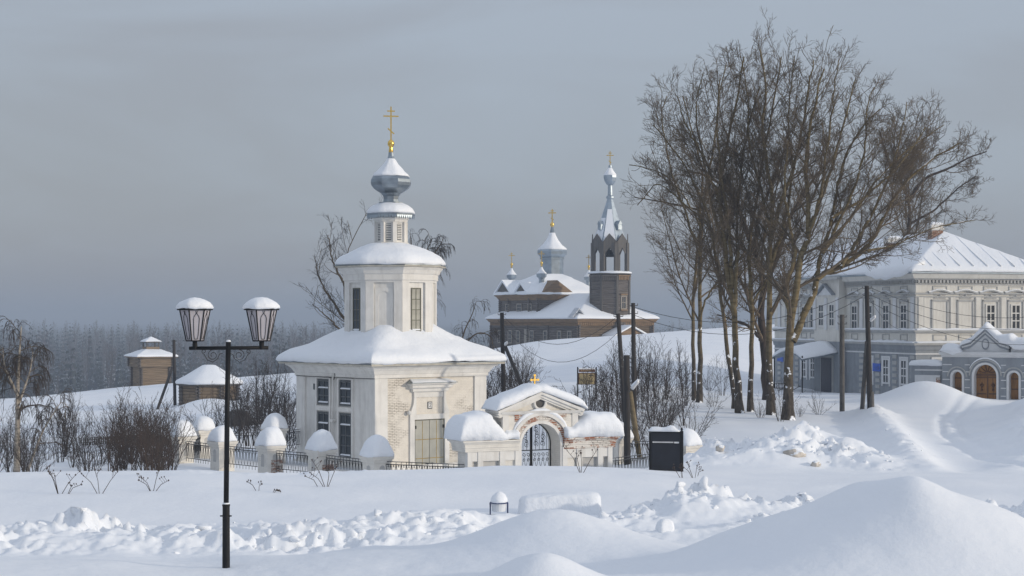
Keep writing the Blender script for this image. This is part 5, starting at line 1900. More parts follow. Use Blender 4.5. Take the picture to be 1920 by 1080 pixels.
    q.add([(-0.66, 11.2, 7.1), (-0.66, 13.8, 7.1), (-0.66, 12.5, 7.72), (-0.55, 11.2, 7.1), (-0.55, 13.8, 7.1), (-0.55, 12.5, 7.72)], [(0, 2, 1), (3, 4, 5), (0, 1, 4, 3), (1, 2, 5, 4), (2, 0, 3, 5)])
    q.build('small_pediment', M['mans_white'], MA)
    q = MB()
    for a, b_ in (((11.0, 7.08), (12.5, 7.86)), ((14.0, 7.08), (12.5, 7.86))):
        q.add([(x, yy, zz + d) for d in (0, 0.1) for x in (-0.85, -0.55) for yy, zz in (a, b_)], [(0, 1, 3, 2), (4, 6, 7, 5), (0, 4, 5, 1), (2, 3, 7, 6), (0, 2, 6, 4), (1, 5, 7, 3)])
    q.build('pediment_moulding', M['mans_blue'], MA)
    # entrance door, canopy and porch in the long side
    bx('entrance_recess', M['mans_trim'], MA, -0.62, -0.55, 11.3, 13.4, -0.5, 2.75)
    dd = bx('entrance_door', M['navy'], MA, -0.67, -0.62, 11.5, 13.2, -0.5, 2.55)
    cn = MB()
    rings = []
    for k, x in enumerate(np.linspace(-0.5, -3.4, 6)):
        rings.append([(x, y, 2.95 + 0.55 * (1 - ((y - 13.2) / 2.7) ** 2) - 0.10 * k) for y in np.linspace(10.5, 15.9, 13)] + [(x, y, 2.89 + 0.55 * (1 - ((y - 13.2) / 2.7) ** 2) - 0.10 * k) for y in np.linspace(15.9, 10.5, 13)])
    cn.loft(rings)
    cn.build('canopy', M['zinc'], MA)
    cn = MB()
    rings = []
    for k, x in enumerate(np.linspace(-0.56, -3.35, 8)):
        rings.append([(x, y, 2.96 + 0.55 * (1 - ((y - 13.2) / 2.7) ** 2) - 0.0714 * k + 0.30 * math.sin((y - 10.5) / 5.4 * math.pi) ** 0.5) for y in np.linspace(10.55, 15.85, 15)] + [(x, y, 2.955 + 0.55 * (1 - ((y - 13.2) / 2.7) ** 2) - 0.0714 * k) for y in np.linspace(15.85, 10.55, 15)])
    cn.loft(rings)
    cn.build('canopy_snow', M['snow_roof'], MA, smooth=True, noise=(0.06, 0.9, 2))
    for y in (10.7, 13.2, 15.7):
        MB().tube([(-3.25, y, -0.6), (-3.25, y, 2.75)], 0.05, 6).build('canopy_post', M['iron'], MA)
    bx('porch_floor', M['pole_conc'], MA, -3.5, -0.55, 10.5, 16.0, -1.0, -0.25)
    q = MB()
    for z in (0.0, 0.85):
        q.tube([(-3.3, 13.3, z - 0.2), (-3.3, 15.7, z - 0.2)], 0.025, 5)
    for k in range(9):
        y = 13.4 + k * 0.28
        q.tube([(-3.3, y, -0.2), (-3.3, y + 0.14, 0.25), (-3.3, y, 0.65)], 0.018, 4)
        q.tube([(-3.3, y + 0.14, -0.2), (-3.3, y, 0.25), (-3.3, y + 0.14, 0.65)], 0.018, 4)
    q.build('porch_railing', M['iron'], MA)
    q = MB()
    for s_ in (0, 1):
        q.tube([(-3.3 - 0.0, 12.9 - s_ * 2.0, 0.6), (-5.6, 12.6 - s_ * 2.0, -0.5), (-5.6, 12.6 - s_ * 2.0, -1.2)], 0.025, 5)
    q.build('stair_handrail', M['iron'], MA)
    # ---- hip roof with snow: metal edge, even slopes, slipped snow
    q = MB()
    q.loft([[(-e, -e, z), (W + e, -e, z), (W + e, D + e, z), (-e, D + e, z)] for e, z in ((0.4, 8.34), (0.62, 8.36), (0.62, 8.44), (0.3, 8.5))])
    q.build('roof_edge', M['zinc_light'], MA)
    snow_hip('roof_snow', MA, W / 2 + 0.60, D / 2 + 0.60, 8.445, 2.72, W / 2, D / 2, 0.26, seed=4, noise=0.05, sub=26)
    # seams of the sheet roof showing through on the front slope
    q = MB()
    for k in range(1, 9):
        x = k * W / 9
        top = min(x, W - x)
        q.tube([(x, -0.35, 8.86), (x, -0.60 + (top + 0.5), 8.445 + 0.29 + 2.72 * (top + 0.5) / (W / 2 + 0.6) - 0.085)], 0.06, 6)
    q.build('roof_seams', M['snow_roof'], MA, smooth=True)
    # heavy slab of snow sliding over the eave at the corner of the long side
    q = MB()
    rings = []
    for y in np.linspace(-0.2, 5.6, 26):
        d = 0.50 * math.sin((y + 0.2) / 5.8 * math.pi) ** 0.7 * (0.75 + 0.5 * mnoise.noise(Vector((y * 0.9, 3, 1))))
        rings.append([(0.6, y, 9.2), (-0.1, y, 8.95), (-0.66, y, 8.72), (-0.84, y, 8.45 - d * 0.3), (-0.80, y, 8.40 - d), (-0.60, y, 8.42 - d * 0.9), (-0.55, y, 8.46), (0.5, y, 8.75)])
    q.loft(rings)
    q.build('overhanging_snow', M['snow_roof'], MA, smooth=True, noise=(0.07, 0.8, 7))
    for (x, y, hh, s) in ((3.9, 4.6, 0.85, 0.42), (2.6, 8.4, 0.75, 0.45)):
        zc = 8.6 + 2.72 * min(x + 0.6, W - x) / (W / 2 + 0.6)
        ch = MB().box(x - s, x + s, y - s * 0.7, y + s * 0.7, zc - 0.8, zc + hh * 0.7).build('chimney', M['brick_red'], MA, recalc=False)
        q = MB()
        q.loft([rrect((s + e), (s * 0.7 + e), z, 0, 1, x, y) for e, z in ((0.0, zc + hh * 0.55), (0.10, zc + hh * 0.6), (0.10, zc + hh * 0.72), (0.03, zc + hh * 0.74), (0.03, zc + hh * 0.9), (0.09, zc + hh * 0.92), (0.09, zc + hh))])
        q.build('chimney_head', M['plaster_smooth'], ch)
        q = MB()
        q.loft([rrect((s + e), (s * 0.7 + e), z, 0.1, 2, x, y) for e, z in ((0.08, zc + hh + 0.001), (0.06, zc + hh + 0.12), (-0.15, zc + hh + 0.2))])
        q.build('chimney_snow', M['snow_roof'], ch, smooth=True)


build_mansion()
# blue plates on the mansion wall
def wall_plate(t, z, w, h, label):
    c, s = math.cos(MA.rotation_euler.z), math.sin(MA.rotation_euler.z)
    lx, ly = -0.03, t
    o = thing('wall_plate', label, 'sign', (MA.location.x + c * lx - s * ly, MA.location.y + s * lx + c * ly, MA.location.z + z), MA.rotation_euler.z)
    bx('plate', M['blue_sign'], o, -0.03, 0.0, -w / 2, w / 2, -h / 2, h / 2)
    q = MB()
    for k in range(3):
        q.box(-0.034, -0.03, -w * 0.3, w * 0.3, h * (0.22 - 0.2 * k) - 0.012, h * (0.22 - 0.2 * k) + 0.012)
    q.build('print_lines', M['blue_sign'], o, recalc=False)


wall_plate(5.55, 2.05, 1.15, 0.55 * 1.0, 'bright blue plate on the mansion wall right of the tall poles')
wall_plate(22.0, 2.3, 1.1, 0.5, 'bright blue plate on the mansion wall between the poplar trunks')

# ------------------------------------------------------------------ ornate carriage gate of the mansion
MG = thing('carriage_gate', 'blue grey carriage gateway with brown wooden doors under heavy snow', 'gateway', (29.95, 108.0, -5.15), math.atan2(-0.5, 0.87))


def arch_pts(r, zs, pointed=0.0, n=15):
    return [(r * math.cos(a), zs + (r + pointed) * math.sin(a)) for a in np.linspace(0, math.pi, n)]


def build_cgate():
    W2, Dp = 2.75, 0.9
    # wall with three openings made of piers, spandrels
    op = [(-1.78, 0.34, 1.55), (0.0, 0.74, 1.62), (1.78, 0.34, 1.55)]
    xs = [-W2]
    for c, r, zs in op:
        xs += [c - r, c + r]
    xs.append(W2)
    for k in range(0, len(xs), 2):
        bx('pier', M['mans_blue'], MG, xs[k], xs[k + 1], 0, Dp, -0.8, 2.86)
    for c, r, zs in op:
        m = MB()
        arc = arch_pts(r, zs)
        n = len(arc)
        V = []
        for y in (0, Dp):
            V += [(c + x, y, z) for x, z in arc] + [(c + x, y, 2.86) for x, z in arc]
        Fc = []
        for i in range(n - 1):
            Fc += [(i, i + 1, n + i + 1, n + i), (2 * n + i, 3 * n + i, 3 * n + i + 1, 2 * n + i + 1), (i, 2 * n + i, 2 * n + i + 1, i + 1), (n + i, n + i + 1, 3 * n + i + 1, 3 * n + i)]
        m.add(V, Fc).build('arch_head', M['mans_blue'], MG)
        # white reveal lining and outer moulding
        for (ra, rb, ya, yb, nm, mt) in ((r - 0.035, r, -0.05, Dp * 0.75, 'arch_lining', 'mans_white'), (r, r + 0.10, -0.06, 0.0, 'arch_moulding', 'mans_white'), (r + 0.22, r + 0.30, -0.05, 0.0, 'hood_moulding', 'mans_trim')):
            m = MB()
            pa = [(ra, -0.6)] + arch_pts(ra, zs) + [(-ra, -0.6)]
            pb = [(rb, -0.6)] + arch_pts(rb, zs) + [(-rb, -0.6)]
            if nm == 'hood_moulding':
                pa, pb = pa[1:-1], pb[1:-1]
            V = []
            for a, b_ in zip(pa, pb):
                V += [(c + a[0], ya, a[1]), (c + b_[0], ya, b_[1]), (c + b_[0], yb, b_[1]), (c + a[0], yb, a[1])]
            Fc = []
            for i in range(len(pa) - 1):
                for j in range(4):
                    Fc.append((i * 4 + j, i * 4 + (j + 1) % 4, i * 4 + 4 + (j + 1) % 4, i * 4 + 4 + j))
            m.add(V, Fc).build(nm, M[mt], MG)
    # incised white rustication lines, bent round the arches
    m = MB()
    for z in (0.35, 0.85, 1.35, 1.85, 2.3):
        for (x0, x1) in ((-2.72, -2.25), (-1.3, -0.98), (0.98, 1.3), (2.25, 2.72)):
            if z > 2.0:
                x0, x1 = (x0, x1 + 0.12) if x0 in (-2.72,) else (x0, x1)
            m.box(x0, x1, -0.022, 0.0, z - 0.028, z + 0.028)
    m.build('rustication_lines', M['mans_white'], MG, recalc=False)
    # doors
    def door(c, r, zs, nm, two):
        y = Dp * 0.62
        m = MB()
        pts = [(r - 0.03, -0.6)] + arch_pts(r - 0.03, zs) + [(-(r - 0.03), -0.6)]
        m.extrude([(c + x, z) for x, z in pts], y, y + 0.06)
        o = m.build(nm, M['oak'], MG)
        q = MB()
        if two:
            q.box(c - 0.035, c + 0.035, y - 0.05, y, -0.6, zs + r * 0.1)
            q.box(c - r + 0.04, c + r - 0.04, y - 0.06, y, zs - 0.02, zs + 0.10)
            q.box(c - r + 0.04, c + r - 0.04, y - 0.04, y, zs - 0.16, zs - 0.08)
            for s_ in (-1, 1):
                q.box(c + s_ * 0.36 - 0.28, c + s_ * 0.36 + 0.28, y - 0.03, y, 0.42, 0.5)
                q.box(c + s_ * 0.36 - 0.28, c + s_ * 0.36 + 0.28, y - 0.03, y, 0.02, 0.08)
                q.lathe([(0.02, 0.62), (0.09, 0.7), (0.03, 0.85), (0.14, 1.02), (0.04, 1.12), (0.02, 1.2)], 8, 0, (c + s_ * 0.36, y - 0.02))
            for a in np.linspace(0.35, math.pi - 0.35, 6):
                q.tube([(c + 0.12 * math.cos(a), y - 0.02, zs + 0.12 + 0.12 * math.sin(a)), (c + (r - 0.14) * math.cos(a), y - 0.02, zs + 0.06 + (r - 0.14) * math.sin(a))], 0.03, 5)
        else:
            for z in (0.1, 0.75, 1.4):
                q.box(c - r + 0.06, c + r - 0.06, y - 0.03, y, z, z + 0.07)
        q.build('door_mouldings', M['oak_dark'], o)
    door(0.0, 0.74, 1.62, 'carriage_door', True)
    door(-1.78, 0.34, 1.55, 'wicket_door', False)
    door(1.78, 0.34, 1.55, 'wicket_door', False)
    # cornice, gable
    m = MB()
    m.loft([[(-W2 - e, -e, z), (W2 + e, -e, z), (W2 + e, Dp + e, z), (-W2 - e, Dp + e, z)] for e, z in ((0.0, 2.78), (0.06, 2.82), (0.06, 2.9), (0.14, 2.98), (0.18, 3.0), (0.18, 3.12))])
    m.build('cornice', M['mans_white'], MG)
    G = [(-1.45, 3.12), (1.45, 3.12), (1.45, 3.45), (0.95, 3.62), (0.0, 4.42), (-0.95, 3.62), (-1.45, 3.45)]
    m = MB()
    m.extrude(G, 0.05, Dp - 0.05)
    m.build('gable_wall', M['mans_white'], MG)
    top = [(-1.5, 3.50), (-0.95, 3.66), (0.0, 4.48), (0.95, 3.66), (1.5, 3.50)]
    for off, yy, mt in ((0.0, -0.16, 'mans_blue'), (-0.14, -0.08, 'mans_white'), (-0.27, -0.03, 'mans_blue')):
        m = MB()
        rings = [[(x * (1 + off * 0.12), yy, z + off), (x * (1 + off * 0.12), yy, z + off + 0.11), (x * (1 + off * 0.12), Dp * (1.05 if off == 0 else 0.5), z + off + 0.11), (x * (1 + off * 0.12), Dp * (1.05 if off == 0 else 0.5), z + off)] for x, z in top]
        m.loft(rings).build('gable_moulding', M[mt], MG)
    for s_ in (-1, 1):
        bx('end_pier', M['mans_white'], MG, *sorted((s_ * 1.6, s_ * W2)), 0.02, Dp - 0.02, 3.12, 3.30)
    # oval cartouche
    m = MB()
    V, Fc = [], []
    for i in range(21):
        a = i / 20 * 2 * math.pi
        for r_, y_ in ((0.86, 0.03), (1.0, -0.03), (1.15, 0.03)):
            V.append((0.21 * r_ * math.cos(a), y_, 3.62 + 0.31 * r_ * math.sin(a)))
    for i in range(20):
        for j in range(2):
            Fc.append((i * 3 + j, i * 3 + j + 1, i * 3 + 4 + j, i * 3 + 3 + j))
    m.add(V, Fc).build('oval_cartouche', M['mans_blue'], MG, smooth=True)
    # snow over the gable and on the side piers
    rings = []
    for x in np.linspace(-1.62, 2.95, 40):
        if x < 1.5:
            ax = abs(x)
            zr = 4.59 - 0.86 * ax / 0.95 if ax < 0.95 else 3.73 - 0.16 * (ax - 0.95) / 0.5
        else:
            zr = 3.6 - 0.30 * min(1, (x - 1.5) / 0.4)
        th = 0.30 + 0.16 * (x > 0) + (0.30 if x > 0.9 else 0) * min(1, max(0, (x - 0.9) / 0.6))
        e = min(1, (x + 1.64) / 0.3, (2.97 - x) / 0.35)
        th *= max(0.05, math.sin(max(0, e) * math.pi / 2) ** 0.6)
        ring = []
        for aa in np.linspace(0, math.pi, 11):
            y = Dp / 2 - (Dp / 2 + 0.22 + (0.12 if x > 0.9 else 0)) * math.copysign(abs(math.cos(aa)) ** 0.6, math.cos(aa))
            ring.append((x, y, zr + th * max(0, math.sin(aa)) ** 0.55))
        ring += [(x, Dp, zr - 0.01), (x, 0, zr - 0.01)]
        rings.append(ring)
    MB().loft(rings).build('gable_snow', M['snow_roof'], MG, smooth=True, noise=(0.06, 1.3, 4))
    m = MB()
    rings = []
    for f, r_ in ((0, 0.2), (0.12, 0.8), (0.3, 1.0), (0.6, 1.0), (0.85, 0.7), (1, 0.2)):
        x = -2.95 + 1.5 * f
        rings.append([(x, Dp / 2 + (Dp / 2 + 0.25) * math.cos(a), 3.13 + 0.52 * r_ * max(-0.35 if f > 0.3 else 0, math.sin(a))) for a in np.linspace(0, 2 * math.pi, 14, endpoint=False)])
    m.loft(rings).build('pier_snow', M['snow_roof'], MG, smooth=True, noise=(0.08, 1.4, 8))
    rings = []
    for x in np.linspace(-0.98, 0.98, 14):
        z = 1.62 + math.sqrt(max(0.0, 1.07 ** 2 - x * x))
        rings.append([(x, -0.06, z), (x, -0.06, z + 0.06), (x, 0.0, z + 0.10), (x, 0.0, z)])
    MB().loft(rings).build('arch_snow', M['snow_roof'], MG)
    # low wall joining the gate to the mansion
    bx('side_wall', M['mans_blue'], MG, -4.9, -W2 - 0.002, 0.25, 0.7, -0.8, 2.2)
    bx('side_wall_panel', M['mans_white'], MG, -4.6, -W2 - 0.2, 0.21, 0.25, 0.0, 1.6)
    bx('side_wall_stripe', M['mans_white'], MG, -4.6, -W2 - 0.05, 0.215, 0.25, 1.88, 1.97)
    bx('bare_brick_patch', M['pillar_brick'], MG, -W2 - 0.45, -W2 - 0.17, 0.19, 0.21, 0.9, 1.45)
    m = MB()
    m.loft([rrect(1.1, 0.36, 2.2, 0.02, 6, -3.85, 0.47), rrect(1.12, 0.40, 2.35, 0.1, 6, -3.85, 0.47), rrect(1.0, 0.3, 2.52, 0.2, 6, -3.85, 0.47), rrect(0.5, 0.1, 2.58, 0.1, 6, -3.7, 0.47)])
    m.build('side_wall_snow', M['snow_roof'], MG, smooth=True, noise=(0.05, 1.2, 2))


build_cgate()
# ------------------------------------------------------------------ branching plants


def resample(P, K):
    """(n,3) polyline -> K points, smooth"""
    P = np.asarray(P, float)
    # Catmull-Rom style densify
    if len(P) > 2:
        Q = []
        E = np.vstack([2 * P[0] - P[1], P, 2 * P[-1] - P[-2]])
        for i in range(1, len(E) - 2):
            for t in np.linspace(0, 1, 8, endpoint=False):
                a, b, c, d = E[i - 1], E[i], E[i + 1], E[i + 2]
                Q.append(0.5 * ((2 * b) + (c - a) * t + (2 * a - 5 * b + 4 * c - d) * t * t + (3 * b - a - 3 * c + d) * t ** 3))
        Q.append(P[-1])
        P = np.array(Q)
    s = np.concatenate([[0], np.cumsum(np.linalg.norm(P[1:] - P[:-1], axis=1))])
    u = np.linspace(0, s[-1], K)
    return np.stack([np.interp(u, s, P[:, k]) for k in range(3)], -1)


def spawn(rng, P, Rr, n, t0, t1, ang, lenf, K, up, wob, radf, tip, minlen=0.0, fall=0.55, lenmode=None, gravity=None, lref=None):
    """children along every parent path. P (B,K0,3), Rr (B,K0) -> (B*n,K,3), (B*n,K)"""
    B, K0, _ = P.shape
    n_tot = B * n
    idx = np.repeat(np.arange(B), n)
    t = t0 + (t1 - t0) * ((np.tile(np.arange(n), B) + rng.random(n_tot)) / n)
    if lref:
        pl_ = np.linalg.norm(P[:, 1:] - P[:, :-1], axis=2).sum(1)[idx]
        kp = rng.random(n_tot) < pl_ / lref
        idx, t = idx[kp], t[kp]
        n_tot = len(idx)
    ft = t * (K0 - 1)
    i0 = np.minimum(ft.astype(int), K0 - 2)
    fr = (ft - i0)[:, None]
    base = P[idx, i0] * (1 - fr) + P[idx, i0 + 1] * fr
    tan = P[idx, i0 + 1] - P[idx, i0]
    tan /= np.linalg.norm(tan, axis=1, keepdims=True) + 1e-9
    rb = Rr[idx, i0] * (1 - fr[:, 0]) + Rr[idx, i0 + 1] * fr[:, 0]
    rv = rng.normal(0, 1, (n_tot, 3))
    perp = rv - (rv * tan).sum(1, keepdims=True) * tan
    perp /= np.linalg.norm(perp, axis=1, keepdims=True) + 1e-9
    a = np.radians(rng.uniform(ang[0], ang[1], n_tot))[:, None]
    d = tan * np.cos(a) + perp * np.sin(a)
    plen = np.linalg.norm(P[:, 1:] - P[:, :-1], axis=2).sum(1)[idx] if lenmode is None else np.full(n_tot, lenmode)
    L = np.maximum(minlen, plen * lenf * (1 - fall * (t - t0) / max(1e-6, t1 - t0)) * rng.uniform(0.6, 1.15, n_tot))
    out = np.empty((n_tot, K, 3))
    out[:, 0] = base
    p = base.copy()
    for k in range(1, K):
        d = d + np.array([0, 0, 1.0]) * up + rng.normal(0, wob, (n_tot, 3))
        if gravity:
            d = d + np.array([0, 0, -1.0]) * gravity * (k / K)
        d /= np.linalg.norm(d, axis=1, keepdims=True)
        p = p + d * (L / (K - 1))[:, None]
        out[:, k] = p
    r0 = np.minimum(rb * radf, rb * 0.95)
    rr = np.maximum(tip, r0[:, None] * (1 - np.linspace(0, 1, K)[None] * 0.75))
    return out, rr


def tubes(P, Rr, m):
    """(B,K,3) paths -> verts, quads"""
    B, K, _ = P.shape
    T = np.empty_like(P)
    T[:, 1:-1] = P[:, 2:] - P[:, :-2]
    T[:, 0] = P[:, 1] - P[:, 0]
    T[:, -1] = P[:, -1] - P[:, -2]
    T /= np.linalg.norm(T, axis=2, keepdims=True) + 1e-9
    ref = np.where(np.abs(T[:, :1, 2:3]) > 0.9, np.array([1.0, 0, 0]), np.array([0, 0, 1.0]))
    a = np.cross(T, np.broadcast_to(ref, T.shape))
    a /= np.linalg.norm(a, axis=2, keepdims=True) + 1e-9
    b = np.cross(T, a)
    th = np.linspace(0, 2 * np.pi, m, endpoint=False)
    V = P[:, :, None] + (a[:, :, None] * np.cos(th)[None, None, :, None] + b[:, :, None] * np.sin(th)[None, None, :, None]) * Rr[:, :, None, None]
    V = V.reshape(-1, 3)
    bb = (np.arange(B) * K * m)[:, None, None]
    kk = (np.arange(K - 1) * m)[None, :, None]
    mm = np.arange(m)[None, None]
    m2 = (np.arange(m) + 1) % m
    q = np.stack([bb + kk + mm, bb + kk + m2[None, None], bb + kk + m + m2[None, None], bb + kk + m + mm], -1).reshape(-1, 4)
    return V, q


def tube_obj(name, sets, m, mat, parent=None, stuff=False):
    Vs, Qs, n = [], [], 0
    for P, Rr in sets:
        V, q = tubes(P, Rr, m)
        Vs.append(V)
        Qs.append(q + n)
        n += len(V)
    o = np_mesh(name, np.concatenate(Vs), np.concatenate(Qs), mat, parent)
    if stuff:
        o['kind'] = 'stuff'
    return o


# bark that is dark and furrowed near the ground and smooth olive higher up
mb_, tb_, bb_ = new_mat('poplar_bark')
tcb = tb_.nodes.new('ShaderNodeTexCoord')
spb = tb_.nodes.new('ShaderNodeSeparateXYZ')
tb_.links.new(tcb.outputs['Object'], spb.inputs[0])
nb1 = noise_tex(tb_, 1.1, 4)
adb = tb_.nodes.new('ShaderNodeMath')
adb.operation = 'MULTIPLY_ADD'
tb_.links.new(nb1, adb.inputs[0])
adb.inputs[1].default_value = 5.0
tb_.links.new(spb.outputs[2], adb.inputs[2])
mrb = tb_.nodes.new('ShaderNodeMapRange')
mrb.inputs[1].default_value = 4.5
mrb.inputs[2].default_value = 8.0
tb_.links.new(adb.outputs[0], mrb.inputs[0])
dark = ramp(tb_, noise_tex(tb_, 3.0, 6, (3, 3, 0.8), rough=0.7), [(0.35, (0.030, 0.025, 0.021)), (0.65, (0.115, 0.098, 0.078))])
olive = ramp(tb_, noise_tex(tb_, 2.0, 5, (1.0, 1.0, 3.0)), [(0.28, (0.055, 0.043, 0.026)), (0.5, (0.165, 0.128, 0.066)), (0.75, (0.23, 0.19, 0.115))])
cb_ = mixc(tb_, mrb.outputs[0], dark, olive)
gb = tb_.nodes.new('ShaderNodeNewGeometry')
sgb = tb_.nodes.new('ShaderNodeSeparateXYZ')
tb_.links.new(gb.outputs['Normal'], sgb.inputs[0])
nsb = noise_tex(tb_, 1.9, 4, rough=0.6)
asb = tb_.nodes.new('ShaderNodeMath')
asb.operation = 'MULTIPLY_ADD'
tb_.links.new(nsb, asb.inputs[0])
asb.inputs[1].default_value = 1.6
mzb = tb_.nodes.new('ShaderNodeMath')
mzb.operation = 'MULTIPLY'
mzb.inputs[1].default_value = 0.3
tb_.links.new(sgb.outputs[2], mzb.inputs[0])
mhb = tb_.nodes.new('ShaderNodeMath')
mhb.operation = 'MULTIPLY_ADD'
mhb.inputs[1].default_value = -0.14
tb_.links.new(mrb.outputs[0], mhb.inputs[0])
tb_.links.new(mzb.outputs[0], mhb.inputs[2])
tb_.links.new(mhb.outputs[0], asb.inputs[2])
msb = tb_.nodes.new('ShaderNodeMapRange')
msb.inputs[1].default_value = 0.955
msb.inputs[2].default_value = 0.99
tb_.links.new(asb.outputs[0], msb.inputs[0])
tb_.links.new(mixc(tb_, msb.outputs[0], cb_, SNOW_C), bb_.inputs['Base Color'])
bb_.inputs['Roughness'].default_value = 0.9
bb_.inputs['Specular IOR Level'].default_value = 0.15
bump(tb_, bb_, noise_tex(tb_, 5.0, 5, (2, 2, 0.7)), 0.7, 0.05)
M['poplar'] = mb_


def px_path(pts, Y, K, dy=0.0):
    """stem through photo pixels, with the depth drifting dy metres towards the tip"""
    out = []
    for i, (a, b_) in enumerate(pts):
        b_ = b_ if b_ > 330 else 330 - (330 - b_) * 0.835
        y = Y + dy * i / (len(pts) - 1)
        p = PX(a, b_, y)
        out.append(p[:])
    return resample(out, K)


def stem_tree(name, label, cat, group, Y, stems, bark, twig_m, seed, dens=1.0, limbs=9, base_px=None, twig_r=0.0075, crown_up=0.06, wide=(24, 60), lenf=0.40, t0=0.22):
    rng = np.random.default_rng(seed)
    first = stems[0]
    bx_, by_ = base_px if base_px else first[0][0]
    loc = Vector(((bx_ - 960) / F * Y, Y, 0))
    loc.z = gz(loc.x, loc.y) - 0.05
    t = thing(name, label, cat, loc, 0, group)
    K = 22
    org = np.array(loc[:])
    trunk = None
    SP, SR = [], []
    for k, (pts, r0, r1, dy) in enumerate(stems):
        path = px_path(pts, Y + (0 if k == 0 else 0), K, dy)
        if k == 0:
            path[:, 2] += np.linspace(min(0, loc.z - 0.2 - path[0, 2]), 0, K) if path[0, 2] > loc.z - 0.2 else 0
        path = path - org
        # small crookedness
        path[1:-1, :2] += rng.normal(0, 0.035, (K - 2, 2))
        u = np.linspace(0, 1, K)
        rad = r0 + (r1 - r0) * u ** 0.7
        if k == 0:
            rad[:2] *= [1.35, 1.12]
        SP.append(path)
        SR.append(rad)
    SP, SR = np.array(SP), np.array(SR)
    for k in range(len(stems)):
        tube_obj('trunk' if k == 0 else 'stem', [(SP[k:k + 1], SR[k:k + 1])], 12, M[bark], t)
    P1, R1 = spawn(rng, SP, SR, limbs, t0, 0.98, wide, lenf, 11, crown_up, 0.075, 0.5, 0.015, minlen=1.3, fall=0.66, lref=13)
    P1b, R1b = spawn(rng, P1, R1, 5, 0.12, 0.85, (22, 50), 0.58, 9, 0.06, 0.09, 0.62, 0.012, minlen=0.9, fall=0.5, lref=9)
    tube_obj('limbs', [(P1, R1), (P1b, R1b)], 5, M['branch'], t, True)
    P2b, R2b = spawn(rng, SP, SR * 0.6, 16, 0.40, 1.0, (25, 58), 0.11, 6, 0.07, 0.09, 0.5, 0.011, minlen=0.8, fall=0.6, lref=20)
    P2, R2 = spawn(rng, P1, R1, 12, 0.12, 1.0, (24, 58), 0.34, 6, 0.05, 0.09, 0.6, 0.009, minlen=0.7, fall=0.5, lref=6.5)
    P2c, R2c = spawn(rng, P1b, R1b, 9, 0.15, 1.0, (24, 58), 0.44, 6, 0.05, 0.09, 0.6, 0.009, minlen=0.6, fall=0.45, lref=5)
    tube_obj('small_branches', [(P2, R2), (P2b, R2b), (P2c, R2c)], 3, M[twig_m], t, True)
    sets = []
    for Q, RQ in ((P2, R2), (P2b, R2b), (P2c, R2c)):
        P3, R3 = spawn(rng, Q, RQ, 10, 0.12, 1.0, (25, 62), 0.50, 4, 0.06, 0.08, 0.7, twig_r, minlen=0.40, fall=0.35, lref=1.2 / dens)
        P4, R4 = spawn(rng, P3, R3, 4, 0.2, 0.95, (25, 55), 0.6, 3, 0.06, 0.08, 0.75, twig_r * 0.85, minlen=0.22, fall=0.3, lref=0.85 / dens)
        sets += [(P3, R3), (P4, R4)]
    tube_obj('twigs', sets, 3, M[twig_m], t, True)
    return t


GP = 'old leafless trees in the clump before the mansion'
stem_tree('poplar_tree', 'slender leafless poplar at the left edge of the tall clump', 'tree', None, 106,
          [([(1302, 748), (1300, 686), (1300, 567), (1307, 476), (1313, 409), (1316, 320), (1298, 230), (1280, 150)], 0.149, 0.035, 0)], 'poplar', 'twig', 1, 0.75, 14)
stem_tree('poplar_tree', 'pale twin of the leftmost poplar, standing close on its right', 'tree', None, 104,
          [([(1311, 750), (1312, 690), (1312, 567), (1313, 467), (1319, 390), (1335, 280), (1345, 190), (1350, 110)], 0.186, 0.035, 1),
           ([(1312, 600), (1325, 560), (1345, 530), (1380, 515), (1420, 490)], 0.074, 0.03, -1), ([(1313, 480), (1285, 400), (1255, 300), (1240, 200), (1250, 150)], 0.09, 0.025, 1), ([(1316, 430), (1290, 380), (1250, 330), (1205, 310), (1180, 305)], 0.068, 0.03, 2)], 'poplar', 'twig', 2, 0.75, 14)
stem_tree('poplar_tree', 'thin leafless poplar leaning left behind the thick forked trunk', 'tree', None, 99,
          [([(1377, 770), (1370, 690), (1356, 584), (1341, 476), (1325, 397), (1295, 330), (1262, 265), (1225, 215)], 0.161, 0.035, 0),
           ([(1330, 420), (1285, 385), (1235, 345), (1195, 385)], 0.062, 0.025, 0)], 'poplar', 'twig', 3, 0.75, 13, lenf=0.34)
stem_tree('poplar_tree', 'tall olive barked poplar with stout trunk, left of the clump centre', 'tree', None, 96,
          [([(1388, 780), (1381, 692), (1379, 602), (1370, 543), (1362, 476), (1356, 424), (1347, 360), (1362, 270), (1378, 180), (1395, 62)], 0.235, 0.04, 0),
           ([(1378, 575), (1382, 476), (1384, 380), (1398, 250), (1425, 130)], 0.124, 0.035, 0),
           ([(1360, 470), (1335, 380), (1315, 270), (1305, 170), (1318, 100)], 0.11, 0.025, 1), ([(1372, 540), (1365, 420), (1350, 300), (1345, 180), (1362, 75)], 0.12, 0.025, -1),
           ([(1350, 380), (1320, 290), (1285, 210), (1270, 150)], 0.087, 0.03, 0)], 'poplar', 'twig', 4, 0.75, 13)
stem_tree('poplar_tree', 'thin poplar with a wavy side branch in the middle of the clump', 'tree', None, 97,
          [([(1407, 775), (1408, 692), (1410, 570), (1404, 476), (1413, 409), (1430, 300), (1452, 160), (1465, 62)], 0.174, 0.035, 0),
           ([(1410, 565), (1433, 535), (1437, 497), (1432, 450), (1450, 380)], 0.068, 0.03, 0)], 'poplar', 'twig', 5, 0.75, 13)
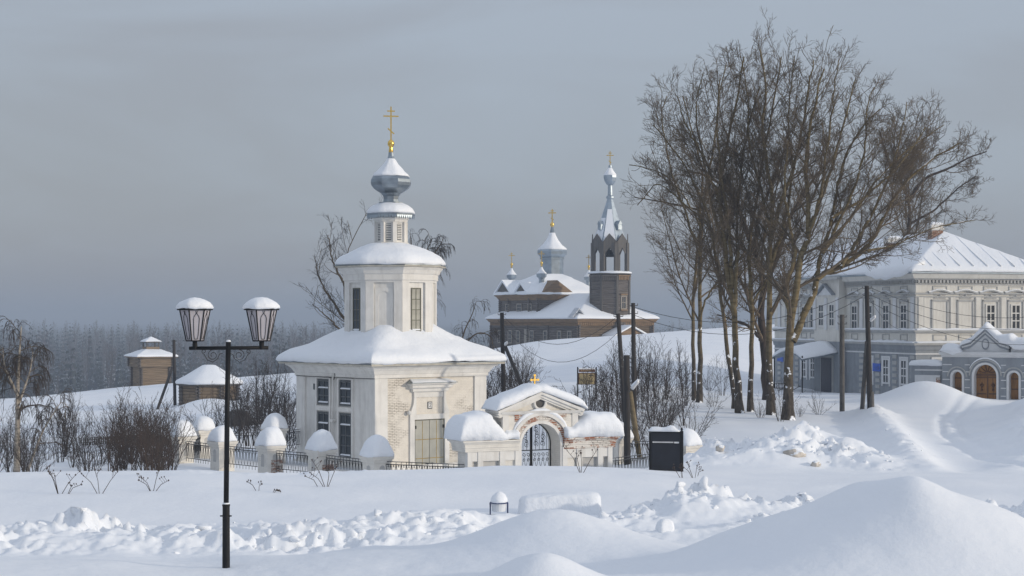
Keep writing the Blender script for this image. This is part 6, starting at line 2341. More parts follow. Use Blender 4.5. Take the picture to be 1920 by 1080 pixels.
stem_tree('old_tree', 'dark old tree with the thickest near black trunk behind the poplars', 'tree', None, 109,
          [([(1442, 752), (1435, 672), (1427, 584), (1432, 526), (1414, 468), (1394, 415), (1373, 370), (1330, 330), (1285, 320)], 0.372, 0.06, 2),
           ([(1432, 540), (1458, 479), (1484, 403), (1530, 330), (1580, 270)], 0.211, 0.05, 3),
           ([(1430, 640), (1405, 612), (1375, 600), (1345, 590)], 0.149, 0.04, -1),
           ([(1414, 468), (1425, 400), (1455, 320), (1480, 230)], 0.161, 0.05, 0),
           ([(1385, 400), (1320, 395), (1250, 380), (1190, 370)], 0.112, 0.03, 0)], 'bark_dark', 'twig', 6, 0.75, 11, lenf=0.42)
stem_tree('poplar_tree', 'tall straight poplar right in front of the near black old trunk', 'tree', None, 95,
          [([(1446, 770), (1443, 692), (1442, 613), (1443, 526), (1446, 438), (1450, 380), (1440, 300), (1430, 220), (1436, 120), (1425, 45)], 0.24, 0.04, 0),
           ([(1444, 500), (1470, 420), (1485, 320), (1478, 200), (1490, 60)], 0.12, 0.025, 1), ([(1446, 438), (1425, 350), (1405, 250), (1402, 150), (1388, 60)], 0.10, 0.025, 1),
           ([(1445, 445), (1466, 380), (1490, 300), (1507, 200), (1525, 70)], 0.149, 0.035, 0)], 'poplar', 'twig', 7, 0.75, 13)
stem_tree('poplar_tree', 'largest forked poplar with a long bough reaching over the mansion roof', 'tree', None, 92,
          [([(1478, 790), (1481, 689), (1481, 600), (1494, 543), (1500, 485), (1516, 438), (1516, 380), (1512, 300), (1522, 200), (1545, 90)], 0.322, 0.04, 0),
           ([(1481, 600), (1475, 532), (1490, 488), (1480, 420), (1470, 350), (1478, 250)], 0.149, 0.035, 0),
           ([(1486, 640), (1505, 590), (1528, 545), (1534, 518), (1577, 500), (1618, 470), (1642, 438), (1662, 397), (1700, 340), (1750, 290), (1800, 255)], 0.223, 0.04, 4),
           ([(1532, 525), (1540, 476), (1560, 409), (1575, 330), (1605, 240), (1650, 180)], 0.136, 0.035, 2),
           ([(1625, 470), (1680, 458), (1752, 427), (1830, 412)], 0.068, 0.025, 2),
           ([(1500, 485), (1530, 400), (1548, 300), (1560, 180), (1572, 70)], 0.13, 0.025, -1), ([(1540, 476), (1600, 400), (1650, 330), (1715, 260), (1770, 215)], 0.11, 0.025, 4),
           ([(1512, 440), (1540, 370), (1565, 290), (1590, 180), (1605, 110)], 0.124, 0.03, 0),
           ([(1540, 476), (1590, 380), (1620, 280), (1625, 180), (1640, 130)], 0.12, 0.025, 1), ([(1577, 502), (1625, 420), (1670, 320), (1690, 230), (1700, 165)], 0.12, 0.025, 3),
           ([(1560, 409), (1620, 370), (1690, 300), (1735, 220)], 0.093, 0.03, 2)], 'poplar', 'twig', 8, 0.9, 12)
stem_tree('old_tree', 'dark crooked tree rising behind the mansion roof', 'tree', None, 150,
          [([(1706, 700), (1705, 600), (1705, 500), (1704, 420), (1704, 376), (1686, 328), (1664, 290), (1650, 230)], 0.341, 0.06, 0),
           ([(1704, 378), (1734, 336), (1781, 312), (1815, 290), (1850, 275)], 0.186, 0.05, 0),
           ([(1704, 420), (1750, 395), (1800, 350), (1830, 330)], 0.124, 0.04, 0),
           ([(1686, 328), (1720, 270), (1740, 230)], 0.124, 0.04, 0)], 'bark_dark', 'twig', 9, 0.9, 13, twig_r=0.012, lenf=0.44, t0=0.45)

# trees behind the chapel
stem_tree('bare_tree', 'leafless tree with upswept branches behind the left side of the chapel', 'tree', None, 108,
          [([(668, 780), (664, 680), (655, 600), (645, 530), (655, 460), (690, 395)], 0.11, 0.018, 0), ([(655, 610), (620, 560), (598, 520), (590, 480)], 0.11, 0.025, 0),
           ([(648, 540), (625, 490), (615, 440)], 0.10, 0.025, 0), ([(660, 640), (620, 600), (585, 570)], 0.09, 0.02, 0)], 'branch', 'shrub', 21, 0.7, 11, twig_r=0.006, lenf=0.30, t0=0.25)


def weeping_tree(name, label, Y, stems, seed, bark, dens=1.0, drop=0.5, n1=10, group=None, hang=0.45):
    rng = np.random.default_rng(seed)
    bx_, by_ = stems[0][0][0]
    loc = Vector(((bx_ - 960) / F * Y, Y, 0))
    loc.z = gz(loc.x, loc.y) - 0.05
    t = thing(name, label, 'tree', loc, 0, group)
    org = np.array(loc[:])
    K = 18
    SP, SR = [], []
    for pts, r0, r1, dy in stems:
        SP.append(px_path(pts, Y, K, dy) - org)
        SR.append(r0 + (r1 - r0) * np.linspace(0, 1, K))
    SP, SR = np.array(SP), np.array(SR)
    for k in range(len(stems)):
        tube_obj('trunk' if k == 0 else 'stem', [(SP[k:k + 1], SR[k:k + 1])], 10, M[bark], t)
    P1, R1 = spawn(rng, SP, SR, n1, 0.35, 1.0, (30, 70), 0.30, 8, 0.06, 0.10, 0.55, 0.014, minlen=0.8, fall=0.5, gravity=drop * 0.5)
    P2, R2 = spawn(rng, P1, R1, 7, 0.25, 1.0, (20, 60), 0.75, 7, -0.05, 0.10, 0.55, 0.010, minlen=0.6, fall=0.3, gravity=drop)
    P3, R3 = spawn(rng, P2, R2, int(4 * dens), 0.2, 1.0, (10, 40), 0.6, 5, -0.12, 0.08, 0.7, 0.008, minlen=0.4, fall=0.3, gravity=drop * 1.4)
    tube_obj('limbs', [(P1, R1)], 5, M['branch'], t, True)
    tube_obj('hanging_twigs', [(P2, R2), (P3, R3)], 3, M['shrub'], t, True)
    return t


weeping_tree('weeping_birch', 'weeping birch with hanging twigs behind the right side of the chapel', 112,
             [([(800, 790), (795, 680), (785, 580), (775, 500), (770, 450)], 0.2, 0.03, 0), ([(785, 560), (800, 500), (825, 460), (832, 445)], 0.12, 0.02, 0),
              ([(780, 520), (800, 470), (810, 450)], 0.10, 0.02, 0)], 31, 'branch', 1.0, 0.55, 9)
weeping_tree('weeping_birch', 'smaller drooping birch between the chapel and the wooden church', 116,
             [([(868, 760), (862, 690), (868, 630), (885, 590), (893, 565)], 0.12, 0.02, 0), ([(866, 650), (895, 625), (920, 632), (925, 660)], 0.07, 0.015, 0)], 32, 'branch', 0.8, 0.5, 7)
weeping_tree('weeping_birch', 'pale trunked weeping birch at the far left edge', 72,
             [([(31, 895), (33, 800), (33, 740), (36, 670), (40, 612)], 0.15, 0.02, 0), ([(34, 760), (55, 700), (62, 660)], 0.06, 0.015, 0), ([(33, 740), (10, 690), (5, 650)], 0.06, 0.015, 0)], 33, 'birch', 1.0, 0.7, 11)
weeping_tree('weeping_birch', 'low bent birch sapling with a drooping crown beside the far left birch', 74,
             [([(50, 890), (75, 820), (100, 775), (118, 752), (126, 765)], 0.06, 0.012, 0)], 34, 'birch', 1.0, 0.7, 10)

# ------------------------------------------------------------------ shrubs: a few kinds, copied one by one


def shrub_proto(name, seed, n_stem, h, spread, mat_k, up=0.05, kids=7, twigs=3, r0=0.018, snowy=False, fan=None):
    rng = np.random.default_rng(seed)
    t = bpy.data.objects.new(name, None)
    t.empty_display_size = 0.2
    P0 = np.zeros((1, 4, 3))
    P0[0, :, 2] = np.linspace(-0.25, 0.05, 4)
    P0[0, :, 0] = np.linspace(0, 0.01, 4)
    base = np.zeros((n_stem, 9, 3))
    for k in range(n_stem):
        a = rng.uniform(0, 2 * np.pi)
        d = np.array([math.cos(a) * spread * rng.random(), math.sin(a) * spread * rng.random(), 1.0])
        p = np.array([math.cos(a) * 0.12 * rng.random(), math.sin(a) * 0.12 * rng.random(), -0.25])
        L = h * rng.uniform(0.6, 1.1)
        for j in range(9):
            base[k, j] = p
            d = d + np.array([0, 0, up]) + rng.normal(0, 0.07, 3)
            d /= np.linalg.norm(d)
            p = p + d * L / 8
    R0 = (r0 * rng.uniform(0.7, 1.3, n_stem))[:, None] * (1 - 0.7 * np.linspace(0, 1, 9)[None])
    P1, R1 = spawn(rng, base, R0, kids, 0.2, 1.0, (18, 50), 0.38, 6, 0.06, 0.10, 0.6, 0.006, minlen=0.25, fall=0.5)
    P2, R2 = spawn(rng, P1, R1, twigs, 0.2, 1.0, (20, 55), 0.45, 4, 0.05, 0.14, 0.7, 0.005, minlen=0.16, fall=0.4)
    COL.objects.link(t)
    tube_obj('stems', [(base, R0)], 5, M[mat_k], t, True)
    tube_obj('twigs', [(P1, R1), (P2, R2)], 3, M[mat_k], t, True)
    return t


PROTO = {
    'tall': shrub_proto('tall_shrub', 101, 8, 3.2, 0.42, 'shrub', 0.03, 6, 3, 0.018),
    'tall2': shrub_proto('tall_shrub', 102, 6, 3.4, 0.28, 'shrub', 0.05, 7, 3, 0.019),
    'red': shrub_proto('brown_shrub', 103, 10, 2.6, 0.36, 'shrub_red', 0.05, 5, 3, 0.016),
    'red2': shrub_proto('brown_shrub', 104, 8, 2.7, 0.28, 'shrub_red', 0.06, 6, 3, 0.016),
    'wide': shrub_proto('spreading_shrub', 105, 9, 2.4, 0.95, 'shrub', 0.02, 6, 3, 0.018),
    'wide2': shrub_proto('spreading_shrub', 106, 8, 2.6, 0.75, 'shrub', 0.00, 7, 3, 0.018),
    'sap': shrub_proto('young_sapling', 107, 2, 4.6, 0.10, 'shrub', 0.05, 16, 3, 0.026),
    'sap2': shrub_proto('young_sapling', 108, 3, 4.2, 0.16, 'shrub', 0.05, 13, 3, 0.026),
}
LOOK = {'tall': 'fan shaped', 'tall2': 'slender upright', 'red': 'bushy reddish', 'red2': 'narrow reddish', 'wide': 'wide spreading', 'wide2': 'arching loose', 'sap': 'two stemmed', 'sap2': 'three stemmed'}
_used = set()


def shrub(kind, px, Y, s, label, group, cat='shrub', sz=None, rz=None):
    p = PROTO[kind]
    o = p if kind not in _used else copy_tree(p)
    _used.add(kind)
    x = (px - 960) / F * Y
    o.location = (x, Y, gz(x, Y) - 0.05)
    o.rotation_euler = (0, 0, random.uniform(0, 6.28) if rz is None else rz)
    o.scale = (s, s, sz if sz else s)
    tag(o, (LOOK[kind] + ' ' + label) if group else label, cat, group)
    return o


rs_ = random.Random(5)
GL = 'leafless shrubs at the far left beyond the field'
GB = 'dense brown shrubs beside the left end of the fence'
GC = 'thin young trees left of the chapel'
GS = 'spreading bare shrubs in the snow left of the chapel'
GR = 'bare shrubs in the hollow right of the gateway'
GY = 'young saplings in the hollow right of the gateway'
GX = 'dark bare shrubs between chapel and hillside'
for k in range(28):
    shrub(rs_.choice(['tall', 'tall2', 'wide2', 'wide']), rs_.uniform(-40, 175), rs_.uniform(66, 92), rs_.uniform(0.7, 1.05), 'grey shrub under the weeping birch beyond the left field edge', GL)
for k in range(30):
    shrub(rs_.choice(['red', 'red2', 'red', 'tall2']), rs_.uniform(178, 325), rs_.uniform(64, 84), rs_.uniform(0.85, 1.2), 'bare shrub in the thicket beside the leftmost fence pillar', GB)
for k in range(8):
    shrub(rs_.choice(['wide', 'wide2', 'tall']), rs_.uniform(205, 335), rs_.uniform(86, 100), rs_.uniform(0.75, 1.1), 'bare shrub on the white slope behind the brown thicket', 'bare shrubs on the slope behind the brown thicket')
for k in range(12):
    shrub(rs_.choice(['sap', 'sap2']), rs_.uniform(450, 556), rs_.uniform(98, 118), rs_.uniform(1.0, 1.5), 'young tree between the street lamp and the chapel', GC, 'sapling')
for k in range(20):
    shrub(rs_.choice(['wide', 'wide2', 'wide']), rs_.uniform(395, 560), rs_.uniform(92, 118), rs_.uniform(0.9, 1.5), 'snow dusted shrub between the street lamp and the chapel', GS)
for k in range(20):
    shrub(rs_.choice(['wide', 'tall', 'wide2']), rs_.uniform(880, 990), rs_.uniform(98, 122), rs_.uniform(0.9, 1.35), 'dark shrub between the chapel roof and the gateway pediment', GX)
for k in range(30):
    shrub(rs_.choice(['tall', 'tall2', 'tall2', 'wide2']), rs_.uniform(1065, 1300), rs_.uniform(80, 108), rs_.uniform(0.8, 1.25), 'bare shrub in the hollow right of the gateway', GR)
for k in range(14):
    shrub(rs_.choice(['sap', 'sap2']), rs_.uniform(1110, 1300), rs_.uniform(92, 116), rs_.uniform(0.8, 1.25), 'young tree in the hollow behind the leaning poles', GY, 'sapling')
for px, Y, s, kd, lb in ((1296, 82, 1.05, 'wide2', 'bushy bare shrub just left of the ploughed snow heap'), (1338, 100, 0.7, 'wide', 'low bare shrub between the two left poplar trunks'),
                         (1425, 93, 0.6, 'wide', 'low tangle of twigs at the foot of the dark old tree'), (1462, 91, 0.75, 'tall', 'snow dusted shrub between the two big poplar trunks'),
                         (1535, 96, 0.62, 'wide', 'rounded shrub with snow caught in it in front of the mansion porch'), (1500, 94, 0.4, 'wide2', 'tiny shrub at the foot of the largest forked poplar'),
                         (1355, 112, 0.9, 'tall', 'bare shrub behind the leaning thin poplar'), (1330, 118, 0.9, 'wide2', 'bare shrub on the slope behind the twin poplars'), (1228, 78, 0.75, 'wide', 'low bare shrub behind the black notice board')):
    shrub(kd, px, Y, s, lb, None)

# dry weeds poking through the field
def weed(px, py, h, lean, heads, label):
    Y = None
    # find the depth where this photo pixel meets the ground
    for yy in np.arange(43, 58, 0.1):
        x = (px - 960) / F * yy
        if (600 - py) / F * yy < gz(x, yy):
            Y = yy
            break
    Y = Y or 47.0
    x = (px - 960) / F * Y
    t = thing('dry_weed', label, 'weed', (x, Y, gz(x, Y) - 0.03), 0, 'dry weeds in the snowy field')
    rr = random.Random(int(px))
    m, hd = MB(), MB()
    for k in range(heads):
        f = (k / max(1, heads - 1) - 0.5) * 2 if heads > 1 else 0
        dx = lean + f * 0.55 * h
        dx += rr.uniform(-0.3, 0.3) * h * (heads > 1)
        top = Vector((dx, rr.uniform(-0.15, 0.15), h * rr.uniform(0.45, 1.08)))
        mid = top * 0.5 + Vector((rr.uniform(-0.04, 0.04), 0, 0.05))
        m.tube([(0, 0, -0.1), mid, top], 0.010, 4, 0.006)
        for q in range(3):
            b0 = mid.lerp(top, 0.3 + 0.25 * q)
            e = b0 + Vector((rr.uniform(-0.14, 0.14), rr.uniform(-0.1, 0.1), rr.uniform(0.08, 0.2))) * (h / 0.7)
            m.tube([b0, e], 0.006, 3, 0.004)
            hd.lathe([(0.0, -0.025), (0.022, 0), (0.0, 0.03)], 5, 0, (0, 0))
            n_ = 15
            hd.v[-n_:] = [(v[0] + e.x, v[1] + e.y, v[2] + e.z) for v in hd.v[-n_:]]
        hd.lathe([(0.0, -0.03), (0.026, 0), (0.0, 0.035)], 5, 0, (0, 0))
        hd.v[-15:] = [(v[0] + top.x, v[1] + top.y, v[2] + top.z) for v in hd.v[-15:]]
    m.build('stalks', M['shrub_red'], t)
    hd.build('seed_heads', M['shrub_red'], t)['kind'] = 'stuff'


for a in ((111, 926, 0.72, -0.05, 4, 'wide dry weed with four stalks at the left of the field'), (124, 926, 0.45, 0.28, 2, 'leaning weed pressed against the wide left weed'),
          (187, 926, 0.70, -0.05, 3, 'slim dry weed between the left weeds and the street lamp'), (286, 921, 0.68, 0.0, 4, 'dry weed with dark seed heads left of the street lamp'),
          (485, 920, 0.36, -0.06, 2, 'short twig weed just right of the street lamp pole'), (509, 924, 0.12, 0.22, 2, 'tiny flattened weed below the short twig weed'),
          (612, 913, 0.85, -0.1, 4, 'dry weed standing before the second fence pillar'), (600, 912, 0.45, -0.42, 1, 'long weed bowed over to the left before the chapel windows'),
          (1090, 886, 0.95, 0.0, 4, 'tall thin weed in front of the right gateway wing'), (1280, 896, 0.5, -0.15, 3, 'leaning weed with dark heads at the foot of the black notice board'),
          (1302, 896, 0.5, -0.2, 3, 'weed with round dark heads just right of the black notice board'), (1306, 893, 0.42, 0.2, 1, 'single stalk weed leaning right by the snow heap')):
    weed(*a)
# ------------------------------------------------------------------ double street lamp in the foreground
lx, lY = (424 - 960) / F * 31.0, 31.0
LA = thing('street_lamp', 'black twin lantern street lamp with snow caps in the left foreground', 'street lamp', (lx, lY, -4.46))


def build_lamp():
    z = lambda py: (600 - py) / F * lY + 4.46
    xo = 0.02
    MB().lathe([(0.075, -0.6), (0.070, 0.0), (0.066, z(950)), (0.072, z(948)), (0.072, z(946)), (0.05, z(945))], 20).build('base_sleeve', M['iron'], LA, smooth=False)
    b = MB()
    for s_ in (-1, 1):
        b.tube([(s_ * 0.06, -0.03, z(967)), (s_ * 0.105, -0.03, z(967))], 0.014, 6)
    b.build('clamp_bolt', M['iron'], LA)
    MB().tube([(0, 0, z(947)), (xo, 0, z(760)), (xo + 0.02, 0, z(641))], 0.048, 16, 0.046).build('pole', M['iron'], LA, smooth=True)
    MB().lathe([(0.046, z(641)), (0.042, z(638.5)), (0.02, z(637.2))], 12, 0, (xo + 0.02, 0)).build('snow_dab', M['snow_roof'], LA, smooth=True)
    q = MB()
    q.lathe([(0.068, z(945)), (0.060, z(943.5)), (0.05, z(942.5))], 14)
    q.build('sleeve_snow', M['snow_roof'], LA, smooth=True)
    xa0, xa1 = (355 - 424) / F * lY, (503 - 424) / F * lY
    MB().tube([(xa0, 0, z(653)), (xa1, 0, z(652))], 0.034, 12).build('arm', M['iron'], LA, smooth=True)
    for px in (365.5, 490.5):
        cx = (px - 424) / F * lY
        MB().lathe([(0.045, z(655)), (0.045, z(640)), (0.09, z(640)), (0.09, z(638.5))], 12, 0, (cx, 0)).build('lantern_neck', M['iron'], LA, smooth=False)
        rot = R(-90 + 48)
        zb, zt = z(639), z(582)
        rb, rt = 0.155, 0.272
        fr = MB()
        B = poly_ring(6, rb, zb, rot, c=(cx, 0))
        T_ = poly_ring(6, rt, zt, rot, c=(cx, 0))
        for k in range(6):
            fr.tube([B[k], T_[k]], 0.013, 6)
            fr.tube([B[k], B[(k + 1) % 6]], 0.013, 6)
        fr.loft([poly_ring(6, r, zz, rot, c=(cx, 0)) for r, zz in ((0.27, zt), (0.325, zt + 0.005), (0.325, zt + 0.03), (0.25, zt + 0.05), (0.08, zt + 0.16))])
        lan = fr.build('lantern', M['iron'], LA)
        for k in range(6):
            b0, b1, t0, t1 = (Vector(v) for v in (B[k], B[(k + 1) % 6], T_[k], T_[(k + 1) % 6]))
            n_ = (b1 - b0).cross(t0 - b0).normalized()
            if n_.dot((b0 + b1) / 2 - Vector((cx, 0, zb))) < 0:
                n_ = -n_
            V = [p + n_ * d for d in (-0.006, -0.002) for p in (b0, b1, t1, t0)]
            MB().add(V, [(0, 3, 2, 1), (4, 5, 6, 7), (0, 1, 5, 4), (1, 2, 6, 5), (2, 3, 7, 6), (3, 0, 4, 7)]).build('pane', M['frosted'], lan)
            P = lambda u, v: (b0.lerp(b1, u)).lerp(t0.lerp(t1, u), v) + n_ * 0.004
            q = MB()
            for s_ in (-1, 1):
                q.tube([P(0.5 + s_ * u, v) for u, v in ((0.17, 0.06), (0.22, 0.2), (0.22, 0.72), (0.17, 0.80), (0.02, 0.90), (0.06, 0.98))], 0.0055, 4)
            q.tube([P(0.33, 0.06), P(0.67, 0.06)], 0.0055, 4)
            q.build('pane_ornament', M['iron'], lan)
        sn = MB()
        hh = z(558) - zt - 0.03
        sn.loft([poly_ring(6, r, zt + 0.031 + zz * hh, rot, 5, c=(cx, 0), soft=sf) for r, zz, sf in ((0.322, 0, 0.1), (0.345, 0.10, 0.2), (0.335, 0.3, 0.35), (0.285, 0.58, 0.6), (0.20, 0.80, 0.8), (0.11, 0.94, 1), (0.03, 1.0, 1))])
        sn.build('snow_cap', M['snow_roof'], LA, smooth=True, noise=(0.02, 4.5, px))
    q = MB()
    def spiral(cx, cz_, r0, turns, a0, s_, tail=None):
        pts = []
        for t in np.linspace(0, 1, 22):
            rr = r0 * (1 - 0.72 * t)
            a = a0 + s_ * t * turns * 2 * math.pi
            pts.append((cx + rr * math.cos(a), 0, cz_ + rr * math.sin(a)))
        q.tube(([tail] if tail else []) + pts, 0.0075, 5)
    for s_ in (-1, 1):
        spiral(s_ * 0.24, z(666), 0.10, 1.4, R(90), -s_)
        spiral(s_ * 0.40, z(659), 0.045, 1.2, R(-90), s_, None)
        q.tube([(s_ * 0.40, 0, z(664)), (s_ * 0.34, 0, z(675)), (s_ * 0.24, 0, z(679)), (s_ * 0.15, 0, z(672)), (s_ * 0.12, 0, z(664)), (s_ * 0.06, 0, z(662))], 0.0075, 5)
    q.build('scroll_bracket', M['iron_snow'], LA)


build_lamp()

# ------------------------------------------------------------------ litter bin, snow block, stump
bY = 42.0
bx0 = (935.5 - 960) / F * bY
BI = thing('litter_bin', 'small litter bin in a blue tube stand topped by a cone of snow', 'bin', (bx0, bY, (600 - 960) / F * bY))
zz = lambda py: (960 - py) / F * bY
q = MB()
w = 0.215
q.tube([(-w, 0, -0.2), (-w, 0, zz(943)), (-w + 0.05, 0, zz(939)), (w - 0.05, 0, zz(939)), (w, 0, zz(943)), (w, 0, -0.2)], 0.020, 8)
q.build('stand', M['bin_blue'], BI)
MB().lathe([(0.16, 0.02), (0.19, zz(945)), (0.2, zz(943)), (0.17, zz(942.5))], 16).build('bucket', M['bin_grey'], BI, smooth=False)
q = MB()
q.tube([(0.205 * math.cos(a), 0.205 * math.sin(a), zz(942.5)) for a in np.linspace(0, 2 * math.pi, 17)], 0.016, 6)
q.build('rim', M['bin_blue'], BI)
MB().lathe([(0.20, zz(942)), (0.215, zz(940)), (0.205, zz(935)), (0.16, zz(929)), (0.08, zz(924)), (0.01, zz(922))], 18).build('snow_cap', M['snow_roof'], BI, smooth=True, noise=(0.025, 4, 2))

sx, sY = (1050 - 960) / F * 42.5, 42.5
SB = MB()
zb0 = (600 - 966) / F * sY
rings = []
for f, e, zf in ((1.03, 0.0, -0.25), (1.0, 0, 0.0), (0.97, 0, 0.25), (0.95, 0, 0.42), (0.90, 0, 0.50), (0.75, 0, 0.53), (0.4, 0, 0.55)):
    rings.append([(x, y, zf * (1 + 0.10 * x)) for x, y, _ in rrect(1.06 * f - (0.1 if zf > 0.2 else 0) * 0, 0.42 * f, 0, 0.22, 14)])
SB.loft(rings)
o = SB.build('snow_block', M['snow_roof'], None, smooth=True, noise=(0.035, 2.2, 5), loc=(sx, sY, zb0))
tag(o, 'long flat topped block of snow to the right of the litter bin', 'snow block')
o['kind'] = 'thing'

tx, tY = (1247 - 960) / F * 36.0, 36.0
ST = thing('snowy_stump', 'short grey post stump under a snow cap in the ploughed trench', 'stump', (tx, tY, (600 - 1012) / F * tY), R(20))
MB().box(-0.15, 0.15, -0.12, 0.12, -0.2, 0.14).build('block', M['pole_conc'], ST, recalc=False)
q = MB()
q.loft([rrect(0.165 * f, 0.14 * f, 0.141 + zf, 0.07, 4) for f, zf in ((1.0, 0.0), (1.08, 0.04), (1.05, 0.14), (0.9, 0.23), (0.55, 0.29), (0.2, 0.30))])
q.build('snow_cap', M['snow_roof'], ST, smooth=True, noise=(0.02, 4, 3))

# ------------------------------------------------------------------ black notice board by the fence
nY = 57.0
nx = (1249 - 960) / F * nY
nz = (600 - 884) / F * nY
NB = thing('notice_board', 'black notice board with a pale strip standing in the snow by the gateway', 'notice board', (nx, nY, nz), R(-12))
zz = lambda py: (884 - py) / F * nY
bx('panel', M['board_black'], NB, -0.50, 0.47, 0.0, 0.05, 0.0, zz(811))
bx('frame_post', M['iron'], NB, 0.471, 0.57, -0.03, 0.08, -0.5, zz(808))
bx('frame_post', M['iron'], NB, -0.57, -0.501, -0.03, 0.08, -0.5, zz(812))
q = MB()
q.lathe([(0.03, zz(808)), (0.03, zz(806)), (0.05, zz(805)), (0.03, zz(803)), (0.02, zz(801.5))], 10, 0, (0.52, 0.025))
q.build('finial', M['iron'], NB)
bx('top_rail', M['iron'], NB, -0.58, 0.47, -0.05, 0.10, zz(811), zz(809))
q = MB()
rr = random.Random(3)
x = -0.46
for wd in (0.012, 0.05, 0.02, 0.035, 0.012, 0.02, 0.02, 0.02, 0.02, 0.02, 0.025, 0.02, 0.03, 0.025, 0.03, 0.03, 0.025, 0.03, 0.03, 0.02, 0.03, 0.03):
    q.box(x, x + wd, -0.008, 0.0, zz(830.5), zz(828))
    x += wd + 0.007
x = 0.27
q.box(x, x + 0.16, -0.008, 0.0, zz(831), zz(828))
q.build('pale_strip', M['sign_white'], NB, recalc=False)
q = MB()
q.tube([(-0.5, -0.012, zz(831.8)), (0.44, -0.012, zz(831.6))], 0.008, 4)
q.build('seam', M['iron'], NB)
q = MB()
rings = []
for x in np.linspace(-0.60, 0.46, 18):
    h = (0.20 if x < 0.3 else 0.14) * (0.8 + 0.35 * mnoise.noise(Vector((x * 3, 1, 4)))) * min(1, (x + 0.62) / 0.12, 0.35 + (0.47 - x) / 0.2)
    rings.append([(x, -0.10, zz(809)), (x, -0.08, zz(809) + h * 0.7), (x, 0.03, zz(809) + h), (x, 0.13, zz(809) + h * 0.7), (x, 0.15, zz(809))])
q.loft(rings)
q.build('top_snow', M['snow_roof'], NB, smooth=True)
q = MB()
for a in np.linspace(0, math.pi, 7)[1:-1]:
    q.tube([(-0.05, 0.03, zz(809)), (-0.05 + 0.16 * math.cos(a), 0.03, zz(809) + 0.24 * math.sin(a))], 0.012, 5)
q.build('crest', M['iron'], NB)

# ------------------------------------------------------------------ map board on the slope
mY = 104.0
mx_ = (1100.5 - 960) / F * mY
MBo = thing('map_board', 'framed map board on two dark posts above the shrubs of the slope', 'map board', (mx_, mY, gz(mx_, mY)), R(6))
zg = gz(mx_, mY)
zz = lambda py: (600 - py) / F * mY - zg
for s_, top in ((-1, 688), (1, 688)):
    bx('post', M['iron'], MBo, s_ * 0.57 - 0.035, s_ * 0.57 + 0.035, -0.04, 0.04, -0.4, zz(top))
bx('board', M['oak_dark'], MBo, -0.53, 0.53, -0.02, 0.03, zz(721), zz(699))
bx('map_sheet', M['map_paper'], MBo, -0.47, 0.47, -0.03, -0.02, zz(720), zz(700.5))
q = MB()
rr = random.Random(9)
for k in range(9):
    x0, z0 = rr.uniform(-0.42, 0.3), rr.uniform(zz(718), zz(703))
    pts = [(x0, -0.034, z0)]
    for j in range(4):
        pts.append((max(-0.45, min(0.45, pts[-1][0] + rr.uniform(-0.05, 0.14))), -0.034, max(zz(719), min(zz(701.5), pts[-1][2] + rr.uniform(-0.12, 0.10)))))
    q.tube(pts, 0.012, 4)
q.box(0.1, 0.4, -0.034, -0.030, zz(705), zz(702.5))
q.build('map_drawing', M['map_ink'], MBo)
bx('header_panel', M['rust_red'], MBo, -0.50, 0.50, -0.03, 0.03, zz(697.5), zz(692.5))
q = MB()
for k in range(8):
    q.box(-0.36 + k * 0.09, -0.30 + k * 0.09, -0.034, -0.030, zz(695.8), zz(694.3))
q.build('header_marks', M['map_paper'], MBo, recalc=False)
q = MB()
q.tube([(-0.53, 0, zz(691.5)), (-0.25, 0, zz(690.5)), (-0.1, 0, zz(688)), (0, 0, zz(686)), (0.1, 0, zz(688)), (0.25, 0, zz(690.5)), (0.53, 0, zz(691.5))], 0.022, 6)
q.build('crest', M['iron'], MBo)
MB().loft([[(x, y, z_) for x, z_ in ((-0.52, zz(692.4)), (0.52, zz(692.4)), (0.48, zz(690.5)), (-0.48, zz(690.3)))] for y in (-0.06, 0.06)]).build('snow', M['snow_roof'], MBo)

# ------------------------------------------------------------------ utility poles


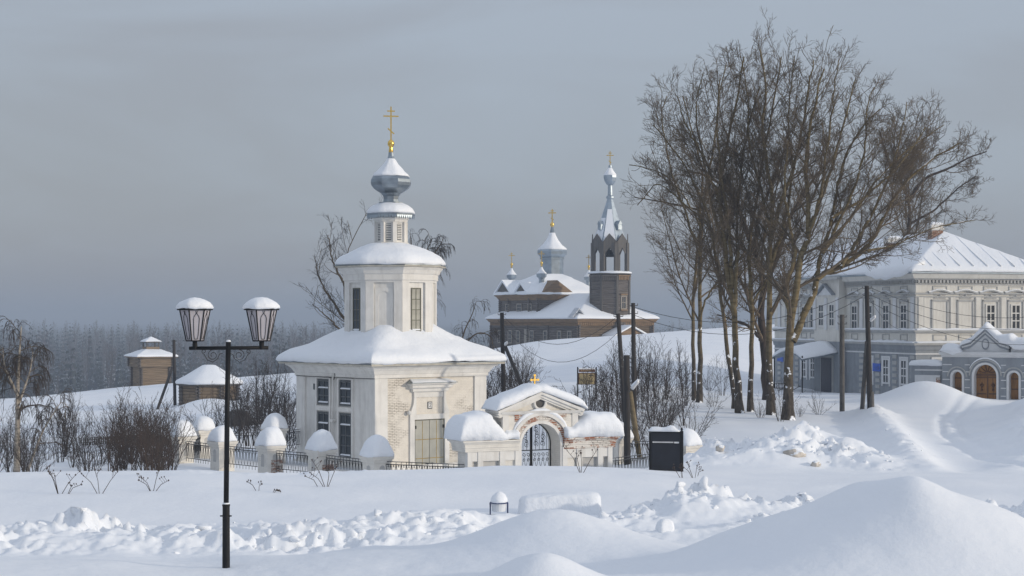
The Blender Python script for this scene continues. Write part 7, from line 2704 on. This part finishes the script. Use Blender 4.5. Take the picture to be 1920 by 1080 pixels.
def pole(name, label, top, bot, Y, r0, r1, mat='pole_wood', struts=(), lamps=(), extra=None):
    p0 = PX(*bot, Y)
    x = p0.x
    g = gz(x, Y)
    t = thing(name, label, 'pole', (x, Y, g), 0)
    p1 = PX(*top, Y)
    d = (p1 - p0)
    # run the shaft down to the ground
    b_ = p0 - d.normalized() * max(0, (p0.z - g + 0.5)) if p0.z > g - 0.4 else p0
    o3 = Vector((x, Y, g))
    MB().tube([b_ - o3, p0.lerp(p1, 0.5) - o3, p1 - o3], r0, 10, r1).build('shaft', M[mat], t, smooth=True)
    for (a, b2, ra, dy, mt) in struts:
        pa, pb = PX(*a, Y), PX(*b2, Y + dy)
        gg = gz(pb.x, pb.y)
        if pb.z > gg:
            dirn = (pb - pa).normalized()
            pb = pb + dirn * min(3.0, (pb.z - gg) / max(0.2, -dirn.z) + 0.3)
        MB().tube([pa - o3, pb - o3], ra, 8).build('strut', M[mt], t, smooth=True)
    for (a, tip, s) in lamps:
        pa, pb = PX(*a, Y - 0.2), PX(*tip, Y - 0.5)
        q = MB()
        dd = pb - pa
        q.tube([pa - o3, pa + dd * 0.45 - o3], 0.03, 6)
        q.build('lamp_arm', M['pole_conc'], t)
        q = MB()
        q.tube([pa + dd * f - o3 for f in (0.3, 0.45, 0.7, 0.92, 1.0)], 0.10 * s, 8, 0.07 * s)
        q.build('lamp_head', M['sign_white'], t, smooth=True)
        q = MB()
        q.tube([pa + dd * f + Vector((0, 0, 0.07 * s)) - o3 for f in (0.35, 0.55, 0.8, 1.0)], 0.10 * s, 8, 0.06 * s)
        q.build('lamp_snow', M['snow_roof'], t, smooth=True)
    if extra:
        extra(t, o3)
    q = MB()
    for k, dz in enumerate((0.15, 0.55)):
        c = p1 - d.normalized() * dz - o3
        for s_ in (-1, 1):
            q.tube([c + Vector((0, -0.02, 0)), c + Vector((s_ * (r1 + 0.12), -0.05, 0.02)), c + Vector((s_ * (r1 + 0.12), -0.05, 0.12))], 0.022, 5)
    q.build('insulators', M['pole_conc'], t)
    return p1


T1 = pole('utility_pole', 'dark leaning pole, leftmost of the poles in the hollow by the gateway', (1159, 588), (1176, 850), 82, 0.135, 0.10)
T2 = pole('utility_pole', 'slim upright dark pole rising before the roof of the wooden church', (1187, 568), (1190, 800), 86, 0.13, 0.10)
T3 = pole('utility_pole', 'thick short pole with a snowy lamp and a leaning strut in the hollow', (1175, 666), (1176, 860), 78, 0.16, 0.14, 'pole_wood',
          [((1181, 735), (1198, 850), 0.13, 1.5, 'bark')], [((1180, 734), (1197, 715), 1.0)])
q = None
T4 = pole('utility_pole', 'dark braced pole right behind the chapel roof corner', (941, 586), (945, 760), 104, 0.15, 0.12, 'pole_wood', [((943, 640), (984, 735), 0.11, -2, 'pole_wood')], [((946, 648), (951, 643), 0.9)])
T5 = pole('utility_pole', 'grey stub pole with a snowy top before the mansion door', (1579, 590), (1579, 772), 98, 0.15, 0.13, 'pole_conc')
T6 = pole('utility_pole', 'tall dark pole with a slanting prop and lamp before the mansion', (1625, 536), (1632, 782), 95, 0.17, 0.12, 'pole_wood',
          [((1626, 640), (1616, 775), 0.13, 0.6, 'pole_conc'), ((1634, 735), (1635, 780), 0.14, -0.3, 'pole_conc')], [((1629, 605), (1641, 594), 0.9)])
T7 = pole('utility_pole', 'dark braced pole beside the log watchtower', (326, 637), (328, 752), 152, 0.15, 0.13, 'pole_wood', [((323, 690), (299, 757), 0.13, -4, 'pole_wood')])


def wire(a, b_, sag, label, n=14):
    pts = []
    for t in np.linspace(0, 1, n):
        p = a.lerp(b_, t)
        p.z -= sag * 4 * t * (1 - t)
        pts.append(p)
    o = MB().tube(pts, 0.013, 4).build('overhead_wire', M['iron'])
    tag(o, label, 'wire', 'overhead wires')


wire(T6 + Vector((0.2, 0, -0.1)), PX(1990, 585, 104), 0.9, 'upper wire from the mansion pole across the cream front')
wire(T6 + Vector((0.2, 0, -0.5)), PX(1990, 606, 104), 1.0, 'middle wire from the mansion pole across the cream front')
wire(T6 + Vector((0.2, 0, -0.9)), PX(1990, 640, 104), 1.0, 'lowest wire from the mansion pole towards the carriage gate')
wire(T6 + Vector((0.1, 0, -0.6)), PX(1690, 618, 111.5), 0.4, 'short cable dropping from the mansion pole to its wall')
wire(T2 + Vector((0, 0, -0.2)), T6 + Vector((-0.2, 0, -0.1)), 1.3, 'upper wire between the church side pole and the mansion pole')
wire(T2 + Vector((0, 0, -0.6)), T6 + Vector((-0.2, 0, -0.6)), 1.5, 'lower wire between the church side pole and the mansion pole')
wire(T4 + Vector((0, 0, -0.1)), T1 + Vector((0, 0, -0.1)), 1.6, 'upper wire from the chapel pole to the leaning pole')
wire(T4 + Vector((0, 0, -0.6)), T1 + Vector((0, 0, -0.9)), 1.9, 'lower wire from the chapel pole to the leaning pole')
wire(PX(1163, 690, 82), PX(905, 765, 96), 0.8, 'low wire from the leaning pole down to the churchyard')

# low paling fence among the shrubs on the left
PF = thing('paling_fence', 'low dark paling fence running through the brown shrubs on the left', 'fence', (PX(155, 850, 100).x, 100, 0))
q, ql = MB(), MB()
run = [(150, 98), (250, 99), (335, 97)]
pts = resample([((px - 960) / F * Y, Y, 0) for px, Y in run], 66)
for k, p in enumerate(pts):
    z_ = gz(p[0], p[1])
    q.box(p[0] - PF.location.x - 0.03, p[0] - PF.location.x + 0.03, p[1] - 100 - 0.02, p[1] - 100 + 0.02, z_ - 0.2, z_ + 0.45)
    if k:
        a = pts[k - 1]
        for dz in (0.15, 0.32):
            ql.tube([(a[0] - PF.location.x, a[1] - 100 + 0.04, gz(a[0], a[1]) + dz), (p[0] - PF.location.x, p[1] - 100 + 0.04, z_ + dz)], 0.02, 4)
q.build('pickets', M['board_dark'], PF, recalc=False)['kind'] = 'stuff'
ql.build('rails', M['board_dark'], PF)['kind'] = 'stuff'
# ------------------------------------------------------------------ forest in the valley
mf, tf, bf_ = new_mat('spruce_foliage')
oi = tf.nodes.new('ShaderNodeObjectInfo')
ct = ramp(tf, oi.outputs['Random'], [(0.0, (0.010, 0.017, 0.016)), (0.6, (0.026, 0.036, 0.034)), (1.0, (0.055, 0.062, 0.060))])
gf = tf.nodes.new('ShaderNodeNewGeometry')
sf = tf.nodes.new('ShaderNodeSeparateXYZ')
tf.links.new(gf.outputs['Normal'], sf.inputs[0])
nf = noise_tex(tf, 0.5, 3)
af = tf.nodes.new('ShaderNodeMath')
af.operation = 'MULTIPLY_ADD'
tf.links.new(nf, af.inputs[0])
af.inputs[1].default_value = 1.1
tf.links.new(sf.outputs[2], af.inputs[2])
rf = tf.nodes.new('ShaderNodeMapRange')
rf.inputs[1].default_value = 1.30
rf.inputs[2].default_value = 1.55
tf.links.new(af.outputs[0], rf.inputs[0])
tf.links.new(mixc(tf, rf.outputs[0], ct, (0.34, 0.38, 0.43)), bf_.inputs['Base Color'])
bf_.inputs['Roughness'].default_value = 0.95
bf_.inputs['Specular IOR Level'].default_value = 0.1
M['spruce'] = mf
M['far_canopy'] = simple('far_canopy', (0.024, 0.033, 0.033), 0.95, 0, 0.4, 0.02, spec=0.1)
ms = mf.copy()
ms.name = 'snowy_spruce_foliage'
for n_ in ms.node_tree.nodes:
    if n_.type == 'MAP_RANGE':
        n_.inputs[1].default_value = 1.16
        n_.inputs[2].default_value = 1.36
    if n_.type == 'MIX':
        n_.inputs[7].default_value = (0.46, 0.50, 0.55, 1)
M['far_trunk'] = simple('far_trunks', (0.075, 0.06, 0.05), 0.9, 0, 0.4, 0.5)


def conifer_np(seed, h, layers=9, arms=9, width=0.19, droop=1.0):
    """spruce as many drooping leaf shaped blades round a trunk"""
    rng = np.random.default_rng(seed)
    V, Q = [], []
    n = 0
    for k in range(layers):
        f = k / (layers - 1)
        z = h * (0.10 + 0.86 * f)
        Lr = h * width * (1 - f) ** 0.85 * rng.uniform(0.75, 1.15) + h * 0.012
        na = max(4, int(arms * (1 - 0.5 * f)))
        for j in range(na):
            a = 2 * np.pi * (j + rng.random()) / na
            L = Lr * rng.uniform(0.7, 1.2)
            w = L * 0.30 + 0.12
            d = np.array([math.cos(a), math.sin(a), 0])
            s = np.array([-d[1], d[0], 0])
            p0 = np.array([0, 0, z])
            p1 = p0 + d * L * 0.6 - np.array([0, 0, L * 0.14 * droop])
            p2 = p0 + d * L - np.array([0, 0, L * 0.42 * droop])
            V += [p0 - s * w * 0.25 + [0, 0, .1], p0 + s * w * 0.25 + [0, 0, .1], p1 + s * w, p1 - s * w, p2 + s * w * 0.3, p2 - s * w * 0.3, p1 + [0, 0, w * 0.7], p1 + [0, 0, w * 0.7]]
            Q += [(n, n + 1, n + 2, n + 6), (n + 1, n, n + 7, n + 7), (n, n + 6, n + 3, n + 3), (n + 6, n + 2, n + 4, n + 5), (n + 3, n + 6, n + 5, n + 5)]
            n += 8
    return np.array(V), Q


def poly_mesh(name, V, Q, mat):
    me = bpy.data.meshes.new(name)
    me.from_pydata([tuple(v) for v in V], [], [tuple(dict.fromkeys(q)) for q in Q if len(set(q)) > 2])
    me.materials.append(mat)
    return me


def bare_far_np(seed, h):
    """far leafless tree: trunk and a fan of rising branches"""
    rng = np.random.default_rng(seed)
    P0 = np.zeros((1, 6, 3))
    P0[0, :, 2] = np.linspace(0, h, 6)
    P0[0, 1:, :2] = rng.normal(0, 0.25, (5, 2))
    R0 = np.linspace(0.22, 0.05, 6)[None]
    P1, R1 = spawn(rng, P0, R0, 16, 0.35, 1.0, (22, 45), 0.26, 4, 0.08, 0.1, 0.6, 0.05, fall=0.6)
    P2, R2 = spawn(rng, P1, R1, 4, 0.3, 1.0, (20, 50), 0.5, 3, 0.05, 0.15, 0.7, 0.045, fall=0.4)
    Vs, Qs, n = [], [], 0
    for P, Rr in ((P0, R0), (P1, R1), (P2, R2)):
        V, q = tubes(P, Rr, 3)
        Vs.append(V)
        Qs += [tuple(r) for r in (q + n)]
        n += len(V)
    return np.concatenate(Vs), Qs


variants = []
for k, (h, w) in enumerate(((24, 0.12), (28, 0.10), (20, 0.14), (30, 0.09))):
    V, Q = conifer_np(300 + k, h, 12, 9, w, 3.2)
    variants.append(poly_mesh('spruce_variant', V, Q, M['spruce']))
for k in range(4):
    V, Q = bare_far_np(320 + k, (22, 26, 24, 28)[k])
    variants.append(poly_mesh('birch_variant', V, Q, M['far_trunk']))
vcol = bpy.data.collections.new('forest_variants')
for k, me in enumerate(variants):
    vcol.objects.link(bpy.data.objects.new('forest_variant', me))

rng = np.random.default_rng(77)
# nearest visible spruces stand as single trees
front = []
for k in range(46):
    px = rng.uniform(60, 245) if k < 26 else rng.uniform(0, 460)
    Y = rng.uniform(700, 860) if k < 26 else rng.uniform(740, 1050)
    front.append((px, Y))
snowy = []
for k, (h, w) in enumerate(((17, 0.22), (20, 0.18), (15, 0.25))):
    V, Q = conifer_np(340 + k, h, 11, 10, w)
    snowy.append(poly_mesh('snowy_spruce', V, Q, ms))
for k, (px, Y) in enumerate(front):
    o = bpy.data.objects.new('spruce_tree', snowy[k % 3])
    x = (px - 960) / F * Y
    o.location = (x, Y, gz(x, Y) - 0.4)
    s = rng.uniform(0.75, 1.15)
    o.scale = (s * 1.15, s * 1.15, s)
    o.rotation_euler = (0, 0, rng.uniform(0, 6.28))
    link(o)
    tag(o, 'snow dusted spruce at the near edge of the valley forest on the left', 'tree', 'nearest spruces of the valley forest')

# the rest reads as one mass
npt = 4200
Yf = 1.0 / rng.uniform(1 / 2400, 1 / 600, npt * 2)
far2 = rng.random(npt * 2) < 0.45
Yf = np.where(far2, np.exp(rng.uniform(math.log(1000), math.log(2500), npt * 2)), Yf)
pxf = rng.uniform(-420, 2340, npt * 2)
keep = np.ones(npt * 2, bool)
# thin it where the hill and buildings always hide it
hid = (pxf > 640) & (pxf < 1180) | (pxf > 1460)
keep &= ~hid | (rng.random(npt * 2) < 0.25)
xf = (pxf - 960) / F * Yf
# clearings and clumps
keep &= fbm(xf * 0.006, Yf * 0.004, 3) > -0.42
Yf, xf = Yf[keep][:npt], xf[keep][:npt]
zf = tps(xf, Yf) - 0.6
pm = bpy.data.meshes.new('forest')
pm.vertices.add(len(xf))
pm.vertices.foreach_set('co', np.stack([xf, Yf, zf], -1).astype(np.float32).ravel())
fo = link(bpy.data.objects.new('forest', pm))
tag(fo, 'wide snowy mixed forest filling the valley to the horizon', kind='stuff')
ng = bpy.data.node_groups.new('forest_scatter', 'GeometryNodeTree')
ng.interface.new_socket('Geometry', in_out='INPUT', socket_type='NodeSocketGeometry')
ng.interface.new_socket('Geometry', in_out='OUTPUT', socket_type='NodeSocketGeometry')
gi, go = ng.nodes.new('NodeGroupInput'), ng.nodes.new('NodeGroupOutput')
iop = ng.nodes.new('GeometryNodeInstanceOnPoints')
ci = ng.nodes.new('GeometryNodeCollectionInfo')
ci.inputs['Collection'].default_value = vcol
ci.inputs['Separate Children'].default_value = True
iop.inputs['Pick Instance'].default_value = True
rz_ = ng.nodes.new('FunctionNodeRandomValue')
rz_.data_type = 'FLOAT_VECTOR'
rz_.inputs[0].default_value = (0, 0, 0)
rz_.inputs[1].default_value = (0.05, 0.05, 6.28)
rsc = ng.nodes.new('FunctionNodeRandomValue')
rsc.data_type = 'FLOAT'
rsc.inputs[2].default_value = 0.62
rsc.inputs[3].default_value = 1.25
rsc.inputs['Seed'].default_value = 4
ng.links.new(gi.outputs[0], iop.inputs['Points'])
ng.links.new(ci.outputs[0], iop.inputs['Instance'])
ng.links.new(rz_.outputs[0], iop.inputs['Rotation'])
ng.links.new(rsc.outputs[1], iop.inputs['Scale'])
ng.links.new(iop.outputs[0], go.inputs[0])
md = fo.modifiers.new('scatter', 'NODES')
md.node_group = ng

# far ridges of forest beyond, as rough canopy
Yc = np.geomspace(1900, 15000, 140)
uc = np.linspace(-0.45, 0.45, 500)
Xc, Y2 = uc[None] * Yc[:, None], np.repeat(Yc[:, None], 500, 1)
Zc = -37 + 13 * np.clip((Y2 - 1900) / 350, 0.0, 1) + 5 * fbm(Xc * 0.013, Y2 * 0.005, 4) + 22 * np.clip((Y2 - 3600) / 11400, 0, 1) * (0.7 + 0.7 * fbm(Xc * 0.0006, Y2 * 0.0005, 3))
ii = (np.arange(139)[:, None] * 500 + np.arange(499)[None]).ravel()
o = np_mesh('far_forest', np.stack([Xc, Y2, Zc], -1).reshape(-1, 3), np.stack([ii, ii + 1, ii + 501, ii + 500], -1), M['far_canopy'], smooth=True)
tag(o, 'distant forest canopy fading into winter haze at the horizon', kind='stuff')

# ------------------------------------------------------------------ winter haze
hz = MB().box(-7600, 7600, -80, 15600, -60, 46).build('haze', bpy.data.materials.new('winter_haze'), None, recalc=False)
hz['kind'] = 'stuff'
hz['label'] = 'thin blue winter haze over the valley'
hm = hz.data.materials[0]
hm.use_nodes = True
hm.node_tree.nodes.clear()
vo = hm.node_tree.nodes.new('ShaderNodeOutputMaterial')
vp = hm.node_tree.nodes.new('ShaderNodeVolumePrincipled')
vp.inputs['Density'].default_value = 0.00050
vp.inputs['Color'].default_value = (0.525, 0.61, 0.735, 1)
vp.inputs['Anisotropy'].default_value = 0.0
hm.node_tree.links.new(vp.outputs[0], vo.inputs['Volume'])
